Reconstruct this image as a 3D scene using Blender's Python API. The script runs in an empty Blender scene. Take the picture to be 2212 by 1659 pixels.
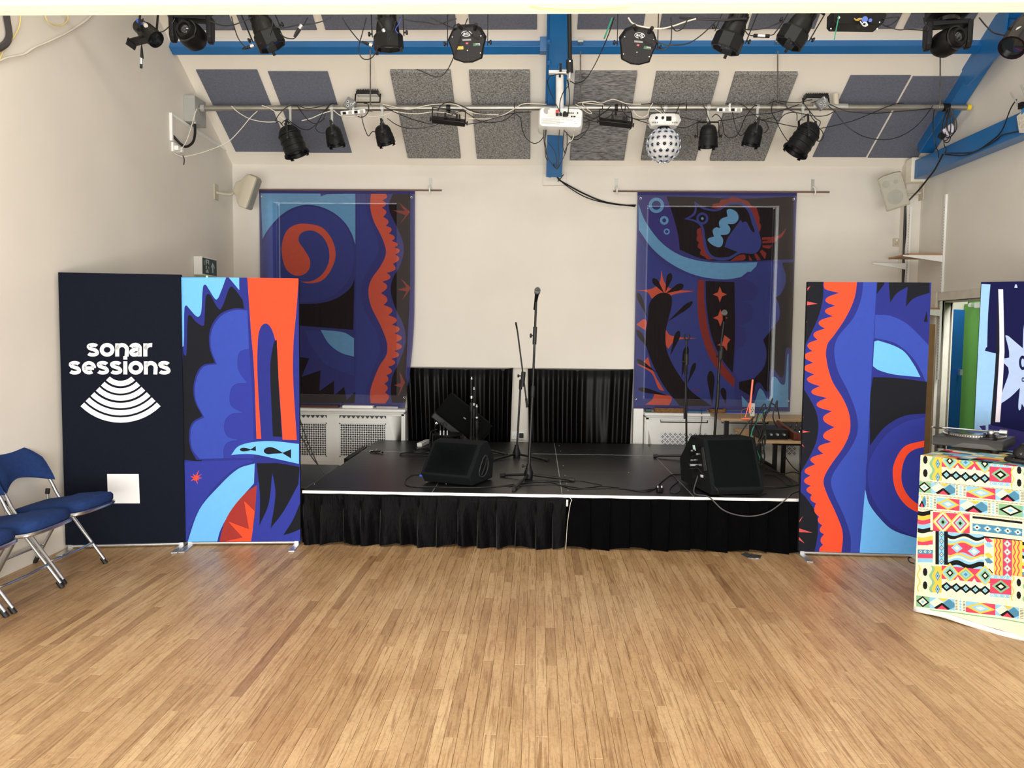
import bpy, bmesh, math, random
from mathutils import Vector, Matrix, Euler
from mathutils.geometry import delaunay_2d_cdt
random.seed(7)
V=Vector; PI=math.pi
sc=bpy.context.scene
COL=sc.collection
# ------------------------------------------------------------ camera
f_px,PT,YW,RO,CH=1676.63,.0651,.0321,.0103,1.6366
_s,_c=math.sin,math.cos
FW=V((-_s(YW)*_c(PT),_c(YW)*_c(PT),-_s(PT)))
R0=V((_c(YW),_s(YW),0)); U0=V((-_s(YW)*_s(PT),_c(YW)*_s(PT),_c(PT)))
RT=R0*_c(RO)+U0*_s(RO); UP=-R0*_s(RO)+U0*_c(RO)
CAM=V((0,0,CH))
cd=bpy.data.cameras.new('camera'); cam=bpy.data.objects.new('camera',cd); COL.objects.link(cam)
cam.matrix_world=Matrix(((RT.x,UP.x,-FW.x,0),(RT.y,UP.y,-FW.y,0),(RT.z,UP.z,-FW.z,CH),(0,0,0,1)))
cd.sensor_fit='HORIZONTAL'; cd.sensor_width=36; cd.lens=36*f_px/2212; cd.clip_start=.05; cd.clip_end=200
sc.camera=cam
# ------------------------------------------------------------ light
w=bpy.data.worlds.new('world'); sc.world=w; w.use_nodes=True
bg=w.node_tree.nodes['Background']; bg.inputs[0].default_value=(1.0,.968,.925,1); bg.inputs[1].default_value=.52
def area(name,loc,aim,sx,sy,power,col=(1,1,1)):
    l=bpy.data.lights.new(name,'AREA'); l.shape='RECTANGLE'; l.size=sx; l.size_y=sy; l.energy=power; l.color=col
    o=bpy.data.objects.new(name,l); COL.objects.link(o); o.location=loc
    o.rotation_euler=(V(aim)-V(loc)).to_track_quat('-Z','Y').to_euler(); return o
area('window_daylight',(0,-1.0,1.05),(.4,8,4.0),5.0,1.7,470,(1,.966,.915))
area('low_upward_fill',(-.2,-.6,.45),(.2,7.6,4.3),4.6,.7,85,(1,.965,.91))  # added fill, no window here: stands in for floor bounce onto the ceiling
area('corridor_fill',(4.66,8.1,2.6),(4.66,8.1,0),.5,1.2,22,(1,.97,.92))  # added fill lamp, unseen, brightens the doors beyond the doorway
for _x in (-2.34,1.96): area('outside_daylight',(_x,9.75,2.0),(_x,8,2.0),1.9,2.6,110,(.9,.96,1))
area('rooflight_daylight',(.3,.9,6.2),(.3,1.9,0),4.5,1.6,190,(1,.965,.91))
sc.view_settings.view_transform='Standard'; sc.view_settings.look='None'
sc.view_settings.gamma=1; sc.view_settings.use_curve_mapping=False; sc.view_settings.exposure=0.0
# ------------------------------------------------------------ pixel -> point on a real plane
def ray(x,y): return FW+RT*((x-1106)/f_px)-UP*((y-829.5)/f_px)
def atY(x,y,Y): d=ray(x,y); return CAM+d*(Y/d.y)
def atZ(x,y,Z=0): d=ray(x,y); return CAM+d*((Z-CH)/d.z)
def atX(x,y,X): d=ray(x,y); return CAM+d*(X/d.x)
def atP(x,y,p,n): d=ray(x,y); return CAM+d*((p-CAM).dot(n)/d.dot(n))
XL,XR,YB,ZB,SL=-3.52,4.2,8.93,3.536,.5652
def atC(x,y,o=0):
    d=ray(x,y); return CAM+d*((ZB-o+SL*YB-CH)/(d.z+SL*d.y))
def zc(Y): return ZB+SL*(YB-Y)
# ------------------------------------------------------------ materials
def lin(c):
    if isinstance(c,str): c=tuple(int(c[i:i+2],16)/255 for i in (0,2,4))
    return tuple(((x/12.92) if x<=.04045 else ((x+.055)/1.055)**2.4) for x in c)+(1,)
MATS={}
def mat(name,col,rough=.5,metal=0,var=.06,vscale=8,bump=0,bscale=60,sheen=0,trans=0,transl=0,emit=0,spec=.5,stretch=None,coat=0):
    if name in MATS: return MATS[name]
    m=bpy.data.materials.new(name); m.use_nodes=True; nt=m.node_tree; N=nt.nodes; L=nt.links
    b=N['Principled BSDF']; c=lin(col)
    b.inputs['Roughness'].default_value=rough; b.inputs['Metallic'].default_value=metal
    b.inputs['Specular IOR Level'].default_value=spec; b.inputs['Coat Weight'].default_value=coat
    if sheen: b.inputs['Sheen Weight'].default_value=sheen; b.inputs['Sheen Roughness'].default_value=.4
    if emit: b.inputs['Emission Color'].default_value=c; b.inputs['Emission Strength'].default_value=emit
    tc=N.new('ShaderNodeTexCoord'); src=tc.outputs['Object']
    if stretch:
        mp=N.new('ShaderNodeMapping'); mp.inputs['Scale'].default_value=stretch; L.new(src,mp.inputs[0]); src=mp.outputs[0]
    n=N.new('ShaderNodeTexNoise'); n.inputs['Scale'].default_value=vscale; n.inputs['Detail'].default_value=4; L.new(src,n.inputs['Vector'])
    r=N.new('ShaderNodeMapRange'); r.inputs[3].default_value=1-var*2; r.inputs[4].default_value=1+var*2; r.inputs[1].default_value=.2; r.inputs[2].default_value=.8
    L.new(n.outputs[0],r.inputs[0])
    mx=N.new('ShaderNodeVectorMath'); mx.operation='SCALE'; mx.inputs[0].default_value=c[:3]; L.new(r.outputs[0],mx.inputs['Scale'])
    L.new(mx.outputs[0],b.inputs['Base Color'])
    if bump:
        n2=N.new('ShaderNodeTexNoise'); n2.inputs['Scale'].default_value=bscale; n2.inputs['Detail'].default_value=3; L.new(src,n2.inputs['Vector'])
        bp=N.new('ShaderNodeBump'); bp.inputs['Strength'].default_value=bump; bp.inputs['Distance'].default_value=.01
        L.new(n2.outputs[0],bp.inputs['Height']); L.new(bp.outputs[0],b.inputs['Normal'])
    out=N['Material Output']; sh=b.outputs[0]
    if transl:
        t=N.new('ShaderNodeBsdfTranslucent'); L.new(mx.outputs[0],t.inputs[0]); a=N.new('ShaderNodeMixShader'); a.inputs[0].default_value=transl
        L.new(sh,a.inputs[1]); L.new(t.outputs[0],a.inputs[2]); sh=a.outputs[0]
    if trans:
        t=N.new('ShaderNodeBsdfTransparent'); a=N.new('ShaderNodeMixShader'); a.inputs[0].default_value=trans
        L.new(sh,a.inputs[1]); L.new(t.outputs[0],a.inputs[2]); sh=a.outputs[0]
    if sh is not b.outputs[0]: L.new(sh,out.inputs[0])
    MATS[name]=m; return m
WALL=mat('wall_paint','DDD8CE',.75,var=.025,vscale=1.3,bump=.15,bscale=9)
CEIL=mat('ceiling_paint','F3EEE2',.8,var=.015,vscale=1.1,bump=.08,bscale=12)
CREAM=mat('cream_gloss','EFE9D6',.5,var=.03,vscale=5,bump=.2,bscale=14,stretch=(.3,4,4))
WHITE=mat('white_paint','E6E6E2',.45,var=.02)
WPLAS=mat('white_plastic','ECEDEA',.35,var=.015)
GRILL=mat('grille_white','D8DAD8',.5,var=.02)
DARKH=mat('hole_dark','1A1A1A',.9)
BLK=mat('black_metal','0C0D0E',.42,spec=.35,var=.12,bump=.05,bscale=200)
BLKG=mat('black_gloss','0E0E10',.25,var=.1)
BLKP=mat('black_plastic','0A0A0C',.5,spec=.3,var=.1)
RUB=mat('black_rubber','0F0F10',.6,var=.1)
CAR=mat('black_carpet_cover','111417',.9,spec=.15,var=.15,vscale=120,bump=.4,bscale=300)
STEEL=mat('galvanised_steel','A9A79F',.38,.9,var=.15,vscale=14,stretch=(.4,1,1),bump=.08,bscale=40)
CHR=mat('chrome_tube','C4C8CC',.3,1,var=.03)
ALU=mat('aluminium','D5D8DA',.35,.85,var=.03)
ZINC=mat('zinc_plate','B9BBB6',.45,.7,var=.08)
BLUE=mat('blue_gloss_paint','2068A6',.3,var=.06,vscale=3,bump=.06,bscale=10)
FELTB=mat('blue_grey_felt','686D7B',.95,var=.1,vscale=60,bump=.2,bscale=250)
FELTG=mat('speckled_grey_felt','858583',.95,var=.5,vscale=70,bump=.4,bscale=200)
FELTF=mat('fibrous_grey_felt','7E7E7E',.95,var=.5,vscale=45,bump=.5,bscale=100,stretch=(.35,1.6,1.6))
CBLK=mat('cable_black','111113',.5,var=.1)
CWHT=mat('cable_white','D9D3C4',.5,var=.04)
CYEL=mat('cable_yellow','E8D27A',.5)
CGRN=mat('strap_green','2E8F74',.6)
BLUF=mat('blue_upholstery','1D3566',.85,spec=.2,var=.1,vscale=40,bump=.25,bscale=220)
BEIGE=mat('beige_plastic','BDB6A2',.5,var=.03)
BEIGG=mat('beige_grille','A8A698',.6,var=.08,vscale=200)
VEL=mat('black_velvet','020203',.8,var=.3,vscale=30,bump=.2,bscale=60,spec=.04,stretch=(1,1,.3))
VEL2=mat('crushed_black_velvet','020204',.5,var=.3,vscale=25,bump=.5,bscale=45,spec=.05,sheen=.09,stretch=(1,1,.3))
SAT=mat('black_satin','040304',.36,var=.1,bump=.03,bscale=20,spec=.10)
DECK=mat('black_deck_ply','1B1B1D',.36,var=.2,vscale=3,bump=.06,bscale=160,spec=.5)
WOODT=mat('beech_edge','B89B74',.5,var=.12,vscale=12,stretch=(1,8,8))
CARD=mat('brown_board','8A6A44',.7,var=.08)
BASK=mat('wicker','8A6238',.8,var=.35,vscale=60,bump=.8,bscale=90,stretch=(.5,1,3))
NAVYB=mat('black_navy_fabric','121622',.9,spec=.1,var=.06,vscale=90,bump=.1,bscale=400)
PRW=mat('white_print','DFE1E4',.8,var=.01)
GLASS=mat('lens_glass','202428',.08,var=.02,coat=1)
LENSW=mat('clear_lens','C9D3E2',.1,.3,coat=1,var=.02)
RED=mat('red_plastic','C42A2E',.4)
BLUC=mat('blue_connector','2C58C0',.4)
YELL=mat('yellow_cap','E0C22E',.5)
LEDR=mat('red_led','FF3040',.4,emit=4)
LEDG=mat('green_led','7DFF7A',.4,emit=6)
LEDGSM=mat('green_label','2F6B4A',.5)
GRN=mat('green_door_paint','4E8F36',.5,var=.03)
DBLUE=mat('blue_door_paint','0E4E9E',.3,var=.04)
SIGNG=mat('sign_green','123F30',.35,var=.02)
SIGNW=mat('sign_white','B9C2BC',.5,var=.02)
ORGL=mat('orange_acrylic','FF7A5A',.3,emit=.5)
BRWN=mat('mixer_side','5A2A1C',.5)
GREYB=mat('grey_box_paint','A3A4A0',.5,var=.03)
GRYS=mat('grey_socket','77797A',.5,var=.04)
# ------------------------------------------------------------ mesh builder
def cr(pts,n=6,closed=False):
    P=[V(p) for p in pts]; k=len(P)
    if k<3: return P
    out=[]; rng=range(k if closed else k-1)
    for i in rng:
        p1,p2=P[i],P[(i+1)%k]
        p0=P[(i-1)%k] if (closed or i>0) else p1*2-p2
        p3=P[(i+2)%k] if (closed or i<k-2) else p2*2-p1
        for j in range(n):
            t=j/n; out.append(.5*((2*p1)+(p2-p0)*t+(2*p0-5*p1+4*p2-p3)*t*t+(3*p1-p0-3*p2+p3)*t**3))
    if not closed: out.append(P[-1])
    return out
def frame(a):
    a=V(a).normalized(); u=a.cross(V((0,0,1)))
    if u.length<1e-3: u=V((1,0,0))
    u.normalize(); return u,a.cross(u).normalized(),a
class B:
    def __init__(s,M=None): s.v=[];s.f=[];s.mi=[];s.c=0;s.M=M
    def add(s,vs,fs):
        n=len(s.v)
        for p in vs:
            p=V(p); s.v.append(s.M@p if s.M else p)
        for q in fs: s.f.append([i+n for i in q]); s.mi.append(s.c)
        return s
    def box(s,c,d,R=None,taper=1):
        c=V(c); h=V(d)/2; vs=[]
        for z in (-1,1):
            k=taper if z>0 else 1
            for x,y in ((-1,-1),(1,-1),(1,1),(-1,1)):
                p=V((x*h.x*k,y*h.y*k,z*h.z)); vs.append(c+(R@p if R else p))
        return s.add(vs,[(0,3,2,1),(4,5,6,7),(0,1,5,4),(1,2,6,5),(2,3,7,6),(3,0,4,7)])
    def bx(s,a,b): a,b=V(a),V(b); return s.box((a+b)/2,[abs(x) for x in (b-a)])
    def loft(s,rings,caps=True,closed=True):
        n=len(rings[0]); vs=[p for r in rings for p in r]; fs=[]
        for i in range(len(rings)-1):
            for j in range(n if closed else n-1):
                k=(j+1)%n; fs.append((i*n+j,i*n+k,(i+1)*n+k,(i+1)*n+j))
        if caps: fs.append(tuple(range(n))[::-1]); fs.append(tuple((len(rings)-1)*n+j for j in range(n)))
        return s.add(vs,fs)
    def lathe(s,p,a,prof,n=20,caps=True,ph=0,ref=None):
        u,w_,a=frame(a)
        if ref is not None: w_=a.cross(V(ref)).normalized(); u=w_.cross(a)
        p=V(p); return s.loft([[p+a*h+(u*_c(ph+2*PI*j/n)+w_*_s(ph+2*PI*j/n))*max(r,1e-5) for j in range(n)] for h,r in prof],caps)
    def cyl(s,a,b,r,r2=None,n=12):
        a,b=V(a),V(b); L=(b-a).length; return s.lathe(a,b-a,[(0,r),(L,r if r2 is None else r2)],n)
    def tube(s,pts,r,n=6,sm=5,closed=False):
        P=cr(pts,sm,closed) if sm and len(pts)>2 else [V(p) for p in pts]
        rings=[]; u=None; k=len(P)
        for i,p in enumerate(P):
            t=(P[(i+1)%k] if closed or i<k-1 else P[i])-(P[i-1] if i or closed else P[i])
            if t.length<1e-9: t=V((0,0,1))
            t.normalize()
            if u is None: u,_,_=frame(t)
            u=(u-t*u.dot(t)); 
            if u.length<1e-6: u,_,_=frame(t)
            u.normalize(); w_=t.cross(u); rings.append([p+(u*_c(2*PI*j/n)+w_*_s(2*PI*j/n))*r for j in range(n)])
        if closed: rings.append(rings[0]); return s.loft(rings,False)
        return s.loft(rings)
    def prism(s,poly,h,o=(0,0,0),X=(1,0,0),Y=(0,1,0)):
        X,Y,o=V(X),V(Y),V(o); Z=X.cross(Y).normalized(); n=len(poly)
        a=[o+X*p[0]+Y*p[1] for p in poly]; b=[p+Z*h for p in a]
        return s.add(a+b,[tuple(range(n))[::-1],tuple(range(n,2*n))]+[(i,(i+1)%n,n+(i+1)%n,n+i) for i in range(n)])
    def sphere(s,c,r,nu=16,nv=10,sc=(1,1,1)):
        c=V(c); rings=[]
        for i in range(nv+1):
            t=PI*i/nv; rings.append([c+V((_s(t)*_c(2*PI*j/nu)*r*sc[0],_s(t)*_s(2*PI*j/nu)*r*sc[1],-_c(t)*r*sc[2])) for j in range(nu)])
        return s.loft(rings,False)
    def grid(s,fn,nu,nv):
        vs=[fn(i/nu,j/nv) for j in range(nv+1) for i in range(nu+1)]
        return s.add(vs,[(j*(nu+1)+i,j*(nu+1)+i+1,(j+1)*(nu+1)+i+1,(j+1)*(nu+1)+i) for j in range(nv) for i in range(nu)])
    def build(s,name,m,parent=None,ang=40,bev=0,world=False,org=None,solid=0):
        me=bpy.data.meshes.new(name); vs=s.v
        if parent is not None and world:
            inv=MW[parent.name].inverted(); vs=[inv@p for p in vs]
        o=None
        if parent is None:
            if org is None:
                xs=[p.x for p in vs];ys=[p.y for p in vs];zs=[p.z for p in vs]; org=V(((min(xs)+max(xs))/2,(min(ys)+max(ys))/2,min(zs)))
            org=V(org); vs=[p-org for p in vs]
        me.from_pydata([tuple(p) for p in vs],[],s.f)
        for x in (m if isinstance(m,(list,tuple)) else [m]): me.materials.append(x)
        me.polygons.foreach_set('material_index',s.mi)
        bm=bmesh.new(); bm.from_mesh(me); bmesh.ops.remove_doubles(bm,verts=bm.verts,dist=1e-5)
        bmesh.ops.recalc_face_normals(bm,faces=bm.faces)
        for fc in bm.faces: fc.smooth=True
        a=math.radians(ang)
        for e in bm.edges:
            if len(e.link_faces)==2 and e.calc_face_angle(0)>a: e.smooth=False
        bm.to_mesh(me); bm.free()
        o=bpy.data.objects.new(name,me); COL.objects.link(o)
        if parent is not None: o.parent=parent
        else: o.location=org
        MW[o.name]=(MW[parent.name].copy() if parent is not None else Matrix.Translation(o.location))
        if bev:
            md=o.modifiers.new('bevel','BEVEL'); md.width=bev; md.segments=2; md.limit_method='ANGLE'; md.angle_limit=math.radians(35)
            md.harden_normals=False
        if solid:
            md=o.modifiers.new('solid','SOLIDIFY'); md.thickness=solid
        return o
MW={}
def tag(o,label,cat,group=None,kind=None):
    if label: o['label']=label
    if cat: o['category']=cat
    if group: o['group']=group
    if kind: o['kind']=kind
    return o
def thing(name,label,cat,loc=(0,0,0),rz=0,group=None):
    o=bpy.data.objects.new(name,None); COL.objects.link(o); o.location=loc; o.rotation_euler=(0,0,rz); o.empty_display_size=.1
    MW[o.name]=Matrix.Translation(V(loc))@Matrix.Rotation(rz,4,'Z')
    return tag(o,label,cat,group)
def struct(o): o['kind']='structure'; return o
def copy_tree(o,parent=None):
    c=o.copy(); COL.objects.link(c); c.parent=parent
    for ch in list(o.children): copy_tree(ch,c)
    MW[c.name]=MW[o.name].copy()
    return c
def text(s,size,m,name,parent,M,bold=0,ext=.0006,fit=None):
    cu=bpy.data.curves.new('t','FONT'); cu.body=s; cu.size=size; cu.offset=bold; cu.extrude=ext; cu.align_x='CENTER'; cu.align_y='CENTER'; cu.resolution_u=4
    t=bpy.data.objects.new('t',cu); COL.objects.link(t); bpy.context.view_layer.update()
    me=bpy.data.meshes.new_from_object(t); bpy.data.objects.remove(t); bpy.data.curves.remove(cu)
    xs=[v.co.x for v in me.vertices]; ys=[v.co.y for v in me.vertices]
    cx,cy=(min(xs)+max(xs))/2,(min(ys)+max(ys))/2; sx=sy=1
    if fit: sx=fit[0]/(max(xs)-min(xs)); sy=fit[1]/(max(ys)-min(ys))
    inv=MW[parent.name].inverted()
    for v in me.vertices: v.co=inv@(M@V(((v.co.x-cx)*sx,(v.co.y-cy)*sy,v.co.z)))
    me.materials.clear(); me.materials.append(m)
    for p in me.polygons: p.material_index=0
    o=bpy.data.objects.new(name,me); COL.objects.link(o); o.parent=parent; return o
def basis(o,X,Y,Z): return Matrix(((X[0],Y[0],Z[0],o[0]),(X[1],Y[1],Z[1],o[1]),(X[2],Y[2],Z[2],o[2]),(0,0,0,1)))
# ------------------------------------------------------------ flat prints: layered outlines partitioned into one mesh
def poly(s,n=5):
    pts=[]
    for t in s.split():
        k=t.endswith('*'); a,b=t.rstrip('*').split(','); pts.append((float(a),float(b),k))
    out=[]; N=len(pts)
    for i in range(N):
        p1,p2=pts[i],pts[(i+1)%N]; p0,p3=pts[i-1],pts[(i+2)%N]
        a,b=V(p1[:2]),V(p2[:2]); L=(b-a).length
        out.append(tuple(a))
        if p1[2] and p2[2]: continue
        def tang(q0,q1,q2,sharp):
            if sharp: return None
            t=(V(q2[:2])-V(q0[:2])); 
            return t.normalized() if t.length else V((0,0))
        ta=tang(p0,p1,p2,p1[2]); tb=tang(p1,p2,p3,p2[2])
        d=(b-a)
        ta=ta*L if ta is not None else d*1.0
        tb=tb*L if tb is not None else d*1.0
        for j in range(1,n):
            t=j/n; h=(2*t**3-3*t*t+1)*a+(t**3-2*t*t+t)*ta+(-2*t**3+3*t*t)*b+(t**3-t*t)*tb
            out.append(tuple(h))
    return out
def fabric(name,layers,W,Hh,to2d,to3d,parent,nx=8,ny=14,m_of=None,solid=0):
    """layers: [(material, [(x,y)..])]; first layer is the whole cloth"""
    vs=[];fs=[];es=[];keep=[layers[0][0]]
    def addp(P):
        n=len(vs); vs.extend(V(p) for p in P); fs.append(list(range(n,n+len(P))))
    base=[]
    for i in range(nx+1): base.append((W*i/nx,0))
    for j in range(1,ny+1): base.append((W,Hh*j/ny))
    for i in range(1,nx+1): base.append((W*(1-i/nx),Hh))
    for j in range(1,ny): base.append((0,Hh*(1-j/ny)))
    addp(base)
    for m,P in layers[1:]:
        Q=[to2d(*p) for p in P]; R_=[]
        for q in Q:
            if not R_ or (V(q)-V(R_[-1])).length>1e-4: R_.append(q)
        ar=sum(R_[i][0]*R_[(i+1)%len(R_)][1]-R_[(i+1)%len(R_)][0]*R_[i][1] for i in range(len(R_)))
        if ar<0: R_=R_[::-1]
        if len(R_)>=3 and abs(ar)>1e-6: addp(R_); keep.append(m)
    for i in range(1,nx):
        for j in range(1,ny): vs.append(V((W*i/nx+.0003*((j*7)%5),Hh*j/ny+.0003*((i*3)%5))))
    ov,oe,of,_,_,ofo=delaunay_2d_cdt(vs,es,fs,1,1e-5)
    mats=[];mi=[];F=[]
    for q,og in zip(of,ofo):
        if 0 not in og: continue
        m=keep[max(og)]
        if m not in mats: mats.append(m)
        mi.append(mats.index(m)); F.append(list(q))
    b=B(); b.v=[to3d(p.x,p.y) for p in ov]; b.f=F; b.mi=mi
    me=bpy.data.meshes.new(name); inv=MW[parent.name].inverted()
    me.from_pydata([tuple(inv@p) for p in b.v],[],F)
    for m in mats: me.materials.append(m)
    me.polygons.foreach_set('material_index',mi)
    me.validate()
    for p in me.polygons: p.use_smooth=False
    o=bpy.data.objects.new(name,me); COL.objects.link(o); o.parent=parent; MW[o.name]=MW[parent.name].copy()
    return o
# ============================================================ STRUCTURE
# wood plank material (o: random per object, i: random per island)
def plank_mat(name,isl):
    m=bpy.data.materials.new(name); m.use_nodes=True; nt=m.node_tree; N=nt.nodes; L=nt.links; b=N['Principled BSDF']
    if isl: g=N.new('ShaderNodeNewGeometry'); rnd=g.outputs['Random Per Island']
    else: g=N.new('ShaderNodeObjectInfo'); rnd=g.outputs['Random']
    ge=N.new('ShaderNodeNewGeometry'); pos=ge.outputs['Position']
    def math_(op,a,bv=0.,c=None):
        n=N.new('ShaderNodeMath'); n.operation=op
        for i,x in enumerate((a,bv,c)):
            if x is None: continue
            if isinstance(x,(int,float)): n.inputs[i].default_value=x
            else: L.new(x,n.inputs[i])
        return n.outputs[0]
    off=math_('MULTIPLY',rnd,97.3)
    cx=N.new('ShaderNodeCombineXYZ'); L.new(off,cx.inputs[0]); L.new(math_('MULTIPLY',rnd,31.7),cx.inputs[2])
    ad=N.new('ShaderNodeVectorMath'); L.new(pos,ad.inputs[0]); L.new(cx.outputs[0],ad.inputs[1])
    def noise(sc_,scale,det=4,dist=0,src=None):
        mp=N.new('ShaderNodeMapping'); mp.inputs['Scale'].default_value=sc_; L.new(src or ad.outputs[0],mp.inputs[0])
        n=N.new('ShaderNodeTexNoise'); n.inputs['Scale'].default_value=scale; n.inputs['Detail'].default_value=det; n.inputs['Distortion'].default_value=dist
        L.new(mp.outputs[0],n.inputs[0]); return n.outputs[0]
    def ramp(x,st):
        r=N.new('ShaderNodeValToRGB'); r.color_ramp.elements[0].position=st[0][0]; r.color_ramp.elements[0].color=lin(st[0][1])
        r.color_ramp.elements[1].position=st[-1][0]; r.color_ramp.elements[1].color=lin(st[-1][1])
        for p,c in st[1:-1]: e=r.color_ramp.elements.new(p); e.color=lin(c)
        L.new(x,r.inputs[0]); return r.outputs[0]
    def mix(t,fac,a,b_):
        n=N.new('ShaderNodeMix'); n.data_type='RGBA'; n.blend_type=t
        if isinstance(fac,(int,float)): n.inputs[0].default_value=fac
        else: L.new(fac,n.inputs[0])
        for i,x in ((6,a),(7,b_)):
            if isinstance(x,tuple): n.inputs[i].default_value=x
            else: L.new(x,n.inputs[i])
        return n.outputs[2]
    tone=ramp(rnd,[(0,'A68764'),(.08,'B99A72'),(.4,'C3A47B'),(.7,'C9AB82'),(.93,'D1B48B'),(1,'AF906A')])
    grain=noise((34,1.5,34),2.4,8,.9); mott=noise((7,4,7),7,6,1.5)
    c1=mix('MULTIPLY',.8,tone,ramp(grain,[(.3,'B8A390'),(.5,'FFFFFF'),(.75,'FFFDF6')]))
    fine=noise((130,3,130),2.5,3)
    c2=mix('MULTIPLY',.22,c1,ramp(fine,[(.3,'B89878'),(.62,'FFFFFF')]))
    c2=mix('MULTIPLY',.5,c2,ramp(mott,[(.3,'D8C4AC'),(.55,'FFFFFF'),(.8,'FFFAEC')]))
    st=noise((17,.9,17),2.9,5,1.2)
    c3=mix('MIX',ramp(st,[(.6,'000000'),(.68,'A8A8A8')]),c2,lin('7E5A42'))
    # broad wear, worn pale patches and scuffs that run over the boards
    wr=noise((1,1,1),1.3,5,.5,pos)
    c4=mix('MULTIPLY',.55,c3,ramp(wr,[(.32,'D9C8BA'),(.6,'FFFFFF')]))
    scf=noise((1,1,1),5.5,8,2.5,pos)
    c5=mix('MIX',math_('MULTIPLY',ramp(scf,[(.6,'000000'),(.72,'7A7A7A')]),.35),c4,lin('E6D8C6'))
    L.new(c5,b.inputs['Base Color'])
    r=N.new('ShaderNodeMapRange'); r.inputs[3].default_value=.3; r.inputs[4].default_value=.5; L.new(scf,r.inputs[0]); L.new(r.outputs[0],b.inputs['Roughness'])
    b.inputs['Specular IOR Level'].default_value=.45
    bp=N.new('ShaderNodeBump'); bp.inputs['Strength'].default_value=.12; bp.inputs['Distance'].default_value=.004; L.new(grain,bp.inputs['Height']); L.new(bp.outputs[0],b.inputs['Normal'])
    return m
PLO=plank_mat('worn_wood_plank',False); PLI=plank_mat('worn_wood_plank_joined',True)
fl=struct(B().bx((XL-.1,-3,-.12),(6.2,YB+.2,-.018)).build('floor',mat('joint_dark','4A3525',.8),org=(0,0,0)))
PWD=.0527; boards=[]; rnd=random.Random(11)
x=XL
while x<XR+.05:
    y=1.2-rnd.random()*1.0
    while y<YB+.02:
        L_=.40+.05*rnd.randint(0,22)
        y2=min(y+L_,YB+.02); 
        if y2-y>.06: boards.append((x,y,y2-y))
        y+=L_
    x+=PWD
def inframe(x,y):
    d=V((x,y,0))-CAM; z=d.dot(FW)
    if z<=0: return 0
    px=1106+f_px*d.dot(RT)/z; py=829.5-f_px*d.dot(UP)/z
    return 1 if (-40<px<2250 and py<1700) else 0
def hidden(x,y): return (y>5.92 and -1.8<x<2.2) or (y>6 and x<-1.8) or (y>6 and x>2.3)
vis=[b for b in boards if inframe(b[0]+.03,b[1]+b[2]/2) and not hidden(b[0],b[1]+b[2]/2)]
vis.sort(key=lambda b:-(b[2])/((b[1]+b[2]/2)**2.2))
sel=set(vis[:300]); cache={}
def plank_geo(b,x,y,L_,z=0):
    w=PWD/2-.0005; l=L_/2-.0005; c=.0009
    o=V((x+PWD/2,y+L_/2,z)); 
    lo=[(-w,-l,-.018),(w,-l,-.018),(w,l,-.018),(-w,l,-.018)]; md=[(-w,-l,-c),(w,-l,-c),(w,l,-c),(-w,l,-c)]
    tp=[(-w+c,-l+c,0),(w-c,-l+c,0),(w-c,l-c,0),(-w+c,l-c,0)]
    vs=[o+V(p) for p in lo+md+tp]; fs=[(8,9,10,11)]
    for i in range(4):
        k=(i+1)%4; fs+= [(i,k,4+k,4+i),(4+i,4+k,8+k,8+i)]
    b.add(vs,fs)
st=B()
for bd in boards:
    if bd in sel:
        k=round(bd[2],3)
        if k not in cache:
            bb=B(); plank_geo(bb,-PWD/2,-k/2,k); me=bpy.data.meshes.new('plank'); me.from_pydata([tuple(p) for p in bb.v],[],bb.f); me.materials.append(PLO); cache[k]=me
        o=bpy.data.objects.new('plank',cache[k]); COL.objects.link(o); o.parent=fl
        o.location=(bd[0]+PWD/2,bd[1]+bd[2]/2,.0004*rnd.random())
    else: plank_geo(st,bd[0],bd[1],bd[2],.0004*rnd.random())
me=bpy.data.meshes.new('plank_field'); me.from_pydata([tuple(p) for p in st.v],[],st.f); me.materials.append(PLI)
o=bpy.data.objects.new('plank_field',me); COL.objects.link(o); o.parent=fl; o['kind']='stuff'
# subtle: bare boards nearer than the built rows
struct(B().bx((XL-.1,-3,-.018),(6.2,.15,0)).build('floor',PLI))
# walls
YN=-1.6
def wall_profile(X0,X1,name,ynear=YN):
    b=B(); pr=[(ynear,0),(YB,0),(YB,zc(YB)),(2.0,zc(2.0)),(ynear,zc(2.0))]
    b.prism([(p[0],p[1]) for p in pr],X1-X0,(X0,0,-.0),(0,1,0),(0,0,1)); return b
struct(wall_profile(XL-.15,XL,'wall_left').build('wall_left',WALL,org=(XL,0,0)))
# right wall with the doorway
DY0,DY1,DZ=7.15,8.27,2.02
b=B()
b.prism([(YN,0),(DY0,0),(DY0,zc(DY0)),(2.0,zc(2.0)),(YN,zc(2.0))],.12,(XR,0,0),(0,1,0),(0,0,1))
b.prism([(DY0,DZ),(DY1,DZ),(DY1,zc(DY1)),(DY0,zc(DY0))],.12,(XR,0,0),(0,1,0),(0,0,1))
b.prism([(DY1,0),(YB,0),(YB,zc(YB)),(DY1,zc(DY1))],.12,(XR,0,0),(0,1,0),(0,0,1))
struct(b.build('wall_right',WALL,org=(XR,0,0)))
# back wall with two window openings
WL=(-3.06,-1.625,.90,3.115); WR_=(1.221,2.70,.90,3.10)
b=B(); T=.22
def bw(x0,x1,z0,z1): b.bx((x0,YB,z0),(x1,YB+T,z1))
bw(XL-.15,WL[0],0,4); bw(WL[0],WL[1],0,WL[2]); bw(WL[0],WL[1],WL[3],4); bw(WL[1],WR_[0],0,4)
bw(WR_[0],WR_[1],0,WR_[2]); bw(WR_[0],WR_[1],WR_[3],4); bw(WR_[1],XR+.1,0,4)
struct(b.build('wall_back',WALL,org=(0,YB,0)))
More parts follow.
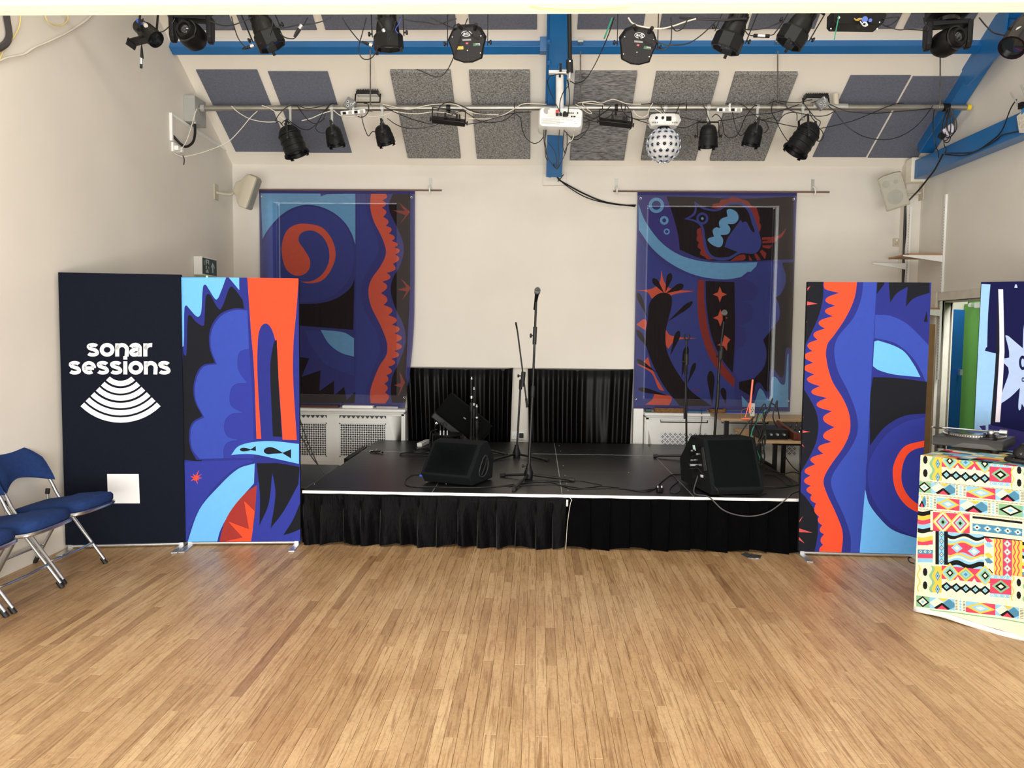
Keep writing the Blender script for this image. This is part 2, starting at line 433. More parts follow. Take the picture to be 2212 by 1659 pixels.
# smooth white plaster field between the windows, proud of the wall, ending above the curtains
b=B(); b.grid(lambda u,v:V((-1.47+u*(2.58)-.04*(1-v)**3*(1-u)**6,YB-.003-.04*(1-v)**5,1.245+v*(ZB-1.245))),24,24)
struct(b.build('trim_1',WALL,org=(-.2,YB,1.2)))
# windows: frame, glass, dark pleated blackout blind with slits of daylight at its sides
PLEAT=mat('blackout_blind','191A20',.8,var=.2)
def window(nm,W_,gl,gr):
    x0,x1,z0,z1=W_
    fr=B(); y0=YB+.12; t=.010
    fr.bx((x0,y0,z0),(x0+t,y0+.07,z1)).bx((x1-t,y0,z0),(x1,y0+.07,z1)).bx((x0+t,y0,z0),(x1-t,y0+.07,z0+t)).bx((x0+t,y0,z1-t),(x1-t,y0+.07,z1)).bx(((x0+x1)/2-.025,y0,z0+t),((x0+x1)/2+.025,y0+.07,z1-t))
    wo=struct(fr.build(nm,WHITE,org=((x0+x1)/2,y0,z0)))
    g=B().bx((x0+t,y0+.03,z0+t),(x1-t,y0+.036,z1-t)).build('window_glass',mat('window_pane','E8F0F2',.03,var=0,trans=.9),wo,world=True)
    pl=B(); n=60
    poly_=[(x0+gl+(x1-x0-gl-gr)*i/n,.008*(i%2)) for i in range(n+1)]
    pl.loft([[V((p[0],YB+.06+p[1],z)) for p in poly_] for z in (z0+.0005,z1-.012)],False,False)
    pl.build('blackout_blind',PLEAT,wo,world=True,ang=10)
    return wo
window('window_1',WL,.066,.004); window('window_2',WR_,.024,.05)
# ceiling slope
n=V((0,SL,1)).normalized()
b=B(); e=.12
b.loft([[V((XL-.15,YB+.22,zc(YB+.22))),V((XR+.15,YB+.22,zc(YB+.22))),V((XR+.15,YB+.22,zc(YB+.22)+e)),V((XL-.15,YB+.22,zc(YB+.22)+e))],
        [V((XL-.15,2.0,zc(2.0))),V((XR+.15,2.0,zc(2.0))),V((XR+.15,2.0,zc(2.0)+e)),V((XL-.15,2.0,zc(2.0)+e))]])
struct(b.build('ceiling',CEIL,org=(0,YB,ZB)))
# acoustic panels
PAN=[]
def slope_panel(px,mat_,thick,label,group,w=None,y0=None,y1=None,xs=None):
    P=[atC(*p) for p in px]
    x0=(P[0].x+P[3].x)/2; x1=(P[1].x+P[2].x)/2; ya=(P[0].y+P[1].y)/2; yb=(P[2].y+P[3].y)/2
    if y0 is not None: ya=y0
    dn=V((0,-SL,-1)).normalized()*thick
    b=B(); c=[V((x0,yb,zc(yb))),V((x1,yb,zc(yb))),V((x1,ya,zc(ya))),V((x0,ya,zc(ya)))]
    c=[p+dn*.02 for p in c]
    b.loft([c,[p+dn for p in c]])
    o=b.build('acoustic_panel',mat_,bev=.003); tag(o,label,'acoustic panel',group)
    return o
LP=[[(425,148),(552,151),(630,327),(507,326)],[(585,152),(711,154),(758,329),(640,328)]]
nm=['thin blue-grey ceiling panel next to the left wall, lower row','thin blue-grey ceiling panel second from the left wall, lower row']
G1='acoustic panels on the lower ceiling slope'; G2='acoustic panels above the blue purlin'
for p,l in zip(LP,nm): slope_panel(p,FELTB,.012,l,G1)
MP=[[(845,149),(975,149),(994,336),(880,335)],[(1016,149),(1147,150),(1143,338),(1028,336)],[(1244,151),(1378,152),(1346,340),(1230,340)],[(1420,152),(1555,153),(1500,340),(1382,340)],[(1590,153),(1725,154),(1648,341),(1531,341)]]
ml=['thick speckled grey ceiling panel, first of the thick ones from the left','thick speckled grey ceiling panel just left of the blue rafter','thick fibrous grey ceiling panel just right of the blue rafter and projector','thick speckled grey ceiling panel behind the white ball effect light','thick speckled grey ceiling panel, last thick one to the right']
for i,(p,l) in enumerate(zip(MP,ml)): slope_panel(p,FELTF if i==2 else FELTG,.045,l,G1)
RP=[[(1842,161),(1971,162),(1867,338),(1751,338)],[(1975,163),(2090,164),(1985,340),(1872,339)]]
for p,l in zip(RP,['thin blue-grey ceiling panel left of the narrow gap at the right end','thin blue-grey ceiling panel against the right-hand rafter']): slope_panel(p,FELTB,.012,l,G1)
ux=[(-3.42,-2.85),(-2.78,-2.08),(-2.0,-1.42),(-1.36,-.78),(-.66,-.04),(.33,.93),(1.08,1.68),(1.88,2.48),(2.62,3.2),(3.28,3.86)]
places=['by the left wall','above the left moving head','above the second spotlight from the left','above the third spotlight','left of the blue rafter','right of the blue rafter','above the right wash light','above the last pair of spotlights','above the dimmer pack','above the right moving head']
for i,((a,c),pl) in enumerate(zip(ux,places)):
    ya,yb=6.13,7.34; dn=V((0,-SL,-1)).normalized()*.012
    b=B(); q=[V((a,yb,zc(yb))),V((c,yb,zc(yb))),V((c,ya,zc(ya))),V((a,ya,zc(ya)))]; q=[p+dn*.02 for p in q]; b.loft([q,[p+dn for p in q]])
    tag(b.build('acoustic_panel',FELTB,bev=.002),'lower edge of thin blue-grey panel above the purlin, '+pl,'acoustic panel',G2)
# blue timbers
def slope_box(name,x0,x1,ya,yb,d,m,lab,cat,parent=None):
    dn=V((0,-SL,-1)).normalized()*d; up=-dn.normalized()*.01
    q=[V((x0,yb,zc(yb))),V((x1,yb,zc(yb))),V((x1,ya,zc(ya))),V((x0,ya,zc(ya)))]
    b=B(); b.loft([[p+up for p in q],[p+dn for p in q]]); return b
yp=atC(1150,88).y; o=slope_box('p',XL,XR,yp,yp+.085,.072,BLUE,0,0).build('roof_purlin',BLUE,bev=.006)
tag(o,'horizontal blue painted purlin running across the ceiling slope','beam')
rf=thing('roof_rafter','middle blue painted rafter coming down the slope behind the projector','beam',(.155,YB,3.3))
slope_box('r',.075,.25,2.3,YB-.03,.20,BLUE,0,0).build('rafter_beam',BLUE,rf,bev=.006,world=True)
slope_box('r',.05,.078,2.3,YB-.6,.15,BLUE,0,0).build('side_plate',BLUE,rf,bev=.004,world=True)
b=B()
for py in (380,): 
    p=atY(1190,py,YB-.05); b.cyl(p+V((-.012,-.1,0)),p+V((-.012,.02,0)),.022,n=8)
for (px,py) in ((1186,85),(1186,130),(1208,141)):
    p=atC(px,py,.2); b.lathe(p+V((0,-.02,-.02)),(0,-.3,-1),[(0,.02),(.025,.018)],6)
b.build('bolt',BLUE,rf,world=True)
b=B()
for xx in (.03,):
    for yy in (7.45,): b.box((.025,7.44,zc(7.44)-.06),(.07,.10,.13))
b.build('joint_plate',BLUE,rf,world=True)
p0=B().bx((.04,YB-.05,3.31),(.30,YB,3.44)).build('padstone_shelf',WALL,rf,world=True)
rr=thing('roof_truss','blue painted roof truss with tie beam along the right wall','beam',(4.12,8.7,3.3))
slope_box('r',4.045,4.19,2.3,8.62,.13,BLUE,0,0).build('rafter_beam',BLUE,rr,bev=.006,world=True)
B().bx((4.05,2.0,3.345),(4.19,8.66,3.545)).build('tie_beam',BLUE,rr,bev=.006,world=True)
b=B(); b.loft([[V((4.06,7.15,4.45)),V((4.18,7.15,4.45)),V((4.18,7.33,4.45)),V((4.06,7.33,4.45))],[V((4.06,5.4,3.55)),V((4.18,5.4,3.55)),V((4.18,5.58,3.5)),V((4.06,5.58,3.5))]])
b.build('strut',BLUE,rr,bev=.005,world=True)
B().prism([(7.1,4.15),(7.65,4.02),(7.75,4.2),(7.3,4.5),(7.05,4.5)],.02,(4.03,0,0),(0,1,0),(0,0,1)).build('joint_plate',BLUE,rr,world=True)
B().bx((4.02,8.66,3.32),(4.2,8.8,3.58)).build('beam_end_casing',CREAM,rr,world=True,bev=.01)
# corner column
struct(B().bx((4.04,8.8,0),(XR,YB,3.56)).build('trim_2',WALL))
# near cream beam with a bead
bm_=thing('cross_beam','large cream painted beam crossing the whole room near the camera','beam',(0,3.06,2.83))
b=B().bx((XL,2.905,2.834),(XR,3.0,3.3)); b.build('beam_board',CREAM,bm_,bev=.002,world=True)
B().bx((XL,2.88,2.846),(XR,2.905,3.3)).build('upper_board',CREAM,bm_,bev=.003,world=True)
P=[atZ(1147,14,2.832),atZ(1180,20,2.829),atZ(1250,23,2.828),atZ(1320,20,2.829),atZ(1358,15,2.832)]
tag(B().tube(P,.0035).build('cord',CYEL),'short yellow cord stapled under the cream beam','cord')
# skirting
def skirt(name,a,b_,nrm):
    a,b_=V(a),V(b_); nn=V(nrm); Z=V((0,0,1)); prof=[(0,0),(.018,0),(.018,.13),(.012,.15),(.006,.165),(0,.17)]
    bb=B(); bb.loft([[p+nn*q[0]+Z*q[1] for q in prof] for p in (a,b_)]); return struct(bb.build(name,WALL,org=a))
skirt('baseboard_left',(XL,-1.5,0),(XL,YB,0),(1,0,0)); skirt('baseboard_right',(XR,-1.5,0),(XR,DY0-.1,0),(-1,0,0)); skirt('baseboard_back',(XL,YB,0),(XR,YB,0),(0,-1,0))
# doorway
fr=B(); fw=.085
fr.bx((XR-.03,DY1,0),(XR+.13,DY1+fw,DZ+fw)).bx((XR-.03,DY0-fw,0),(XR+.13,DY0,DZ+fw)).bx((XR-.03,DY0,DZ),(XR+.13,DY1,DZ+fw))
fr.bx((XR-.045,DY1+.02,0),(XR-.03,DY1+fw+.01,DZ+fw+.01)).bx((XR+.03,DY1-.02,0),(XR+.09,DY1,DZ)).bx((XR+.03,DY0,DZ-.02),(XR+.09,DY1-.02,DZ))
dr=struct(fr.build('door_1',mat('frame_paint','D5D0C2',.45),org=(XR,DY1,0),bev=.003))
dl=B(); p0=V((XR+.13,8.36,.01)); p1=V((XR+.40,8.55,.01)); d=(p1-p0).normalized(); nn=V((-d.y,d.x,0))
dl.loft([[p0+V((0,0,z)),p1+V((0,0,z)),p1+nn*.045+V((0,0,z)),p0+nn*.045+V((0,0,z))] for z in (0,1.93)])
ld=thing('blue_door','blue door leaf standing open inside the doorway on the right','door',(4.3,8.28,0)); dl.build('door_leaf',DBLUE,ld,world=True,bev=.003)
B().bx((4.52,8.44,1.24),(4.55,8.49,1.30)).build('latch',ALU,ld,world=True)
gd=thing('green_door','green door with a silver closer arm seen through the doorway','door',(4.98,8,0))
B().bx((4.98,7.0,.01),(5.03,9.28,2.03)).build('door_leaf',GRN,gd,world=True)
p=atX(2112,659,4.95); b=B().bx(p+V((-.03,-.3,-.035)),p+V((.03,.02,.03))); b.build('door_closer',ALU,gd,world=True,bev=.006)
p=atX(2097,659,4.95); B().cyl(p+V((0,.01,0)),p+V((0,-.05,0)),.028).build('closer_cap',ALU,gd,world=True)
struct(B().bx((5.04,6.2,0),(5.1,9.6,2.7)).build('wall_outer',GRN)); struct(B().bx((XR+.12,9.3,0),(5.03,9.4,2.7)).build('wall_far',WALL))
# brown board leaning behind the right banner
p=B(); a=V((3.86,7.95,0)); 
p.loft([[V((x_,y_,z)) for x_,y_ in ((4.10-.05*z/1.8,8.09),(4.13-.05*z/1.8,8.09),(4.13-.05*z/1.8,7.35),(4.10-.05*z/1.8,7.35))][::1] for z in (0,1.75)])
bb=B(); q0,q1=atY(2001,700,7.9),atY(2021,697,7.9)
bb.loft([[V((q0.x,7.9,z)),V((q1.x,7.9,z)),V((q1.x+.0,7.96,z)),V((q0.x,7.96,z))] for z in (.001,q0.z)])
bb.bx((q0.x-.45,7.905,.001),(q0.x,7.955,q0.z))
tag(bb.build('wooden_board',CARD,bev=.002),'tall plain brown board standing upright behind the right banner','board')
# ============================================================ BANNERS
F_=dict(rough=.9,spec=.1,var=.02,vscale=30,bump=.08,bscale=500)
NV=mat('print_navy','2A307C',**F_); MB=mat('print_mid_blue','3548A2',**F_); MB2=mat('print_royal_blue','2F3890',**F_)
BK=mat('print_black','1B1D23',**F_); LB=mat('print_light_blue','68AEEC',**F_); OR=mat('print_orange','EB4C30',**F_)
DR=mat('print_dark_red','94332F',**F_); RD=mat('print_muted_red','BC5050',**F_)
S_=dict(rough=.75,spec=.15,var=.03,vscale=20,bump=.05,bscale=300,transl=.25,trans=.2)
sNV=mat('sheer_navy','3B3C7C',**S_); sMB=mat('sheer_mid_blue','3C4488',**S_); sBK=mat('sheer_black','231A1E',**S_)
sLB=mat('sheer_light_blue','689CC8',**S_); sOR=mat('sheer_orange','CC5845',**S_); sRD=mat('sheer_dark_red','85332E',**S_); sVI=mat('sheer_violet','403A80',**S_)
def scallop(tips,notches,side=-1):
    out=[]
    for i,t in enumerate(tips):
        pn=notches[i-1] if i else None; nn=notches[i] if i<len(notches) else None
        if pn: out.append('%g,%g'%((t[0]*.8+pn[0]*.2),(t[1]*.55+pn[1]*.45)))
        out.append('%g,%g'%t)
        if nn: out.append('%g,%g'%((t[0]*.8+nn[0]*.2),(t[1]*.55+nn[1]*.45))); out.append('%g,%g*'%nn)
    return ' '.join(out)
def star(cx,cy,arms,r):
    pts=[]
    for i,(a,l) in enumerate(arms):
        a2=arms[(i+1)%len(arms)][0]; 
        if a2<a: a2+=360
        pts.append('%g,%g*'%(cx+l*_c(math.radians(a)),cy+l*_s(math.radians(a))))
        m=math.radians((a+a2)/2); pts.append('%g,%g*'%(cx+r*_c(m),cy+r*_s(m)))
    return ' '.join(pts)
def banner_stand(label,BL,BR,Ht,layers,ox,oy,k,fab='fabric',foot_px=None,foot=.27,zb=.035,lean=0):
    """BL, BR: floor-plane points of the lower corners"""
    a,b=V(BL),V(BR); a.z=b.z=0; X=(b-a); W=X.length; X.normalize(); Nn=V((X.y,-X.x,0))     # Nn faces the camera
    root=thing('banner_stand',label,'banner',((a.x+b.x)/2,(a.y+b.y)/2,0),math.atan2(X.y,X.x),'tube frame fabric banners')
    front=a+Nn*.018
    def to2d(px,py):
        p=atP(ox+px/k,oy+py/k,front,Nn); return ((p-front).dot(X),p.z-zb)
    H_=Ht-zb
    def to3d(u,v): return front+X*u+V((0,0,v+zb))
    L=[]
    for m,s in layers: L.append((m,poly(s) if isinstance(s,str) else s))
    fabric(fab,[(layers[0][0],None)]+L[1:],W,H_,to2d,to3d,root,6,10)
    # back and edges of the stretched sleeve
    e=B(); 
    def edge(u0,v0,u1,v1):
        p,q=to3d(u0,v0),to3d(u1,v1); e.add([p,q,q-Nn*.034,p-Nn*.034],[(0,1,2,3)])
    edge(0,0,0,H_);edge(0,H_,W,H_);edge(W,H_,W,0);edge(W,0,0,0)
    c=[to3d(0,0)-Nn*.034,to3d(W,0)-Nn*.034,to3d(W,H_)-Nn*.034,to3d(0,H_)-Nn*.034]; e.add(c,[(0,1,2,3)])
    e.build('sleeve_back',BK if layers[0][0] is not NAVYB else NAVYB,root,world=True)
    t=B(); z=.022; t.cyl(a+X*.02+V((0,0,z)),b-X*.02+V((0,0,z)),.013)
    for q in (a+X*.03,b-X*.03): t.box(q+V((0,0,.03)),(.03,.03,.05),Matrix.Rotation(math.atan2(X.y,X.x),3,'Z'))
    t.build('base_tube',ALU,root,world=True)
    R=Matrix.Rotation(math.atan2(X.y,X.x),3,'Z')
    for q in (a+X*.03,b-X*.03):
        f=B(); f.box(q+Nn*(foot*.5-.12)+V((0,0,.006)),(.045,foot+.1,.010),R)
        f.build('foot_plate',ALU,root,world=True,bev=.002)
    return root,to3d,X,Nn,W,H_
FU='0,0* 1,0* 1,1* 0,1*'
# --- left pair
L1=[(NAVYB,FU)]
r1,t3,X1,N1,W1,H1=banner_stand('black banner with white two-line lettering and fan of curved bars, by left wall',atZ(144,1179)*.985,atZ(402,1180),2.045,L1,0,540,2.3697)
def on1(cx,cy,o=.0012): return atP(cx/2.3697,540+cy/2.3697,V((r1.location))+N1*(.018+o),N1)
def txt1(s,x0,y0,x1,y1):
    c=on1((x0+x1)/2,(y0+y1)/2); w_=(on1(x1,(y0+y1)/2)-on1(x0,(y0+y1)/2)).length; h=(on1((x0+x1)/2,y0)-on1((x0+x1)/2,y1)).length
    o=text(s,.2,PRW,'lettering',r1,basis(c,X1,(0,0,1),N1),bold=.0075,fit=(w_,h))
T_=.30  # stroke weight for an x-height of 1
def arc_(cx,cy,rx,ry,a0,a1,n=14): return [(cx+rx*_c(math.radians(a0+(a1-a0)*i/n)),cy+ry*_s(math.radians(a0+(a1-a0)*i/n))) for i in range(n+1)]
h_=T_/2
GL={'o':(1.10,[arc_(.55,.5,.55-h_,.5-h_+.015,0,360,28)]),
 'n':(1.0,[[(h_,0),(h_,.985)],arc_(.515,.50,.365-.0,.36,178,0,14)+[(.85,0.0)]] ),
 'a':(.99,[arc_(.45,.62,.33,.255,165,0,12)+[(.78,.0)],[(.78,.56),(.42,.53)]+arc_(.36,.305,.215,.175,90,270,12)+[(.60,.16),(.76,.30)]]),
 'r':(.66,[[(h_,0),(h_,.985)],[(h_,.52)]+arc_(.56,.50,.40,.36,170,92,8)+[(.66,.85)]]),
 's':(.93,[arc_(.455,.735,.315,.14,15,180,12)+[(.22,.62),(.46,.535),(.68,.46),(.775,.36)]+arc_(.46,.27,.335,.145,10,-160,12)]),
 'e':(1.04,[[(.16,.47),(.90,.47)],arc_(.53,.5,.39,.365,-4,308,26)]),
 'i':(.34,[[(.17,0),(.17,.985)],[(.17,1.12),(.17,1.38)]])}
def stroke(b,pts,wt,f):
    n=len(pts); L_=[];R_=[]
    for i,p_ in enumerate(pts):
        a_=V(pts[max(0,i-1)]);c_=V(pts[min(n-1,i+1)])
        if (V(pts[0])-V(pts[-1])).length<1e-6 and i in (0,n-1): a_,c_=V(pts[-2]),V(pts[1])
        d=(c_-a_).normalized(); nn=V((-d.y,d.x)); L_.append(f(V(p_)+nn*wt/2)); R_.append(f(V(p_)-nn*wt/2))
    for i in range(n-1): b.add([L_[i],L_[i+1],R_[i+1],R_[i]],[(0,1,2,3)])
def word(s,x0,x1,yb,xh):
    sp=.055; W_=sum(GL[c][0] for c in s)+sp*(len(s)-1); kx=(x1-x0)/W_; x=0
    for ch_ in s:
        b=B(); g=GL[ch_]
        for st_ in g[1]: stroke(b,st_,T_*(.90 if ch_ in 'se' else 1),lambda q,x=x: on1(x0+(x+q[0])*kx,yb-q[1]*xh,.0012))
        b.build('letter',PRW,r1,world=True); x+=g[0]+sp
word('sonar',443,779,545,68); word('sessions',351,873,637,68)
b=B()
cx,cy=617,592
for i,R_ in enumerate((105,143,180,218,255,292)):
    A=math.radians(44.6); n=14; o_=[];i_=[]
    for j in range(n+1):
        t=-A+2*A*j/n; o_.append(on1(cx+R_*_s(t),cy+R_*_c(t))); i_.append(on1(cx+(R_-27)*_s(t),cy+(R_-27)*_c(t)))
    n0=len(b.v); b.add(o_+i_,[(j,j+1,n+2+j,n+1+j) for j in range(n)])
b.build('curved_bars',PRW,r1,world=True)
c=[on1(*p) for p in ((548,1147),(710,1147),(716,1297),(553,1297))]
B().add(c,[(0,3,2,1)]).build('plain_white_square',PRW,r1,world=True)
L2=[(NV,FU),
(LB,'915,140* 1158,140* 1130,215 1110,253 1095,243 1065,195 1048,177 1038,200 1030,315 1018,341 1000,335 965,295 952,284 944,300 940,490 932,497* 915,500*'),
(LB,'1170,140* 1224,140* 1225,206*'),
(BK,'1250,304* 1242,255* 1188,188 1172,200 1130,303 1110,290 1077,232 1062,226 1052,250 1045,382 1035,388 1000,365 972,333 961,345 955,520 948,541 937,515* 930,1072* 1030,1085* 1110,900* 1150,600*'),
(NV,'1266,302* 1195,300 1122,332 1077,405 1073,500 1100,578* 1032,594 993,678 996,768 1036,850* 983,885 967,950 977,1020 1005,1074* 1300,1080* 1300,305*'),
(MB,'1266,310* 1200,308 1130,340 1085,410 1080,500 1110,585* 1040,600 1001,680 1003,770 1045,857* 990,890 975,950 985,1020 1022,1070* 1146,1066* 1145,1020 1165,985 1222,972* 1160,950 1150,880 1185,840 1245,833* 1185,800 1176,740 1200,690 1265,680* 1222,620 1216,560 1230,520 1275,505*'),
(MB2,'1275,507* 1232,522 1218,560 1224,620 1267,682* 1202,692 1178,740 1187,800 1247,835* 1187,842 1152,880 1162,950 1224,974* 1167,987 1147,1020 1148,1066* 1300,1066* 1290,700*'),
(OR,'1266,140* 1530,140* 1516,320* 1502,480 1500,650 1519,973* 1447,971* 1425,650 1412,480 1388,400 1358,376 1330,405 1319,480 1318,650 1337,966* 1313,966* 1300,600 1285,420*'),
(BK,'1412,460 1392,520 1383,620 1397,955* 1444,957* 1428,700 1418,490'),
(LB,'1183,1050* 1220,1005 1300,983 1400,979 1530,993* 1530,1095* 1400,1066 1300,1046 1230,1045'),
(BK,'1228,1021 1240,1013 1262,1014 1283,1021* 1309,1003* 1310,1029* 1283,1024* 1262,1030 1240,1031'),
(BK,'1350,1028 1368,1011 1400,1012 1447,1038* 1490,1020* 1490,1067* 1447,1041* 1400,1043 1365,1044'),
(MB2,'940,1088* 1000,1082 1160,1078 1280,1072* 1300,1082* 1200,1120 1100,1210 1000,1360 950,1500*'),
(OR,star(1003,1167,[(0,32),(40,18),(75,34),(115,18),(150,32),(195,30),(235,26),(290,44),(325,36)],11)),
(LB,'1304,1093* 1220,1120 1120,1210 1020,1330 955,1510* 1108,1510* 1130,1430 1200,1310 1300,1195*'),
(DR,'1315,1203* 1250,1250 1160,1370 1118,1510* 1280,1510* 1305,1350*'),
(OR,'1250,1285* 1303,1337* 1286,1510* 1140,1510* 1160,1490* 1243,1472* 1168,1390* 1275,1430*'),
(MB2,'1315,1190* 1540,1100* 1545,1510* 1282,1510* 1305,1360*'),
(BK,'1313,1092* 1330,1250 1328,1410* 1375,1300 1394,1137* 1410,1250 1385,1425* 1450,1340 1527,1200* 1534,1110* 1420,1090*'),
(BK,'1540,1285* 1500,1380 1450,1460* 1500,1445 1545,1425*')]
banner_stand('bright banner with clouds, orange arch and small black fish, left side',atZ(403,1179),atZ(650,1177),2.03,L2,0,540,2.3697)
# --- right banner
tips=[(165,1490),(172,1440),(168,1387),(158,1335),(140,1285),(120,1225),(100,1180),(88,1135),(90,1085),(120,1025),(160,965),(185,905),(185,815),(152,745),(125,680),(103,615),(87,555),(88,495),(105,440),(136,385),(162,325),(195,265),(197,210),(190,145)]
notch=[(185,1462),(190,1408),(180,1362),(165,1318),(148,1250),(128,1205),(122,1160),(120,1108),(145,1050),(187,995),(228,935),(243,860),(230,778),(205,710),(168,650),(140,590),(135,530),(130,470),(157,412),(195,355),(235,292),(248,238),(268,172)]
R1=[(NV,FU),
(BK,'80,105* 184,105* 184,200 155,310 78,470*'),(BK,'70,640* 120,720 152,790 160,870 140,960 50,1130*'),(BK,'40,1180* 62,1185 112,1240 152,1310 158,1400 138,1510* 40,1510*'),
(OR,'360,105* 345,200 300,300 240,390 207,435 200,500 230,620 290,720 320,800 322,880 290,960 220,1060 187,1130 200,1190 250,1300 285,1400 278,1510* 165,1510* '+scallop(tips,notch)+' 190,105*'),
(MB,'392,105* 380,200 340,300 260,400 242,470 260,570 310,670 355,790 362,880 330,960 260,1060 225,1130 240,1200 290,1310 325,1420 325,1510* 371,1510* 402,1180* 432,600* 460,105*'),
(BK,'470,105* 462,125* 459,179* 498,127* 500,105*'),(BK,'520,105* 528,222* 562,175 618,140* 608,243* 650,200 730,172* 730,105*'),(BK,'716,262* 700,320* 720,322*'),
(MB,'452,284* 530,290 620,335 725,440* 720,660* 690,580 640,500 555,430 448,403*'),
(LB,'447,421* 470,417 590,465 650,540 683,603* 550,590 470,568 440,547*'),
(BK,'440,603* 560,608 720,628* 720,790* 600,802 500,860 425,953* 426,700'),
(MB2,'720,805* 600,832 500,905 430,1010 412,1100 430,1210 500,1320 590,1390 720,1440*'),
(NV,'720,790* 600,818 490,893 418,1010 404,1100 418,1220 490,1330 590,1404 720,1452* 720,1436* 590,1390 502,1318 432,1212 414,1100 432,1010 504,903 604,834 720,806*'),
(OR,'720,925* 680,933 600,960 550,1040 542,1110 560,1190 610,1260 680,1300 720,1306* 720,1268* 665,1250 620,1210 590,1150 588,1080 610,1010 650,975 720,958*'),
(LB,'400,1178* 420,1250 470,1320 540,1385 655,1425 730,1440* 730,1510* 371,1510*'),
(RD,'120,137* 88,190* 90,158*'),(RD,'85,212* 158,228* 85,238*'),(RD,'85,285* 104,325* 84,300*'),
(RD,'86,806* 66,842* 66,825*'),(RD,'60,873* 119,884* 60,891*'),(RD,'60,922* 90,963* 66,945*'),
(RD,'82,1315* 48,1355* 50,1372*'),(RD,'45,1372* 131,1400* 45,1396*'),(RD,'45,1403* 91,1455* 48,1428*')]
banner_stand('banner with wavy orange scalloped ribbon and blue circle, right of the stage',atZ(1723,1192)*.985,atZ(1983,1199)*.985,2.035,R1,1700,560,2.3697)
# --- far right banner, mostly outside the picture
FN=mat('print_ink_navy','141540',**F_); FL=mat('print_pale_blue','8AB4DC',**F_); FP=mat('print_purple','302D68',**F_); FW_=mat('print_offwhite','CFCBD8',**F_); FS=mat('print_mist_blue','A0B4D8',**F_)
k4=4.607
R2=[(FN,FU),
(FL,'-60,100* 228,112* 205,400 195,740* 205,775* 282,800* 272,1000 250,1250 228,1505* 208,1507* 208,1575* 182,1575* 180,1515* 115,1520* 150,1565* 170,1640* -60,1640*'),
(FN,'185,738* 172,772* 190,778* 284,800* 260,740*'),
(FP,'115,1520* 180,1515* 182,1575* 155,1566*'),(FP,'212,1510* 330,1530* 562,1580* 1400,1700* 1400,2100* 60,2100* 208,1640*'),
(BK,'300,155* 310,500 318,780* 290,1100 270,1490* 228,1500* 270,1000* 284,800*'),
(FW_,'306,161* 354,161* 368,780* 350,1100 322,1483* 276,1482* 300,1100 318,780* 316,500'),
(FS,'466,146* 482,110 498,147*'),
(FS,'376,620* 400,622 470,680 550,748* 562,520 600,430* 640,560 660,740* 740,690 820,640* 800,740 770,850* 830,860 900,850* 830,930 790,985* 820,1100 880,1300* 760,1210 680,1140* 670,1260 640,1370 600,1380 540,1300* 520,1365 505,1330 522,1140* 430,1230 330,1300* 345,1190 410,1000 405,940* 362,895* 362,850* 415,840* 412,770'),
(FN,'545,820 575,835 590,880 580,940 548,965 522,940 512,890 522,840'),(FS,'548,850 562,862 568,890 562,925 548,935 538,915 534,890 538,862'),
(FN,'552,1038 566,1042 572,1060 566,1078 552,1082 541,1075 539,1060 541,1045'),(FS,'553,1047 560,1052 562,1060 559,1068 553,1072 548,1067 546,1060 548,1052')]
aa=atY(2103,930,5.62); a_=V((3.115,5.60,0)); b_=V((3.86,5.28,0))
banner_stand('ink-navy banner with pale starfish and white bar at right edge',a_,b_,2.03,R2,2090,590,k4)
# --- sheer window banners
def window_banner(label,x0,x1,z0,z1,layers,ox,oy,k,rod,hooks,warp):
    Yp=YB-.075; root=thing('window_banner',label,'banner',((x0+x1)/2,Yp,z0),0,'sheer banners hanging over the windows')
    W=x1-x0;H_=z1-z0; o0=V((x0,Yp,z0)); Nn=V((0,-1,0))
    def to2d(px,py): p=atP(ox+px/k,oy+py/k,o0,Nn); return (p.x-x0,p.z-z0)
    def to3d(u,v): return V((x0+u,Yp,z0+v))+warp(u/W,v/H_)
    fabric('fabric',[(layers[0][0],None)]+[(m,poly(s)) for m,s in layers[1:]],W,H_,to2d,to3d,root,16,24)
    h=B()
    for (u,v) in ((0,1),):
        h.loft([[to3d(t*W/20,H_-q)+V((0,-.001,0)) for t in range(21)] for q in (0,.035)],False,False)
    h.build('hem',sNV,root,world=True)
    for u,v in ((.02,.97),(.98,.97),(.015,.05),(.985,.05)):
        p=to3d(u*W,v*H_); g=B(); g.tube([p+V((.011*_c(a),-.004,.011*_s(a))) for a in [i*PI/4 for i in range(8)]],.003,5,1,True); g.build('eyelet',ALU,root,world=True)
    rd=B().cyl(V((rod[0],Yp-.002,z1+.006)),V((rod[1],Yp-.002,z1+.006)),.009,n=8)
    tag(rd.build('wooden_rod',mat('dowel_brown','6E5246',.6)),rod[2],'rod','rods above the windows')
    for hx,lab in hooks:
        hb=thing('rod_hook',lab,'hook',(hx,YB,z1)); 
        B().bx((hx-.018,YB-.006,z1+.01),(hx+.018,YB,z1+.16)).build('plate',ZINC,hb,world=True)
        B().tube([V((hx,YB-.006,z1+.07)),V((hx,YB-.06,z1+.06)),V((hx,Yp-.03,z1+.01)),V((hx,Yp-.004,z1-.022)),V((hx,Yp+.03,z1+.0))],.008,6).build('hook_arm',WPLAS,hb,world=True)
    return root
tipL=[(1068,1430),(1055,1375),(1058,1325),(1080,1275),(1100,1225),(1122,1180),(1137,1130),(1134,1078),(1118,1025),(1100,972),(1072,912),(1042,850),(1040,770),(1060,715),(1090,665),(1112,605),(1115,555),(1103,520),(1085,478),(1067,430),(1048,385),(1035,325),(1033,278),(1040,235)]
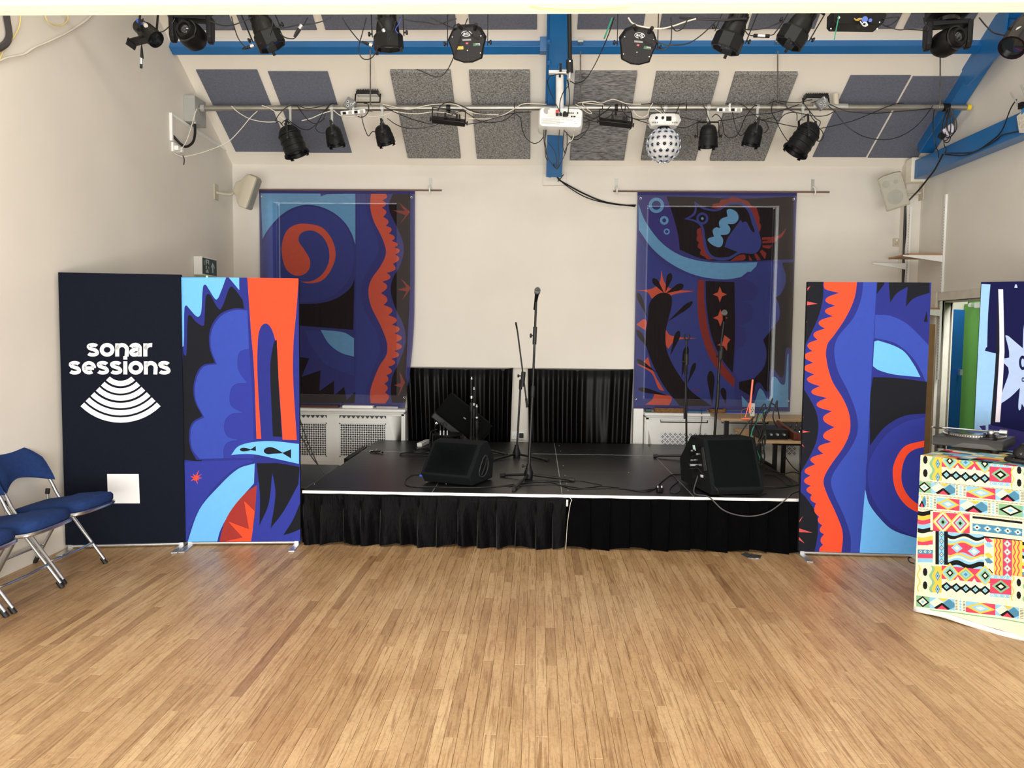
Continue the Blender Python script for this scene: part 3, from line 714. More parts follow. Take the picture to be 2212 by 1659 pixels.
nL=[((a[0]+c[0])/2-(38 if 700<a[1]<1300 else 26),(a[1]+c[1])/2) for a,c in zip(tipL,tipL[1:])]
WLy=[(sNV,FU),
(sLB,'285,210* 640,212* 645,232* 680,220* 863,215* 850,520* 820,440 720,330 570,283 430,330 340,420 297,505*'),
(sNV,'570,283 700,318 800,405 850,520* 860,600 840,720 760,820 640,868 500,874 380,820 300,700 280,590 300,480 380,370 470,305'),
(sMB,'570,293 700,330 790,410 838,520 842,600 820,710 745,805 640,855 500,862 390,808 312,700 292,590 312,480 390,380 480,315'),
(sNV,'1003,560 960,640 905,740 895,830 930,930 990,1040 1015,1130 1000,1200 940,1350 925,1470* 850,1470* 850,210* 915,210* 930,330 990,470'),
(sMB,'862,215* 908,215* 920,330 975,470 988,560 945,640 895,740 885,830 915,930 975,1040 1000,1130 985,1200 925,1350 905,1470* 848,1470* 852,900*'),
(sOR,'523,742* 580,752 650,735 700,680 732,590 715,500 660,425 590,400 500,400 440,440 412,520 415,600 440,670 490,705 540,700 575,665 578,610 545,550 512,500 520,460 560,438 610,442 660,480 692,550 690,630 650,700 590,738'),
(sBK,'845,725* 820,780 740,840 640,870 500,875* 300,850* 300,1000* 500,1003* 838,1030*'),
(sMB,'548,1030* 590,1130 680,1240 842,1305* 842,1200* 740,1160 642,1040*'),
(sLB,'642,1030* 780,1045 842,1080* 842,1190* 760,1165 690,1110'),
(sBK,'480,1100* 522,1120* 508,1190* 575,1200* 530,1310* 642,1272* 635,1395* 722,1335* 722,1422* 782,1370* 798,1450* 850,1398* 845,1468* 480,1468*'),
(sMB,'480,1130* 515,1150* 500,1175*'),
(sBK,'1075,215* 1050,300 1100,420 1140,530 1120,640 1075,720 1062,800 1090,900 1140,1000 1158,1100 1130,1210 1085,1310 1080,1400 1090,1462* 1240,1462* 1178,1300* 1178,215*'),
(sOR,'943,212* 940,300 960,380 1010,480 1033,570 1000,650 945,730 928,800 945,890 1000,1000 1043,1110 1040,1180 1000,1240 960,1330 940,1400 942,1467* 1040,1468* '+scallop(tipL,nL)+' 1030,212*'),
(sRD,'1110,268* 1177,325* 1117,400* 1150,345* 1070,315* 1145,320*'),(sRD,'1120,718* 1182,780* 1130,855* 1155,800* 1102,790* 1155,775*'),(sRD,'1132,1275* 1178,1340* 1135,1430* 1150,1370* 1098,1358* 1150,1345*')]
window_banner('sheer printed banner over the left window with orange crescent and wavy ribbon',-3.185,-1.405,.775,3.232,WLy,460,340,2.764,
   (-3.20,-1.10,'thin brown rod holding the left window banner'),[(-1.235,'zinc hook right of the left window banner')],
   lambda u,v: V((-.10*max(0,(.45-v)/.45)**2*max(0,(u-.75)/.25)**1.5,-.09*math.exp(-((u-1)/.18)**2)*math.exp(-((v-.12)/.25)**2)-.02*_s(u*9+v*3)*max(0,.5-v),0)))
def leaf(b,t,w):
    b,t=V(b),V(t); d=(t-b); n=V((-d.y,d.x)).normalized()*w
    P=[b,b+d*.4+n*.55,b+d*.8+n,t+n*.35,t-n*.35,b+d*.8-n,b+d*.4-n*.55]
    return '%g,%g* '%tuple(b)+' '.join('%g,%g'%tuple(p) for p in P[1:])
def ring(cx,cy,r): return ' '.join('%g,%g'%(cx+r*_c(a),cy+r*_s(a)) for a in [i*PI/5 for i in range(10)])
def s4(cx,cy,rx,ry): return star(cx,cy,[(0,rx),(90,ry),(180,rx),(270,ry)],min(rx,ry)*.42)
WRy=[(sNV,FU),
(sVI,'108,170* 275,150* 335,300 352,468* 250,420 170,300'),
(sBK,'275,150* 500,156 700,165 1035,150* 1032,525* 700,538* 500,525 355,468* 345,380 310,250'),
(sLB,ring(215,203,46)),(sNV,ring(215,203,27)),(sLB,ring(262,293,26)),(sNV,ring(262,293,12)),(sLB,ring(277,360,18)),(sNV,ring(277,360,10)),
(sMB,'100,375* 150,450 280,570 460,640* 470,900 560,1150 680,1290* 700,1402* 90,1402*'),
(sLB,'108,195* 150,300 250,430 380,510 560,545 818,543* 800,590 740,625 620,645 450,620 300,550 190,460 110,350*'),
(sRD,'540,218* 558,195 590,190* 600,172 648,165* 665,155 700,158 728,170* 760,178 782,205* 810,215 825,255* 832,280 830,305* 840,330 825,372* 800,345* 790,270 760,225 700,200 640,200 590,225*'),
(sRD,'480,335* 458,350 460,385* 455,410 470,425* 462,450 482,468* 478,495 505,510* 520,525 560,525* 510,480 495,400'),
(sRD,'655,537* 700,505 740,498 747,520 735,532*'),
(sMB,'440,178* 500,215 580,225 650,190 720,187 775,225 808,300 835,390 840,440 805,490 720,490 640,530 560,525 512,485 492,400 480,330 440,300 380,285* 430,255 445,220'),
(sBK,'453,202* 500,228 580,238 650,203 715,200 758,235 785,310 795,365 740,300 620,450* 700,482* 640,512 560,508 525,470 508,400 492,322 450,292 410,283* 445,260 456,228'),
(sMB,'718,290* 760,350 825,388 836,430 800,480 740,488 690,462 622,452* 640,400 682,340'),
(sMB,ring(490,282,36)),(sBK,ring(490,282,22)),(sLB,ring(490,282,8)),
(sLB,'640,228 690,240 706,280 682,312 640,314* 657,345 642,375 598,380* 614,410 600,450 560,445 522,412 530,398 560,390* 552,352 572,335 594,340* 590,302 610,280 640,270*'),
(sRD,'845,395* 940,385 995,335* 952,400 845,410*'),(sRD,'848,418* 942,405* 920,426* 848,430*'),(sRD,'848,443* 908,442* 890,463* 850,455*'),(sRD,'845,468* 872,490* 862,527* 832,480*'),(sRD,'812,490* 838,527* 815,532* 798,495*'),(sRD,'765,498* 788,532* 770,532*'),
(sRD,'465,648* 500,650* 505,800 540,1000 600,1130 685,1240* 680,1292* 600,1210 520,1080 470,900 460,750'),
(sBK,'510,655* 682,662* 685,1000 672,1205* 600,1110 545,980 515,800'),
(sOR,s4(595,735,42,48)),(sOR,s4(598,875,44,52)),(sOR,'622,978* 658,1005* 640,1030* 638,1072* 620,1045* 580,1038* 612,1020*'),
(sVI,'685,660* 760,640 815,690 800,760 720,775* 780,800 780,890 710,920* 745,950 740,1030 690,1070* 830,1000* 900,600* 760,600*'),
(sMB,'832,545* 900,545 965,570 985,650 950,735 920,750* 945,800 945,870 900,940 850,1005* 870,1080 850,1170 800,1230 720,1255 685,1205* 690,1070* 740,1030 745,950 710,920* 780,890 780,800 720,775* 800,760 815,690 760,650 740,640*'),
(sBK,'965,546* 1035,543* 1026,1085* 1000,1050 985,1070 975,1215 955,1230 900,1180 888,1290 875,1318 820,1260 790,1340 760,1330 710,1300* 710,1258* 800,1237* 858,1165 872,1080 852,1006* 905,940 950,870 945,795 925,752* 955,735 990,650'),
(sLB,'1003,1085* 1000,1407* 730,1407* 725,1340* 775,1390 800,1380 830,1298 850,1310 885,1360 905,1230 925,1228 970,1275 985,1230 995,1100'),
(sOR,'245,590* 262,660 300,700 447,715* 320,735 262,770 235,775 190,760 160,722 100,712* 190,700 235,660'),
(sOR,'95,915* 150,885 150,950*'),(sOR,'270,945* 300,980 456,998* 330,1010 285,1060* 262,1020'),
(sOR,'98,1152* 180,1175 215,1235 262,1312* 230,1300 190,1210 150,1180'),(sOR,'135,1140* 165,1108* 182,1172*'),
(sOR,'148,1393* 190,1360 205,1318* 300,1342 306,1362 290,1396*'),(sRD,'435,1305* 467,1305* 467,1311* 435,1311*'),
(sBK,'165,870 170,800 200,750 250,725 300,740 308,790 290,870 270,960 275,1060 305,1140 360,1230 420,1310 500,1370 548,1402* 355,1400* 330,1370 265,1290 215,1200 165,1080 150,990'),
(sBK,leaf((262,728),(195,642),17)),(sBK,leaf((268,724),(300,610),17)),(sBK,leaf((272,728),(375,680),20)),(sBK,leaf((280,900),(430,780),15)),(sBK,leaf((298,1100),(350,955),17)),
(sBK,leaf((365,1235),(398,1045),18)),(sBK,leaf((400,1270),(447,1145),13)),(sBK,leaf((550,1400),(540,1195),22)),(sBK,leaf((635,1400),(612,1295),17)),
(sBK,leaf((165,880),(103,728),15)),(sBK,leaf((185,1080),(98,950),15)),(sBK,leaf((215,1200),(98,1125),13)),(sBK,leaf((290,1340),(108,1298),14))]
window_banner('sheer printed banner over the right window with fish and coral shapes',1.10,2.865,.785,3.232,WRy,1340,370,2.764,
   (.83,3.22,'thin brown rod holding the right window banner'),[(.868,'zinc hook left of the right window banner'),(3.06,'zinc hook right of the right window banner')],
   lambda u,v: V((.0+.06*(1-v)*0,-.015*_s(u*8+v*2)*(1-v),0)))
# ============================================================ STAGE
SX0,SY0,SZ=-1.796,5.863,.413
stg=thing('stage','low black stage of twelve square deck panels with silver edging','stage',(SX0+2,SY0+1.5,0))
k=0
for j in range(3):
    for i in range(4):
        z=SZ-.0008*((i*3+j*5)%3)
        dl_=.996 if j<2 else .82
        o=B().box((SX0+i*1.0+.5,SY0+.002+dl_/2+j*1.005,z-.02),(.992,dl_,.04)).build('deck_panel',DECK,stg,world=True,bev=.002)
b=B()
for j in range(3):
    for i in range(4):
        x0,y0=SX0+i+.002,SY0+j*1.005+.002; yl=y0+(.98 if j<2 else .80)
        b.bx((x0,y0,SZ-.09),(x0+.996,y0+.02,SZ-.005)).bx((x0,y0+.98,SZ-.09),(x0+.996,y0+.999,SZ-.005))
        b.bx((x0,y0+.02,SZ-.09),(x0+.02,yl,SZ-.005)).bx((x0+.976,y0+.02,SZ-.09),(x0+.996,yl,SZ-.005))
for j in (1,2): b.bx((SX0,SY0+j*1.005-.0035,SZ-.02),(SX0+4,SY0+j*1.005-.0005,SZ-.0012))
for i in (1,2,3): b.bx((SX0+i-.0022,SY0,SZ-.02),(SX0+i+.0022,SY0+2.83,SZ-.0012))
b.build('deck_frame',ZINC,stg,world=True)
b=B()
for i in range(4): b.bx((SX0+i+.001,SY0-.013,SZ-.020),(SX0+i+.998,SY0-.0005,SZ+.0012))
b.build('edge_trim',mat('bright_edge_trim','F2F2F0',.25,.3,var=.03),stg,world=True)
b=B()
for i in range(5):
    for j in range(4): b.cyl((SX0+.06+i*.97,SY0+.08+j*.88,0),(SX0+.06+i*.97,SY0+.08+j*.88,SZ-.09),.024)
b.build('stage_legs',ALU,stg,world=True)
b=B(); rn=random.Random(5)
for (u,v) in [(0,.25),(0,1.3),(0,2.3),(2.03,.17),(2.03,.45),(2.03,.8),(2.03,1.3),(2.03,2.2),(2.03,2.6),(1.05,.35),(.98,1.02),(2.6,1.0),(2.55,2.0)]:
    b.cyl((SX0+u+.02,SY0+v,SZ),(SX0+u+.02,SY0+v,SZ+.0025),.006,n=8)
b.build('deck_screws',ZINC,stg,world=True); stg.children[-1]['kind']='stuff'
# skirts
def skirt_mesh(name,label,x0,x1,style,group):
    n=int((x1-x0)*110); rn=random.Random(3)
    Wd=x1-x0
    ph=[rn.random()*6 for _ in range(8)]
    piv=[x0+.03+i*.1475+rn.uniform(-.012,.012) for i in range(40)]
    def fn(u,v):
        x=x0+u*Wd; zt=SZ-.022-.012*abs(_s(x*2.1+1)); z=zt*v
        k=1-v
        if style==0:
            saw=0
            for p in piv:
                d=(x-p)/.1475
                if 0<=d<1: saw=(1-d)*.9+ .1*_s(d*6.28)
            y=-.012-.05*k**.8*saw-.012*k*_s(x*23+ph[0])-.010*k*_s(x*51+ph[1]+v*2)-.006*_s(x*37+4*v+ph[2])*k
        else:
            saw=0
            for p in piv:
                d=(x-p)/.1475
                if 0<=d<1: saw=d**3
            y=-.012-.034*(k**.7)*(saw)-.012*saw-.006*k*_s(x*9+ph[3])
        z+= .02*k*(saw if style==0 else saw*.5)*0 + k*k*(-.0)+(.012+.01*_s(x*14+ph[4]))*max(0,1-v*8)
        return V((x+.01*k*_s(x*17+ph[5]),SY0-.016+y,max(z,.003)))
    b=B().grid(fn,n,14)
    o=b.build(name,VEL2 if style==0 else VEL,ang=50); tag(o,label,'stage skirt',group)
    bb=B().grid(lambda u,v:V((x0+u*Wd,SY0-.026-.006*_s((x0+u*Wd)*8)*(1-v)-.004*_s(u*60)*(1-v),SZ-.02-.042*(1-v)-.004*_s(u*31))),int(Wd*40),3)
    bb.build('top_band',VEL2 if style==0 else VEL,o,world=True)
    return o
sk='velvet skirts along the stage front'
skirt_mesh('stage_skirt','black velvet stage skirt with loose shiny folds, left half',SX0-.01,SX0+2.03,0,sk)
skirt_mesh('stage_skirt','black velvet stage skirt with flat even pleats, right half',SX0+2.045,SX0+4.01,1,sk)
tag(B().tube([V((SX0+2.04,SY0-.03,SZ-.004)),V((SX0+2.07,SY0-.045,SZ-.03)),V((SX0+2.06,SY0-.05,SZ-.06)),V((SX0+2.04,SY0-.06,.2)),V((SX0+2.03,SY0-.07,.01))],.0018).build('cord',CWHT),'white cord hanging down the join of the stage skirts','cord')
tp=B(); c=atZ(1620,1201)
tp.prism([(-.03,-.06),(.05,-.08),(.09,.01),(-.02,.07),(-.06,.03)],.003,c+V((0,.0,.001)))
tag(tp.build('tape_piece',mat('silver_tape','8A8F92',.3,.8,bump=.5,bscale=60)),'crumpled silver tape on the floor under the stage skirt','tape')
# back curtains
def curtain(label,x0,x1,z1,seed):
    rn=random.Random(seed); W=x1-x0; F=[(rn.uniform(22,62),rn.random()*6,rn.uniform(.3,1)) for _ in range(6)]
    def fn(u,v):
        x=x0+u*W; zt=z1-.012*_s(u*PI)+.012*max(0,(u-.94)*16)**1
        z=SZ-.06+(zt-SZ+.06)*v; a=.014+.034*(1-v)**.6
        y=(.35+.65*abs(_s(x*6+seed)))*sum(_s((x+.008*_s(v*2.5+p))*f+p)*am for f,p,am in F)/3.0*a
        sp=1-.05*(v-.5)*0
        return V((x0+W/2+(x-x0-W/2)*(1-.035*(1-v)*(v<1)),YB-.115+y*.9-(0 if v<.97 else -.02),z))
    o=B().grid(fn,150,14).build('curtain',SAT,ang=60); tag(o,label,'curtain','short black curtains behind the stage')
    t=B().bx((x0,YB-.09,z1-.02),(x1,YB-.075,z1+.0)); t.build('curtain_batten',BLKP,o,world=True)
curtain('short black satin curtain behind the stage, left of the socket',-1.49,-.275,1.232,4)
curtain('short black satin curtain behind the stage, right of the socket',-.105,1.09,1.236,9)
def socket(label,c,nrm,w_=.146,h=.086,black=False,m=None):
    nrm=V(nrm); X=V((-nrm.y,nrm.x,0)); o=thing('wall_socket',label,'socket',c)
    R=Matrix((X,nrm,V((0,0,1)))).transposed()
    B().box(V(c)+nrm*.006,(w_,.012,h),R).build('faceplate',m or WPLAS,o,world=True,bev=.002)
    for s in (-1,1):
        if w_<.1 and s>0: break
        p=V(c)+X*(s*w_*.24 if w_>.1 else 0)+nrm*.0125
        B().box(p+V((0,0,.025)),(.014,.006,.02),R).build('switch',WPLAS,o,world=True)
        q=B(); 
        for dx,dz in ((0,.008),(-.011,-.012),(.011,-.012)): q.box(p+X*dx+V((0,0,dz-.006)),(.004,.002,.007),R)
        q.build('socket_holes',DARKH,o,world=True)
    if black: B().box(V(c)+X*(w_*.24)+nrm*.03+V((0,0,-.01)),(.05,.05,.05),R).build('plug',BLKP,o,world=True,bev=.006)
    return o
c=atY(1118,940,YB-.001); socket('white double wall socket between the two black curtains',(c.x,YB,c.z),(0,-1,0),black=False)
pz=B().box((c.x+.045,YB-.035,c.z-.0),(.05,.045,.055)); tag(pz.build('power_plug',BLKP,bev=.006),'black plug in the socket between the curtains','plug')
# radiator covers
def lattice(b,x0,x1,z0,z1,y,style,yb):
    # white perforated sheet built as lattice bars in front of a dark cavity
    if style=='diamond':
        p=.052; s=.0105
        # horizontal/vertical framing
        import itertools
        W,H_=x1-x0,z1-z0; n=int((W+H_)/p)+2
        for k in range(-n,n):
            for sg in (1,-1):
                pts=[]
                # line z = sg*(x) + k*p (relative)
                def zz(x): return sg*x+k*p
                xa,xb=0,W; za,zb_=zz(0),zz(W)
                if sg>0: xa=max(0,-k*p); xb=min(W,H_-k*p)
                else: xa=max(0,k*p-H_); xb=min(W,k*p)
                if xb-xa<.02: continue
                A=V((x0+xa,0,z0+zz(xa))); C=V((x0+xb,0,z0+zz(xb))); d=(C-A).normalized(); nn=V((-d.z,0,d.x))*s*.78
                b.loft([[V((q.x,yy,q.z)) for q in (A-nn,A+nn,C+nn,C-nn)] for yy in (y,y+.004)])
    else: pass
def rad_cover(label,x0,x1,pan,style):
    o=thing('radiator_cover',label,'radiator cover',((x0+x1)/2,8.72,0),0,'white radiator covers under the windows')
    yf=8.71; zt=.765
    top=B(); top.bx((x0-.02,yf-.045,zt-.03),(x1+.02,YB,zt)).bx((x0,yf-.02,zt-.055),(x1,YB,zt-.03)); top.build('shelf',WHITE,o,bev=.006,world=True)
    body=B()
    # front panel with rectangular openings
    xs=sorted(set([x0,x1]+[q for p in pan for q in (p[0],p[1])])); 
    def fp(a,c,za,zb_): body.bx((a,yf,za),(c,yf+.015,zb_))
    for a,c in zip(xs,xs[1:]):
        hole=[p for p in pan if p[0]<=a and p[1]>=c]
        if hole:
            h=hole[0]; fp(a,c,0,h[2]); fp(a,c,h[3],h[4]); fp(a,c,h[5],zt-.055)
        else: fp(a,c,0,zt-.055)
    body.bx((x0,yf-.008,0),(x0+.03,yf,zt-.055)).bx((x1-.03,yf-.008,0),(x1,yf,zt-.055)).bx((x0,yf-.008,zt-.075),(x1,yf,zt-.055))
    body.bx((x0-.01,yf+.015,0),(x0,YB,zt-.055)).bx((x1,yf+.015,0),(x1+.01,YB,zt-.055))
    body.build('front_panel',WHITE,o,world=True,bev=.001)
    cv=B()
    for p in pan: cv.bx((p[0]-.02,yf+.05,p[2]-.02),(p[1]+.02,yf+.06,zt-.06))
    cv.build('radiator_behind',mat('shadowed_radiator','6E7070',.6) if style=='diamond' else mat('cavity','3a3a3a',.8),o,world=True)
    for p in pan:
        g=B()
        if style=='diamond':
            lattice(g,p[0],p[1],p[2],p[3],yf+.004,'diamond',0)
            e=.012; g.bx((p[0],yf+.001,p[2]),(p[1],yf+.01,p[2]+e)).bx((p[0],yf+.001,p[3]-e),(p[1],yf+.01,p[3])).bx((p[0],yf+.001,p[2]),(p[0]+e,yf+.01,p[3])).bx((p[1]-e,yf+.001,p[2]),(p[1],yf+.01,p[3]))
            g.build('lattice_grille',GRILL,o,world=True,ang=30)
            s=B(); n=int((p[1]-p[0])/.05); 
            for i in range(n):
                xx=p[0]+(i+.5)*(p[1]-p[0])/n; s.prism([(-.022,0),(.022,0),(0,.03)],.004,(xx,yf+.006,p[4]),(1,0,0),(0,0,1))
            s.build('slot_grille',GRILL,o,world=True)
        else:
            g.bx((p[0],yf+.002,p[2]),(p[1],yf+.006,p[3])); g.build('fretwork_sheet',PRW,o,world=True)
            s=B(); pt=.056; n=0; zz=p[2]+.028; r=0
            while zz<p[3]-.012:
                xx=p[0]+.03+(pt/2 if r%2 else 0)
                while xx<p[1]-.02:
                    for dx,dz in ((.011,0),(-.011,0),(0,.011),(0,-.011)):
                        s.prism([(-.0045,0),(0,-.0045),(.0045,0),(0,.0045)] if 0 else [(-.005,-.002),(-.002,-.005),(.002,-.005),(.005,-.002),(.005,.002),(.002,.005),(-.002,.005),(-.005,.002)],.0012,(xx+dx,yf+.002,zz+dz),(1,0,0),(0,0,1))
                    s.box((xx,yf+.0014,zz),(.005,.0012,.005))
                    xx+=pt
                zz+=pt/2; r+=1
            so=s.build('fretwork_holes',DARKH,o,world=True); so['kind']='stuff'
            B().bx((p[0]+.01,yf+.012,p[4]+.012),(p[1]-.01,yf+.04,p[5])).build('slot_lip',WHITE,o,world=True)
    return o
xa=lambda px,Y=8.71: atY(px,930,Y).x
rad_cover('white radiator cover with diamond lattice grilles left of the stage',XL+.02,-1.50,[(xa(585),xa(706),.21,.60,.655,.695),(xa(733),xa(834),.21,.60,.655,.695)],'diamond')
rad_cover('white radiator cover with small cross shaped cut-outs behind the right stands',xa(1395),2.98,[(xa(1426),xa(1529),.30,.545,.655,.695),(xa(1558),xa(1660),.30,.545,.655,.695),(xa(1690),xa(1722),.30,.545,.655,.695)],'cross')
struct(B().bx((1.10,8.80,.30),(xa(1395)-.02,YB,.80)).build('trim_3',WHITE))
# sill clutter
for x0,x1,lab,m,h in [(-3.0,-2.27,'flat dark reddish board lying on the left window ledge',mat('dark_mahogany','4A2A24',.5),.028),(-2.22,-1.87,'white flat box lying in the middle of the left ledge',WPLAS,.030),(-1.83,-1.58,'grey flat box lying at the right of the left ledge',mat('grey_box','9EA0A6',.5),.024)]:
    tag(B().box(((x0+x1)/2,8.83,.765+h/2),(x1-x0,.12,h)).build('flat_box',m,bev=.003),lab,'box')
def basket(label,x0,x1,h):
    o=thing('wicker_basket',label,'basket',((x0+x1)/2,8.82,.766))
    cx,hw,hd=(x0+x1)/2,(x1-x0)/2,.08
    b=B()
    def rr(sx,sy,z,n=28): return [V((cx+sx*abs(_c(t))**.5*(1 if _c(t)>0 else -1),8.82+sy*abs(_s(t))**.5*(1 if _s(t)>0 else -1),z)) for t in [2*PI*i/n for i in range(n)]]
    b.loft([rr(hw*.93,hd*.9,.767),rr(hw,hd,.767+h),rr(hw*.96,hd*.9,.767+h),rr(hw*.9,hd*.82,.775)],True)
    b.build('basket_body',BASK,o,world=True)
    b=B()
    for i in range(4):
        b.tube(rr(hw*(.945+.018*i)+.002,hd*(.92+.03*i)+.002,.772+i*h/3.4),.0045,5,0,True)
    b.build('woven_rim',BASK,o,world=True)
basket('long wicker basket on the right window ledge',atY(1412,888,8.82).x,atY(1478,888,8.82).x,.045)
basket('small wicker basket further right on the right window ledge',atY(1532,890,8.82).x,atY(1566,890,8.82).x,.04)
tag(B().box((atY(1400,887,8.8).x,8.80,.785),(.07,.07,.036)).build('small_case',mat('dark_teal','10333F',.4),bev=.004),'small dark teal case left of the wicker baskets','case')
tag(B().box((1.78,8.85,.776),(.30,.1,.018)).build('blue_folder',mat('teal_card','17567A',.5),bev=.002),'thin blue folder between the two wicker baskets','folder')
tag(B().box((2.35,8.84,.773),(.52,.1,.013)).build('blue_folder',mat('royal_card','1C3FA8',.5),bev=.002),'long royal blue folder right of the baskets','folder')
# black case left of stage
cs=thing('equipment_case','low black equipment case on the floor left of the stage','case',(-2.2,6.9,0))
B().bx((-2.75,6.3,0),(-1.90,7.35,.31)).build('case_body',BLKP,cs,world=True,bev=.02)
B().bx((-2.77,6.28,.315),(-1.885,7.37,.355)).build('case_lid',mat('case_lid','24282B',.35,var=.1),cs,world=True,bev=.015)
B().bx((-1.885,7.5,0),(-1.83,8.3,.395)).build('side_ramp',BLKP,cs,world=True,bev=.004)
# ============================================================ floor monitors
def monitor(label,A,C,D,h,detail,side):
    """A,C front bottom corners (left,right), D depth dir length"""
    A,C=V(A),V(C); X=(C-A); W=X.length; X.normalize(); Y=V((-X.y,X.x,0)); o=thing('stage_monitor',label,'speaker',tuple((A+C)/2+Y*.2),math.atan2(X.y,X.x),'wedge monitors on the stage')
    pr=detail
    def P(u,q): return A+X*u+Y*q[0]+V((0,0,q[1]))
    b=B(); b.loft([[P(0,q) for q in pr],[P(W,q) for q in pr]]); b.build('cabinet',CAR,o,world=True,bev=.012)
    g=B(); q0,q1=pr[1],pr[2]; d=V((q1[0]-q0[0],q1[1]-q0[1])); nrm=V((-d.y,d.x)).normalized()*.004
    qa=(q0[0]+d.x*.05+nrm.x,q0[1]+d.y*.05+nrm.y); qb=(q0[0]+d.x*.95+nrm.x,q0[1]+d.y*.95+nrm.y)
    g.loft([[P(.03,qa),P(W-.03,qa),P(W-.03,qb),P(.03,qb)]]); g.build('grille_cloth',CAR,o,world=True,solid=.002)
    for u in (.06,W-.06):
        for q in (.06,pr[-1][0]-.05):
            f=B(); f.cyl(P(u,(q,-.012)),P(u,(q,0)),.012,n=10); f.build('rubber_foot',RUB,o,world=True)
    return o,P,W,X,Y
# local profile: (forward 0 -> back), height above deck
prof=[(.0,.018+.0),(-.055,.10),(.16,.335),(.36,.335),(.40,.03)]
prof=[(.02,.012),(-.05,.09),(.17,.33),(.30,.34),(.43,.20),(.40,.012)]
A=atZ(914,1044,SZ); C=atZ(1020,1054,SZ); A=V((A.x,A.y,SZ)); C=V((C.x,C.y,SZ))
m1,P1,Wm,Xm,Ym=monitor('black wedge monitor with round handle hole, left of the centre microphone stand',A,C,None,0,prof,1)
q=[(.12,.10),(.20,.21),(.27,.22),(.30,.14),(.25,.07),(.17,.06)]
B().loft([[P1(Wm+.001,p) for p in q],[P1(Wm+.004,((p[0]-.2)*.8+.2,(p[1]-.135)*.8+.135)) for p in q]]).build('handle_recess',mat('handle_black','050505',.4),m1,world=True)
B().tube([P1(Wm+.003,p) for p in q],.004,6,2,True).build('recess_edge_highlight',mat('edge_highlight_grey','3A3B3D',.35),m1,world=True)  # paler ring put in as the highlight along the recess edge
B().tube([P1(Wm+.008,(.15,.075)),P1(Wm+.014,(.20,.14)),P1(Wm+.008,(.25,.205))],.009).build('handle_bar',BLKG,m1,world=True)
B().cyl(P1(-.03,(.0,.06)),P1(.0,(.0,.06)),.009).build('jack_plug',BLUC,m1,world=True)
prof2=[(.03,.012),(-.01,.13),(.22,.40),(.36,.41),(.50,.22),(.46,.012)]
A=atZ(1534,1074,SZ); C=atZ(1642,1072,SZ); A=V((A.x,A.y,SZ)); C=V((C.x+.02,C.y+.01,SZ))
m2,P2,W2,X2,Y2=monitor('large black wedge monitor with lit control panel on its left side, right of the stage',A,C,None,0,[(.0,.014),(-.03,.06),(.16,.43),(.42,.42),(.66,.20),(.62,.014)],-1)
def s2(q,o=.003): return P2(-o,q)
B().loft([[s2(p,.001) for p in ((.14,.10),(.36,.08),(.44,.30),(.20,.36))],[s2(p,.004) for p in ((.14,.10),(.36,.08),(.44,.30),(.20,.36))]]).build('control_panel',BLKG,m2,world=True); cpn=[q for q in m2.children if q.name.startswith('control_panel')][0]
B().loft([[s2(p,.001) for p in ((.07,.19),(.12,.18),(.19,.35),(.15,.36))],[s2(p,.005) for p in ((.07,.19),(.12,.18),(.19,.35),(.15,.36))]]).build('handle_slot',mat('slot_grey','2A2C2E',.5),m2,world=True)
rn=random.Random(2)
for i in range(14):
    q=(.18+.19*rn.random(),.12+.19*rn.random()); B().cyl(s2(q,.004),s2(q,.018),.008,n=8).build('control_knob',ALU if i%4==0 else BLKP,cpn,world=True)
B().loft([[s2(p,o_) for p in ((.30,.31),(.34,.305),(.36,.345),(.32,.35))] for o_ in (.004,.007)]).build('display',mat('lit_display','B9D8CC',.4,emit=.3),cpn,world=True)
B().loft([[s2(p,o_) for p in ((.13,.125),(.18,.12),(.185,.14),(.135,.145))] for o_ in (.004,.007)]).build('sticker',PRW,m2,world=True)
for q in ((.28,.17),(.31,.20),(.27,.20)): B().cyl(s2(q,.0),s2(q,.06),.009).build('cable_plug',BLKP if q[0]>.27 else ALU,cpn,world=True)
# ============================================================ mic stands
def mic(b_pos,d,root_label,parent=None):
    o=thing('microphone',root_label,'microphone',tuple(b_pos)); d=V(d).normalized()
    B().lathe(b_pos,d,[(-.10,.010),(-.02,.013),(.05,.017),(.058,.022),(.064,.022)],14).build('handle',BLKP,o,world=True)
    g=B(); c=V(b_pos)+d*.085; g.lathe(c-d*.022,d,[(0,.022),(.004,.0245),(.02,.0255),(.036,.023),(.046,.016),(.05,.004)],16); g.build('grille_head',mat('mesh_grey','7B7E80',.4,.8,var=.3,vscale=300,bump=.8,bscale=500),o,world=True)
    B().lathe(c,d,[(-.004,.0265),(.004,.0265)],16).build('grille_band',ALU,o,world=True)
    return o
def tripod(label,hub,legs,polepts,extra,r=.0115,group='microphone stands on the stage'):
    o=thing('microphone_stand',label,'microphone stand',(hub.x,hub.y,SZ),0,group)
    B().lathe(hub,(0,0,1),[(-.05,.02),(-.045,.034),(0,.040),(.03,.030),(.065,.019),(.08,.019)],12).build('tripod_hub',BLKP,o,world=True)
    for l in legs:
        lg=B().cyl(hub+V((0,0,-.01)),l+V((0,0,.013)),.0115,n=8).build('leg',BLK,o,world=True)
        d=(l-hub).normalized(); B().cyl(l+V((0,0,.013))-d*.03,l+V((0,0,.013))+d*.012,.0165,n=10).build('leg_tip',RUB,lg,world=True)
    B().cyl(hub,polepts[0],r).build('lower_pole',BLK,o,world=True)
    if len(polepts)>1: B().cyl(polepts[0],polepts[1],r*.72).build('upper_pole',BLK,o,world=True)
    B().lathe(polepts[0]-V((0,0,.03)),(polepts[0]-hub),[(-.06,.013),(-.05,.017),(.03,.017),(.04,.013)],12).build('clutch',RUB,o,world=True)
    return o
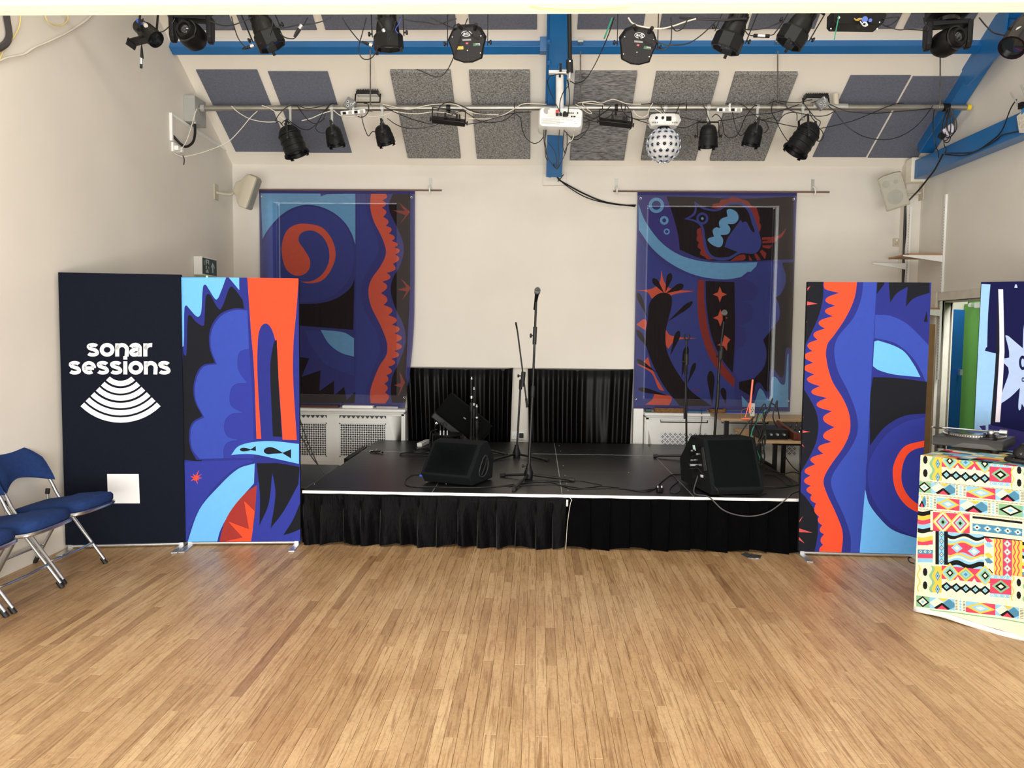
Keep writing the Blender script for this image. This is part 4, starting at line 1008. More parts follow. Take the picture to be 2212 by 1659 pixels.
def knob(o,p,d,r=.016):
    d=V(d).normalized(); b=B(); b.cyl(p,p+d*.02,.006); b.lathe(p+d*.02,d,[(0,r*.8),(.004,r),(.014,r),(.018,r*.7)],8); b.build('knob',RUB,o,world=True)
def clip(o,p,d):
    d=V(d).normalized(); b=B(); b.cyl(p,p+d*.03,.008); u,w_,a=frame(d)
    b.tube([p+d*.095+u*.020,p+d*.065+u*.024,p+d*.035,p+d*.065-u*.024,p+d*.095-u*.020],.009,6); b.build('mic_clip',RUB,o,world=True)
Yc=6.48
h=atY(1142,1022,Yc)
leg=[V((*atZ(1084,1030,SZ).xy,SZ)),V((*atZ(1110,1060,SZ).xy,SZ)),V((*atZ(1238,1040,SZ).xy,SZ))]
p1,p2=atY(1151,836,Yc),atY(1158,652,Yc)
s1=tripod('straight black microphone stand at stage centre with a microphone on top',h,leg,[p1,p2],0,.0135)
B().cyl(atY(1154.5,744,Yc),atY(1156,706,Yc),.0165).build('height_clutch',RUB,s1,world=True)
knob(s1,atY(1154,725,Yc),(-1,0,0),.018); knob(s1,h+V((-.02,0,.06)),(-1,0,0),.014)
mic(p2+V((0,-.01,.02)),(.12,-.55,.8),'microphone on top of the centre stand in front of the white wall')
Yd=7.66
h=atY(1116,978,Yd); leg=[V((*atZ(1063,997,SZ).xy,SZ)),V((*atZ(1183,997,SZ).xy,SZ)),V((h.x-.02,h.y+.3,SZ))]
p1=atY(1125,822,Yd)
s2_=tripod('black boom microphone stand without microphone, just left of the centre stand',h,leg,[p1],0,.010)
B().cyl(h+V((0,0,-.04)),h+V((0,0,-.10)),.010).build('lower_stub',BLK,s2_,world=True)
e0,e1=atY(1139,880,Yd-.03),atY(1118,717,Yd-.03)
B().cyl(e0,e1,.0075).build('boom_arm',BLK,s2_,world=True); B().cyl(e0,e0+(e1-e0)*.12,.012).build('counterweight',RUB,s2_,world=True)
B().cyl(atY(1128,835,Yd-.03),atY(1131,803,Yd-.03),.022).build('boom_clamp',RUB,s2_,world=True); knob(s2_,atY(1126,812,Yd-.03),(-1,0,0))
clip(s2_,e1,(-.2,0,1))
Ye=7.68
h=atY(1483,982,Ye); leg=[V((*atZ(1414,988,SZ).xy,SZ)),V((h.x+.22,h.y+.22,SZ)),V((h.x+.2,h.y-.2,SZ))]
p1,p2=atY(1482,790,Ye),atY(1481,745,Ye)
s3=tripod('black folded boom microphone stand in front of the coral banner, left of the tall one',h,leg,[p1],0,.010)
B().cyl(atY(1479,905,Ye-.03),atY(1483,742,Ye-.03),.008).build('boom_arm',BLK,s3,world=True); B().cyl(atY(1479,905,Ye-.03),atY(1479,880,Ye-.03),.0115).build('counterweight',RUB,s3,world=True)
B().cyl(atY(1483,788,Ye-.02),atY(1483,765,Ye-.02),.022).build('boom_clamp',RUB,s3,world=True); knob(s3,atY(1481,782,Ye-.02),(-1,0,0)); clip(s3,atY(1483,743,Ye-.03),(0,0,1))
Yf=7.5
h=V((atY(1541,960,Yf).x,Yf,SZ+.06)); leg=[V((h.x-.22,h.y-.05,SZ)),V((h.x+.22,h.y-.08,SZ)),V((h.x,h.y+.26,SZ))]
p1,p2=atY(1556,760,Yf),atY(1564,690,Yf)
s4_=tripod('tall straight microphone stand with a microphone behind the right wedge monitor',h,leg,[p1,p2],0,.0125)
B().cyl(atY(1549,880,Yf),atY(1552,830,Yf),.017).build('grip_sleeve',RUB,s4_,world=True)
B().cyl(atY(1557,775,Yf),atY(1559,750,Yf),.017).build('height_clutch',RUB,s4_,world=True); knob(s4_,atY(1556,768,Yf),(-1,0,0),.018)
mic(p2+V((0,-.01,.0)),(-.15,-.6,.7),'microphone on the tall stand in front of the right window banner')
# three folded stands in the back left
Yg=7.9
for (bx_,tx,ty,lab,by) in [(1017,1019,818,'tallest folded black stand behind the left wedge monitor',965),(1023,1024,840,'thin folded black stand in the middle behind the left wedge monitor',965),(1030,1030,878,'shortest folded black stand with a spring clip behind the left wedge monitor',965)]:
    yy=Yg+{1017:0,1023:.05,1030:-.08}[bx_]
    h=atY(bx_,by,yy); h.z=SZ+.08; 
    lg=[V((h.x+dx,yy+dy,SZ)) for dx,dy in (((.02,-.09),(.05,.09),(-.06,.05)) if bx_<1030 else ((.30,-.10),(.12,-.25),(-.1,.15)))]
    top=atY(tx,ty,yy)
    o=tripod(lab,h,lg,[h+(top-h)*.62,top],0,.0095,'folded stands at the back left of the stage')
    B().lathe(top,(0,0,1),[(-.006,.012),(0,.012),(.002,.005),(.02,.005)],10).build('thread_tip',ALU,o,world=True)
    B().cyl(h+(top-h)*.7,h+(top-h)*.74,.014).build('collar',ALU,o,world=True)
# powered speaker lying at the back with a cable drum before it
sp=thing('powered_speaker','black powered speaker lying tilted against the back curtain','speaker',(-1.0,8.35,SZ))
cx=atY(1003,905,8.3); R=Matrix.Rotation(math.radians(38),3,'Y')
def spk(q): return cx+R@V(q)
b=B(); hx,hz=.30,.17
pr=[(-hx,-.19,-hz),(hx,-.16,-hz*1.0),(hx,-.16,hz),(-hx,-.19,hz)]
pf=[spk(p) for p in [(-.29,-.2,-.17),(.29,-.2,-.17),(.31,-.2,.10),(.22,-.2,.17),(-.29,-.2,.17)]]; pb=[spk(p) for p in [(-.22,.16,-.14),(.25,.16,-.14),(.25,.16,.08),(.18,.16,.12),(-.22,.16,.12)]]
b.loft([pf,pb]); b.build('cabinet',CAR,sp,world=True,bev=.03)
B().loft([[spk(p) for p in [(-.28,o_,-.10),(.28,o_,-.10),(.28,o_,.16),(-.28,o_,.16)]] for o_ in (-.2,-.215)]).build('front_grille',mat('speaker_grille','08090A',.7,spec=.1,bump=.5,bscale=400),sp,world=True,bev=.008)
B().loft([[spk(p) for p in [(-.29,o_,-.175),(.29,o_,-.175),(.29,o_,-.105),(-.29,o_,-.105)]] for o_ in (-.2,-.225)]).build('side_handle_rail',mat('rail_grey','1C1C1E',.45,spec=.3),sp,world=True,bev=.012)
B().box(spk((.0,-.217,.04)),(.03,.004,.012),R).build('badge',GRYS,sp,world=True)
B().cyl(spk((-.2,-.17,-.19)),spk((-.2,-.2,-.19)),.012).build('input_knob',ALU,sp,world=True)
dr_=thing('cable_drum','black cable drum with silver plugs standing in front of the lying speaker','cable drum',(-1.1,7.9,SZ))
c=atY(968,948,7.9); c=V((c.x,7.9,SZ+.17))
for s in (0,1): B().lathe(c+V((0,0,-.15+.16*s)),(0,0,1),[(0,.155),(.008,.155)],24).build('drum_flange',BLKP,dr_,world=True)
b=B()
for i in range(9):
    z=c.z-.13+i*.016; b.tube([V((c.x+(.12+.006*_s(i*2.3+a))*_c(a),c.y+(.12+.006*_s(i*2.3+a))*_s(a),z+.006*_s(a*2+i))) for a in [j*PI/8 for j in range(16)]],.006,5,2,True)
b.build('wound_cable',CBLK,dr_,world=True)
for dx in (-.155,.155): B().cyl((c.x+dx,c.y-.02,SZ),(c.x+dx,c.y-.02,SZ+.19),.009).build('stand_post',BLK,dr_,world=True)
for dx in (-.035,0,.035): B().cyl(c+V((dx-.03,-.12,.02)),c+V((dx-.03,-.12,.065)),.008).build('silver_plug',ALU,dr_,world=True)
for i,dx in enumerate((-.035,0,.035)): B().tube([c+V((dx-.03,-.12,.065)),c+V((dx-.035,-.1,.12)),c+V((dx-.08,-.02,.13)),c+V((dx-.1,.06,.05))],.004).build('patch_lead',CBLK,dr_,world=True)
# things lying on deck
ps=thing('power_strip','white power strip on the stage floor left of the wedge monitor','power strip',tuple(V((*atZ(915,962,SZ).xy,SZ))))
a=V((*atZ(907,965,SZ).xy,SZ)); c2=V((*atZ(925,957,SZ).xy,SZ)); d=(c2-a); d.normalize()
B().box(a+d*.13+V((0,0,.022)),(.30,.055,.042),Matrix.Rotation(math.atan2(d.y,d.x),3,'Z')).build('strip_body',WPLAS,ps,world=True,bev=.005)
for i in range(3): B().box(a+d*(.05+.08*i)+V((0,0,.0435)),(.03,.03,.003),Matrix.Rotation(math.atan2(d.y,d.x),3,'Z')).build('outlet',GREYB,ps,world=True)
kk=thing('tuning_clamp','small dark clamp with silver tips lying on the left deck panels','clamp',tuple(V((*atZ(815,979,SZ).xy,SZ))))
def gz(x,y,h=.008): q=atZ(x,y,SZ); return V((q.x,q.y,SZ+h))
B().tube([gz(800,977),gz(812,978,.012),gz(821,978,.014),gz(827,980,.010)],.009,6).build('clamp_body',BLKP,kk,world=True)
for (a_,b2) in (((799,977),(806,977)),((812,976),(815,974)),((823,979),(826,979))): B().cyl(gz(*a_,.010),gz(*b2,.016),.009).build('silver_tip',ALU,kk,world=True)
pl=thing('plug_adapter','small black plug adapter lying near the stage edge','plug',tuple(gz(1425,1063,0)))
B().box(gz(1425,1063,.018),(.05,.04,.034),Matrix.Rotation(.4,3,'Z')).build('adapter_body',BLKP,pl,world=True,bev=.005)
for dx in (-.015,.015): B().box(gz(1425,1063,.04)+V((dx,.0,0)),(.006,.006,.02)).build('pin',ALU,pl,world=True)
# ------------------------------------------------------------ mixer table
TZ=.67; tb=thing('side_table','beech edged table with black tubular legs right of the stage','table',(2.7,7.7,0))
x0,y0,x1,y1=2.05,7.22,3.3,8.1
B().bx((x0,y0,TZ-.028),(x1,y1,TZ)).build('tabletop',WOODT,tb,world=True,bev=.002)
for (lx,ly) in ((2.285,7.45),(2.42,7.62),(2.30,8.02),(3.22,7.3),(3.22,8.02)):
    B().bx((lx-.018,ly-.018,0),(lx+.018,ly+.018,TZ-.028)).build('leg',BLK,tb,world=True)
B().bx((2.26,7.44,TZ-.075),(3.24,7.46,TZ-.03)).build('apron',BLK,tb,world=True); B().bx((2.27,7.44,.36),(2.30,8.04,.39)).build('cross_rail',BLK,tb,world=True)
T2Z=atY(1624,899,8.42).z
t2=thing('side_table','second beech table standing behind the first one at the right ledge','table',(2.5,8.4,0))
B().bx((1.93,8.14,T2Z-.025),(3.1,8.66,T2Z)).build('tabletop',WOODT,t2,world=True,bev=.002)
for (lx,ly) in ((2.0,8.2),(3.02,8.2),(3.02,8.6)): B().bx((lx-.022,ly-.022,0 if lx>2.2 else SZ),(lx+.022,ly+.022,T2Z-.025)).build('leg',BLK,t2,world=True)
mx=thing('mixing_desk','black mixing desk with brown wooden side on the table right of the stage','mixer',(2.75,7.6,TZ))
B().loft([[V((2.28,y,TZ+.005)) if 0 else V((xx,y,z)) for (y,z) in ((7.26,TZ+.006),(7.26,TZ+.05),(7.75,TZ+.11),(7.75,TZ+.006))] for xx in (2.42,3.15)]).build('desk_body',BLKP,mx,world=True,bev=.006); dkb=mx.children[0]
B().loft([[V((xx,y,z)) for (y,z) in ((7.24,TZ+.006),(7.24,TZ+.07),(7.78,TZ+.13),(7.78,TZ+.006))] for xx in (2.39,2.42)]).build('wooden_side',BRWN,mx,world=True,bev=.003)
B().bx((2.42,7.235,TZ+.008),(3.15,7.255,TZ+.068)).build('front_rail',BRWN,mx,world=True)
for i in range(12):
    for j in range(3):
        p=V((2.47+i*.055,7.33+j*.13,TZ+.062+j*.0155)); B().cyl(p,p+V((0,0,.018)),.008,n=8).build('channel_knob',ALU if (i+j)%5==0 else BLKG,dkb,world=True)
sb=thing('stage_box','black stage box full of plugs at the left end of the table','stage box',(2.2,7.45,TZ))
B().bx((2.10,7.3,TZ+.001),(2.36,7.7,TZ+.09)).build('box_body',BLKP,sb,world=True,bev=.004)
for i in range(4): B().cyl((2.13+.06*i,7.3,TZ+.05),(2.13+.06*i,7.26,TZ+.05),.011).build('silver_plug',ALU,sb,world=True)
lt=thing('desk_light','orange acrylic bar light leaning on its stand on the back table','desk light',tuple(atZ(1611,905,T2Z)))
B().cyl(atY(1626,820,8.28),atY(1619,892,8.28),.0095).build('light_bar',ORGL,lt,world=True)
B().cyl(atY(1619,870,8.3),atY(1609,903,8.3),.0045).build('stand_rod',ORGL,lt,world=True); c=atZ(1611,905,T2Z); B().box(c+V((0,0,.0035)),(.085,.05,.006)).build('stand_foot',ORGL,lt,world=True)
rc=thing('remote_handset','white handset with dark keys standing behind the orange bar light','handset',tuple(atY(1624,898,8.4)))
c=atY(1625,884,8.42); c.z=T2Z+.0705; B().box(c,(.05,.025,.14)).build('handset_body',WPLAS,rc,world=True,bev=.006); hbd=rc.children[0]
for dx,dz in ((-.01,.0),(.01,.0),(0,-.02),(0,.02),(-.012,-.035)): B().box(c+V((dx,-.014,dz)),(.009,.004,.009)).build('key',BLKP,hbd,world=True)
q=atY(1710,945,YB); socket('double socket low on the back wall behind the mixing desk',(q.x,YB,q.z-.0),(0,-1,0))
# ============================================================ LIGHTING BARS
Yb=7.82; YU=5.6
barL=atY(430,234,Yb); barR=atY(2088,232,Yb)
bt=thing('lighting_bar','long galvanised steel lighting bar crossing in front of the acoustic panels','bar',tuple((barL+barR)/2))
B().cyl(barL,barR,.0275,n=16).build('pipe',STEEL,bt,world=True)
B().cyl(barR,barR+V((.035,0,0)),.029,n=16).build('end_cap',YELL,bt,world=True)
B().cyl(atY(1755,230,Yb),atY(1830,231,Yb),.031,n=16).build('coupling_sleeve',ZINC,bt,world=True)
def barpt(px,Y=Yb,L=None,R=None):
    p=atY(px,232,Yb); t=(p.x-barL.x)/(barR.x-barL.x); return barL+(barR-barL)*t
pB=thing('wall_box','grey steel junction box on the left wall at the end of the lighting bar','junction box',(XL,7.8,3.7))
B().bx((XL,7.71,atX(397,262,XL).z),(XL+.115,7.97,atX(397,206,XL).z)).build('box_body',GREYB,pB,world=True,bev=.004)
B().cyl((XL+.13,Yb,barL.z),barL+V((.06,0,0)),.036,n=14).build('socket_sleeve',GREYB,pB,world=True)
B().cyl(atY(421,268,7.74),atY(421,258,7.74),.018).build('cable_gland',ZINC,pB,world=True)
tag(B().tube([atY(421,266,7.74),atY(421,290,7.72),atY(416,308,7.66),atY(402,317,7.58),atY(389,310,7.52),atY(377,297,7.48),atY(370,290,7.47)],.0125,10).build('flexible_conduit',RUB),'thick black hose looping from the grey junction box to white trunking','conduit')
tr=thing('cable_trunking','white square trunking running round the junction box on the left wall','trunking',(XL,7.2,3.5))
a=atX(367,244,XL); c=atX(370,305,XL); B().bx((XL,a.y-.012,c.z),(XL+.025,a.y+.012,a.z)).build('vertical_run',WPLAS,tr,world=True)
e1=atX(376,246,XL);e2=atX(487,322,XL)
b=B(); b.loft([[p,p+V((.018,0,0)),p+V((.018,0,-.022)),p+V((0,0,-.022))] for p in (V((XL,a.y,a.z)),V((XL,e2.y,e2.z)))]); b.build('long_run',WPLAS,tr,world=True)
for (px,lab) in (((1790),'short upright pipe stub on the lighting bar behind the right grey splitter'),):
    p=barpt(1806); tag(B().cyl(p+V((0,.0,.0)),p+V((0,.02,.13)),.028,n=14).build('pipe_stub',mat('stub_white','C9C2AE',.5)),lab,'pipe')
c=atX(377,320,XL); ws=thing('wall_socket','white double socket with plugs high on the left wall','socket',tuple(c))
B().bx((XL,c.y-.07,c.z-.045),(XL+.02,c.y+.075,c.z+.045)).build('faceplate',WPLAS,ws,world=True,bev=.003)
for dy in (-.03,.045): B().bx((XL+.02,c.y+dy-.022,c.z-.03),(XL+.06,c.y+dy+.022,c.z+.015)).build('plug_top',WPLAS,ws,world=True,bev=.005)
# hangers
for px,pz,Yt,lab in ((800,95,7.45,'left'),(1254,90,7.40,'centre'),(1680,90,7.40,'right of centre'),(2031,150,7.40,'far right')):
    p=barpt(px); top=atY(px,pz,7.42) if px!=2031 else atY(px,118,7.42)
    hr=thing('hanger_rod','thin threaded steel rod holding the lighting bar, '+lab,'rod',tuple(p),0,'steel rods holding the lighting bar')
    B().cyl(p,top,.0065,n=8).build('rod',STEEL,hr,world=True); B().lathe(p,(1,0,0),[(-.018,.033),(.018,.033)],16).build('pipe_ring',STEEL,hr,world=True)
    B().box(top+V((0,0,.0)),(.05,.05,.02)).build('ceiling_plate',ZINC,hr,world=True)
# second bar, mostly behind the near beam
uz=4.02; ub=thing('lighting_bar','upper steel lighting bar hidden behind the cream beam','bar',(0,YU,uz))
B().cyl((XL,YU,uz),(4.05,YU,uz),.026,n=14).build('pipe',STEEL,ub,world=True)
for xx in (-2.4,0,2.4): B().cyl((xx,YU,uz),(xx,YU+.0,zc(YU)),.006,n=8).build('hanger_rod',STEEL,ub,world=True)
def hook(o,bar,dn,m=ZINC):
    # bracket from bar down to yoke top
    b=B(); b.lathe(bar,(1,0,0),[(-.016,.034),(.016,.034)],14); b.build('bar_clamp',m,o,world=True)
    B().box((bar+dn)/2,(.022,.008,(bar-dn).length),None).build('clamp_strap',m,o,world=True) if abs(bar.x-dn.x)<.03 else B().cyl(bar,dn,.009).build('clamp_strap',m,o,world=True)
    B().cyl(dn+V((0,0,.01)),dn+V((0,0,-.025)),.012,n=6).build('clamp_bolt',m,o,world=True)
def yoke(o,c,s,up,R_,Hy,m=BLK,th=.022):
    # U strap: pivots at c +- s*R_, crossbar at c+up*Hy
    s=V(s).normalized(); up=V(up).normalized(); fwd=s.cross(up)
    b=B(); M=Matrix((s,fwd,up)).transposed()
    for k in (-1,1): b.box(c+s*k*R_+up*(Hy/2-.01),(.004,th,Hy+.02),M)
    b.box(c+up*Hy,(2*R_+.004,th,.004),M); yk_=b.build('yoke',m,o,world=True,bev=.0015)
    for k in (-1,1):
        q=B(); q.cyl(c+s*k*R_,c+s*k*(R_+.018),.006); q.lathe(c+s*k*(R_+.014),s*k,[(0,.013),(.003,.017),(.011,.017),(.014,.011)],8); q.build('side_knob',RUB,yk_,world=True)
def par(label,bar,c,aim,Rf,Lb,yk=.0,style='small',group='par cans on the main lighting bar',yup=None,sc_=None):
    bar,c=V(bar),V(c); aim=V(aim).normalized(); o=thing('par_can',label,'stage light',tuple(c),0,group)
    s=V(sc_) if sc_ else aim.cross(V((0,0,1))); s=s.normalized()
    if style=='small': prof=[(-.48,.02),(-.47,.30),(-.44,.52),(-.38,.70),(-.26,.84),(-.10,.90),(.02,.91),(.05,.96),(.22,.97),(.25,1.0),(.44,1.0),(.50,1.02),(.50,.92),(.40,.90)]
    else: prof=[(-.50,.02),(-.49,.25),(-.46,.48),(-.40,.68),(-.31,.84),(-.22,.93),(-.20,1.0),(-.16,1.0),(-.15,.94),(.0,.95),(.02,1.0),(.05,1.0),(.06,.95),(.20,.96),(.21,1.01),(.25,1.01),(.26,.97),(.42,.98),(.44,1.08),(.50,1.10),(.50,.95),(.40,.92)]
    B().lathe(c,aim,[(h*Lb,r*Rf) for h,r in prof],28,caps=False).build('can_body',BLK,o,world=True,ang=32)
    B().lathe(c,aim,[(.38*Lb,.9*Rf),(.385*Lb,.01)],24,caps=False).build('lamp_face',GLASS,o,world=True)
    u,w_,a=frame(aim)
    for k in range(4):
        t=PI/4+k*PI/2; dd=u*_c(t)+w_*_s(t); q=c+aim*Lb*.5+dd*Rf*1.06
        M=Matrix((dd.cross(aim),dd,aim)).transposed()
        bb=B(); bb.box(q,(.030,.006,.03),M).box(q+aim*.014-dd*.006,(.030,.018,.004),M); bb.build('gel_clip',BLK,o,world=True)
    for k in range(2): B().cyl(c-aim*Lb*.5+u*(.02*k-.01),c-aim*Lb*.58+u*(.024*k-.012),.010,n=8).build('cable_gland',RUB,o,world=True)
    up=V(yup) if yup else (V((bar.x,bar.y,bar.z-.10))-c); up=up-s*up.dot(s); up.normalize()
    Hy=Rf*1.1+Lb*.42 if not yk else yk
    yoke(o,c+aim*Lb*.02,s,up,Rf*1.0+.012,Hy)
    hook(o,bar,c+aim*Lb*.02+up*Hy)
    return o
def pt(x,y,Y=Yb): return atY(x,y,Y)
par('largest par can at the left end of the main bar, aimed down right',barpt(628),pt(630,303,Yb-.05),(.36,.0,-.93),.115,.30,.17,'long')
par('small par can second from the left on the main bar',barpt(717),pt(722,293,Yb-.05),(.22,.02,-.97),.090,.19,.13)
par('small par can third from the left, under the left floodlight',barpt(826),pt(829,290,Yb-.05),(.28,.02,-.96),.090,.19,.13)
par('par can just right of the white ball effect light',barpt(1530),pt(1530,293,Yb-.05),(.0,.02,-1),.093,.22,.15)
par('small par can second to the right of the ball effect light',barpt(1636),pt(1628,290,Yb-.05),(-.25,.02,-.96),.090,.20,.14)
par('large par can at the right end of the main bar, aimed down left',barpt(1733),pt(1738,298,Yb-.05),(-.55,.0,-.83),.118,.32,.20,'long')
# LED battens
def batten(label,p0,p1,bar):
    o=thing('led_batten',label,'stage light',tuple((p0+p1)/2),0,'short LED battens on the main bar'); d=(p1-p0); L=d.length; d.normalize(); dn=V((0,.6,-.8)); s=d.cross(dn).normalized(); c=(p0+p1)/2
    M=Matrix((d,s,dn)).transposed()
    B().box(c,(L,.075,.05),M).build('housing',BLK,o,world=True,bev=.006)
    for k in range(5): B().lathe(c+d*L*(-.38+.19*k)+dn*.025,dn,[(0,.024),(.004,.020)],12).build('lens',GLASS,o,world=True)
    up=V((0,.1,1)).normalized(); b=B()
    for k in (-1,1): b.cyl(c+d*k*L*.5,c+d*k*L*.5+up*.12,.005)
    b.cyl(c-d*L*.5+up*.12,c+d*L*.5+up*.12,.005); b.build('wire_bracket',BLK,o,world=True)
    for k in (-1,1): B().lathe(c+d*k*(L*.5),d*k,[(0,.008),(.012,.008),(.013,.02),(.024,.02)],10).build('side_knob',RUB,o,world=True)
    for k in (-.1,.25,.33): B().cyl(c+d*L*k+V((0,-.02,.02)),c+d*L*k+V((0,-.02,.07)),.010,n=8).build('cable_plug',RUB,o,world=True)
    hook(o,bar,V((bar.x,bar.y,(c+up*.12).z)),BLK)
batten('short black LED batten hanging left of the projector',pt(934,258,Yb-.08),pt(1005,266,Yb-.08),barpt(970))
batten('short black LED batten hanging right of the projector',pt(1295,262,Yb-.08),pt(1364,270,Yb-.08),barpt(1331))
# ball effect light
be=thing('ball_effect_light','white disco ball effect light covered in lenses','stage light',tuple(pt(1433,310)))
c=pt(1433,314,Yb-.03); R_=.158
B().sphere(c,R_,32,20).build('ball_shell',mat('ball_white','DAD9D8',.35,var=.02),be,world=True)
lm=None; rn=random.Random(1)
rows=[(-72,6),(-50,11),(-28,15),(-7,17),(15,17),(37,14),(58,9)]
for la,n_ in rows:
    for i in range(n_):
        lo=2*PI*(i+(.5 if (la//10)%2 else 0))/n_; la_=math.radians(la); d=V((_c(la_)*_c(lo),_c(la_)*_s(lo),_s(la_)))
        if lm is None:
            lb=B(); lb.lathe((0,0,0),(0,0,1),[(-.004,.021),(.010,.021),(.012,.016)],12,caps=False); lb.c=1; lb.lathe((0,0,0),(0,0,1),[(.006,.0155),(.013,.010),(.015,.001)],12,caps=False)
            lm=lb.build('lens',[LENSW,GLASS],be); lo_=lm
        else: lo_=lm.copy(); COL.objects.link(lo_)
        lo_.matrix_local=Matrix.Translation(c+d*R_-V(be.location))@d.to_track_quat('Z','Y').to_matrix().to_4x4()
hb=c+V((0,0,R_+.07))
B().loft([[hb+V((x_*k_,y_*k_,z_)) for x_,y_ in ((-.16,-.06),(-.10,-.11),(.10,-.11),(.16,-.06),(.16,.06),(.10,.11),(-.10,.11),(-.16,.06))] for z_,k_ in ((-.055,.8),(.0,1),(.055,.85))]).build('housing',WPLAS,be,world=True,bev=.006)
B().lathe(hb+V((0,0,-.055)),(0,0,-1),[(0,.06),(.02,.05)],20).build('ball_neck',BLKP,be,world=True)
B().box(hb+V((.03,-.108,.0)),(.05,.012,.04)).build('power_inlet',BLKP,be,world=True,bev=.003)
for dx in (-.09,-.03): B().cyl(hb+V((dx,-.10,.005)),hb+V((dx,-.125,.005)),.013).build('dmx_socket',BLKP,be,world=True)
for dx in [-.12+.02*i for i in range(3)]+[.07+.02*i for i in range(3)]: B().box(hb+V((dx,-.098,-.035)),(.006,.012,.012)).build('vent_slot',BLKP,be,world=True)
B().tube([hb+V((-.15,0,.03)),hb+V((-.15,0,.10)),hb+V((.15,0,.10)),hb+V((.15,0,.03))],.006,5,1).build('bracket',ZINC,be,world=True)
hook(be,barpt(1437),hb+V((0,0,.10)))
# floodlights behind the bar
def flood(label,c,k):
    o=thing('floodlight',label,'floodlight',tuple(c),0,'slim floodlights above the main bar'); c=V(c)
    B().box(c,(.22,.11,.03)).build('housing',BLK,o,world=True,bev=.004)
    b=B()
    for i in range(13): b.box(c+V((-.102+.017*i,0,.026)),(.004,.10,.022))
    b.build('cooling_fins',BLK,o,world=True)
    B().box(c+V((0,-.0,-.016)),(.20,.09,.004)).build('glass_pane',mat('flood_glass','C8CBC8',.15),o,world=True)
    b=B(); 
    for s in (-1,1): b.cyl(c+V((s*.125,0,0)),c+V((s*.125-.0*k,-.03,-.09)),.007)
    b.cyl(c+V((-.125,-.03,-.09)),c+V((.125,-.03,-.09)),.007); b.build('bracket',BLK,o,world=True)
flood('slim black floodlight above the left part of the main bar',atY(795,203,Yb+.05),1)
flood('slim black floodlight above the right part of the main bar',atY(1762,212,Yb+.05),-1)
def splitter(label,px,py,ang):
    c=atY(px,py,Yb-.06); o=thing('socket_block',label,'socket block',tuple(c),0,'grey socket blocks on the main bar'); R=Matrix.Rotation(math.radians(ang),3,'Y')
    B().box(c,(.10,.05,.10),R).build('block_body',GRYS,o,world=True,bev=.006); bb_=o.children[0]
    for q in ((-.02,-.0),(.02,.0),(0,-.03)):
        p=c+R@V((q[0]*1.1,-.026,q[1]*1.1+.005)); B().lathe(p,(0,-1,0),[(0,.012),(.002,.012)],14).build('socket_ring',PRW,bb_,world=True); B().lathe(p,(0,-1,0),[(.002,.007),(.003,.007)],12).build('socket_hole',DARKH,bb_,world=True)
    B().box(c+R@V((.035,-.026,.03)),(.006,.004,.03),R).build('label_strip',PRW,o,world=True)
splitter('grey square socket block on the bar left of the second small par can',756,225,35); splitter('grey square socket block on the bar above the right large par can',1776,224,-35)
def pstrip(label,p0,p1):
    o=thing('power_strip',label,'power strip',tuple((p0+p1)/2),0,'white power strips tied under the main bar'); d=(p1-p0); L=d.length; d.normalize(); M=Matrix((d,d.cross(V((0,0,1))).normalized()*-1,d.cross(V((0,0,1))).normalized().cross(d))).transposed(); c=(p0+p1)/2
    M=Matrix.Rotation(-math.atan2(d.z,d.x),3,'Y')
    B().box(c,(L,.055,.04),M).build('strip_body',WPLAS,o,world=True,bev=.005); sb_=o.children[0]
    for i in range(4): B().box(c+d*L*(-.36+.24*i)+V((0,-.028,-.004)),(.034,.004,.026),M).build('outlet',GREYB if i%2 else BLKP,sb_,world=True)
    B().box(c+V((0,0,.03)),(.012,.06,.05)).build('tie',WPLAS,o,world=True)
pstrip('white power strip tied under the bar left of the third par can',pt(738,246,Yb-.05),pt(790,241,Yb-.05)); pstrip('white power strip tied under the bar above the small par can on the right',pt(1548,238,Yb-.05),pt(1602,238,Yb-.05))
# cable ties
for px,y0,y1 in ((1111,222,258),(1482,216,238),(1301,225,236),(1350,220,234),(965,224,242)):
    p=barpt(px); tag(B().lathe(p,(1,0,0),[(-.004,.031),(.004,.031)],14).cyl(p+V((0,-.03,0)),atY(px,y1,Yb-.045),.003,n=5).cyl(p+V((0,-.03,0)),atY(px,y0,Yb-.035),.003,n=5).build('cable_tie',CBLK),None,'cable tie','black cable ties on the main bar')['label']='black cable tie on the lighting bar, '+{1111:'left of the projector with the longest tail',1482:'sticking up beyond the ball effect light',1301:'just right of the projector',1350:'above the right LED batten',965:'above the left LED batten'}[px]
# projector on its pole
pj=thing('projector','white projector hanging upside down in front of the blue rafter','projector',tuple(pt(1212,255,7.3)))
c=atY(1211,256,7.32); Rp=Matrix.Rotation(math.radians(2),3,'Y')
def PJ(x,y,z): return c+Rp@V((x,y,z))
def rr(w_,h,r,n=4):
    out=[]
    for cx_,cz_,a0 in ((w_/2-r,h/2-r,0),(-w_/2+r,h/2-r,90),(-w_/2+r,-h/2+r,180),(w_/2-r,-h/2+r,270)):
        for i in range(n+1): a=math.radians(a0+90*i/n); out.append((cx_+r*_c(a),cz_+r*_s(a)))
    return out
b=B(); b.loft([[PJ(x_*k_,y_,z_*k_+dz) for x_,z_ in rr(.41,.175,.035)] for y_,k_,dz in ((-.03,.93,0),(0,1,0),(.25,1,.0),(.29,.93,0))]); b.build('case_body',WPLAS,pj,world=True,ang=50)
B().bx((0,0,0),(0,0,0)) 
b=B(); b.box(PJ(.03,-.034,.035),(.30,.006,.062),Rp); pp_=b.build('port_panel',mat('port_panel','DCDDDA',.5),pj,world=True)
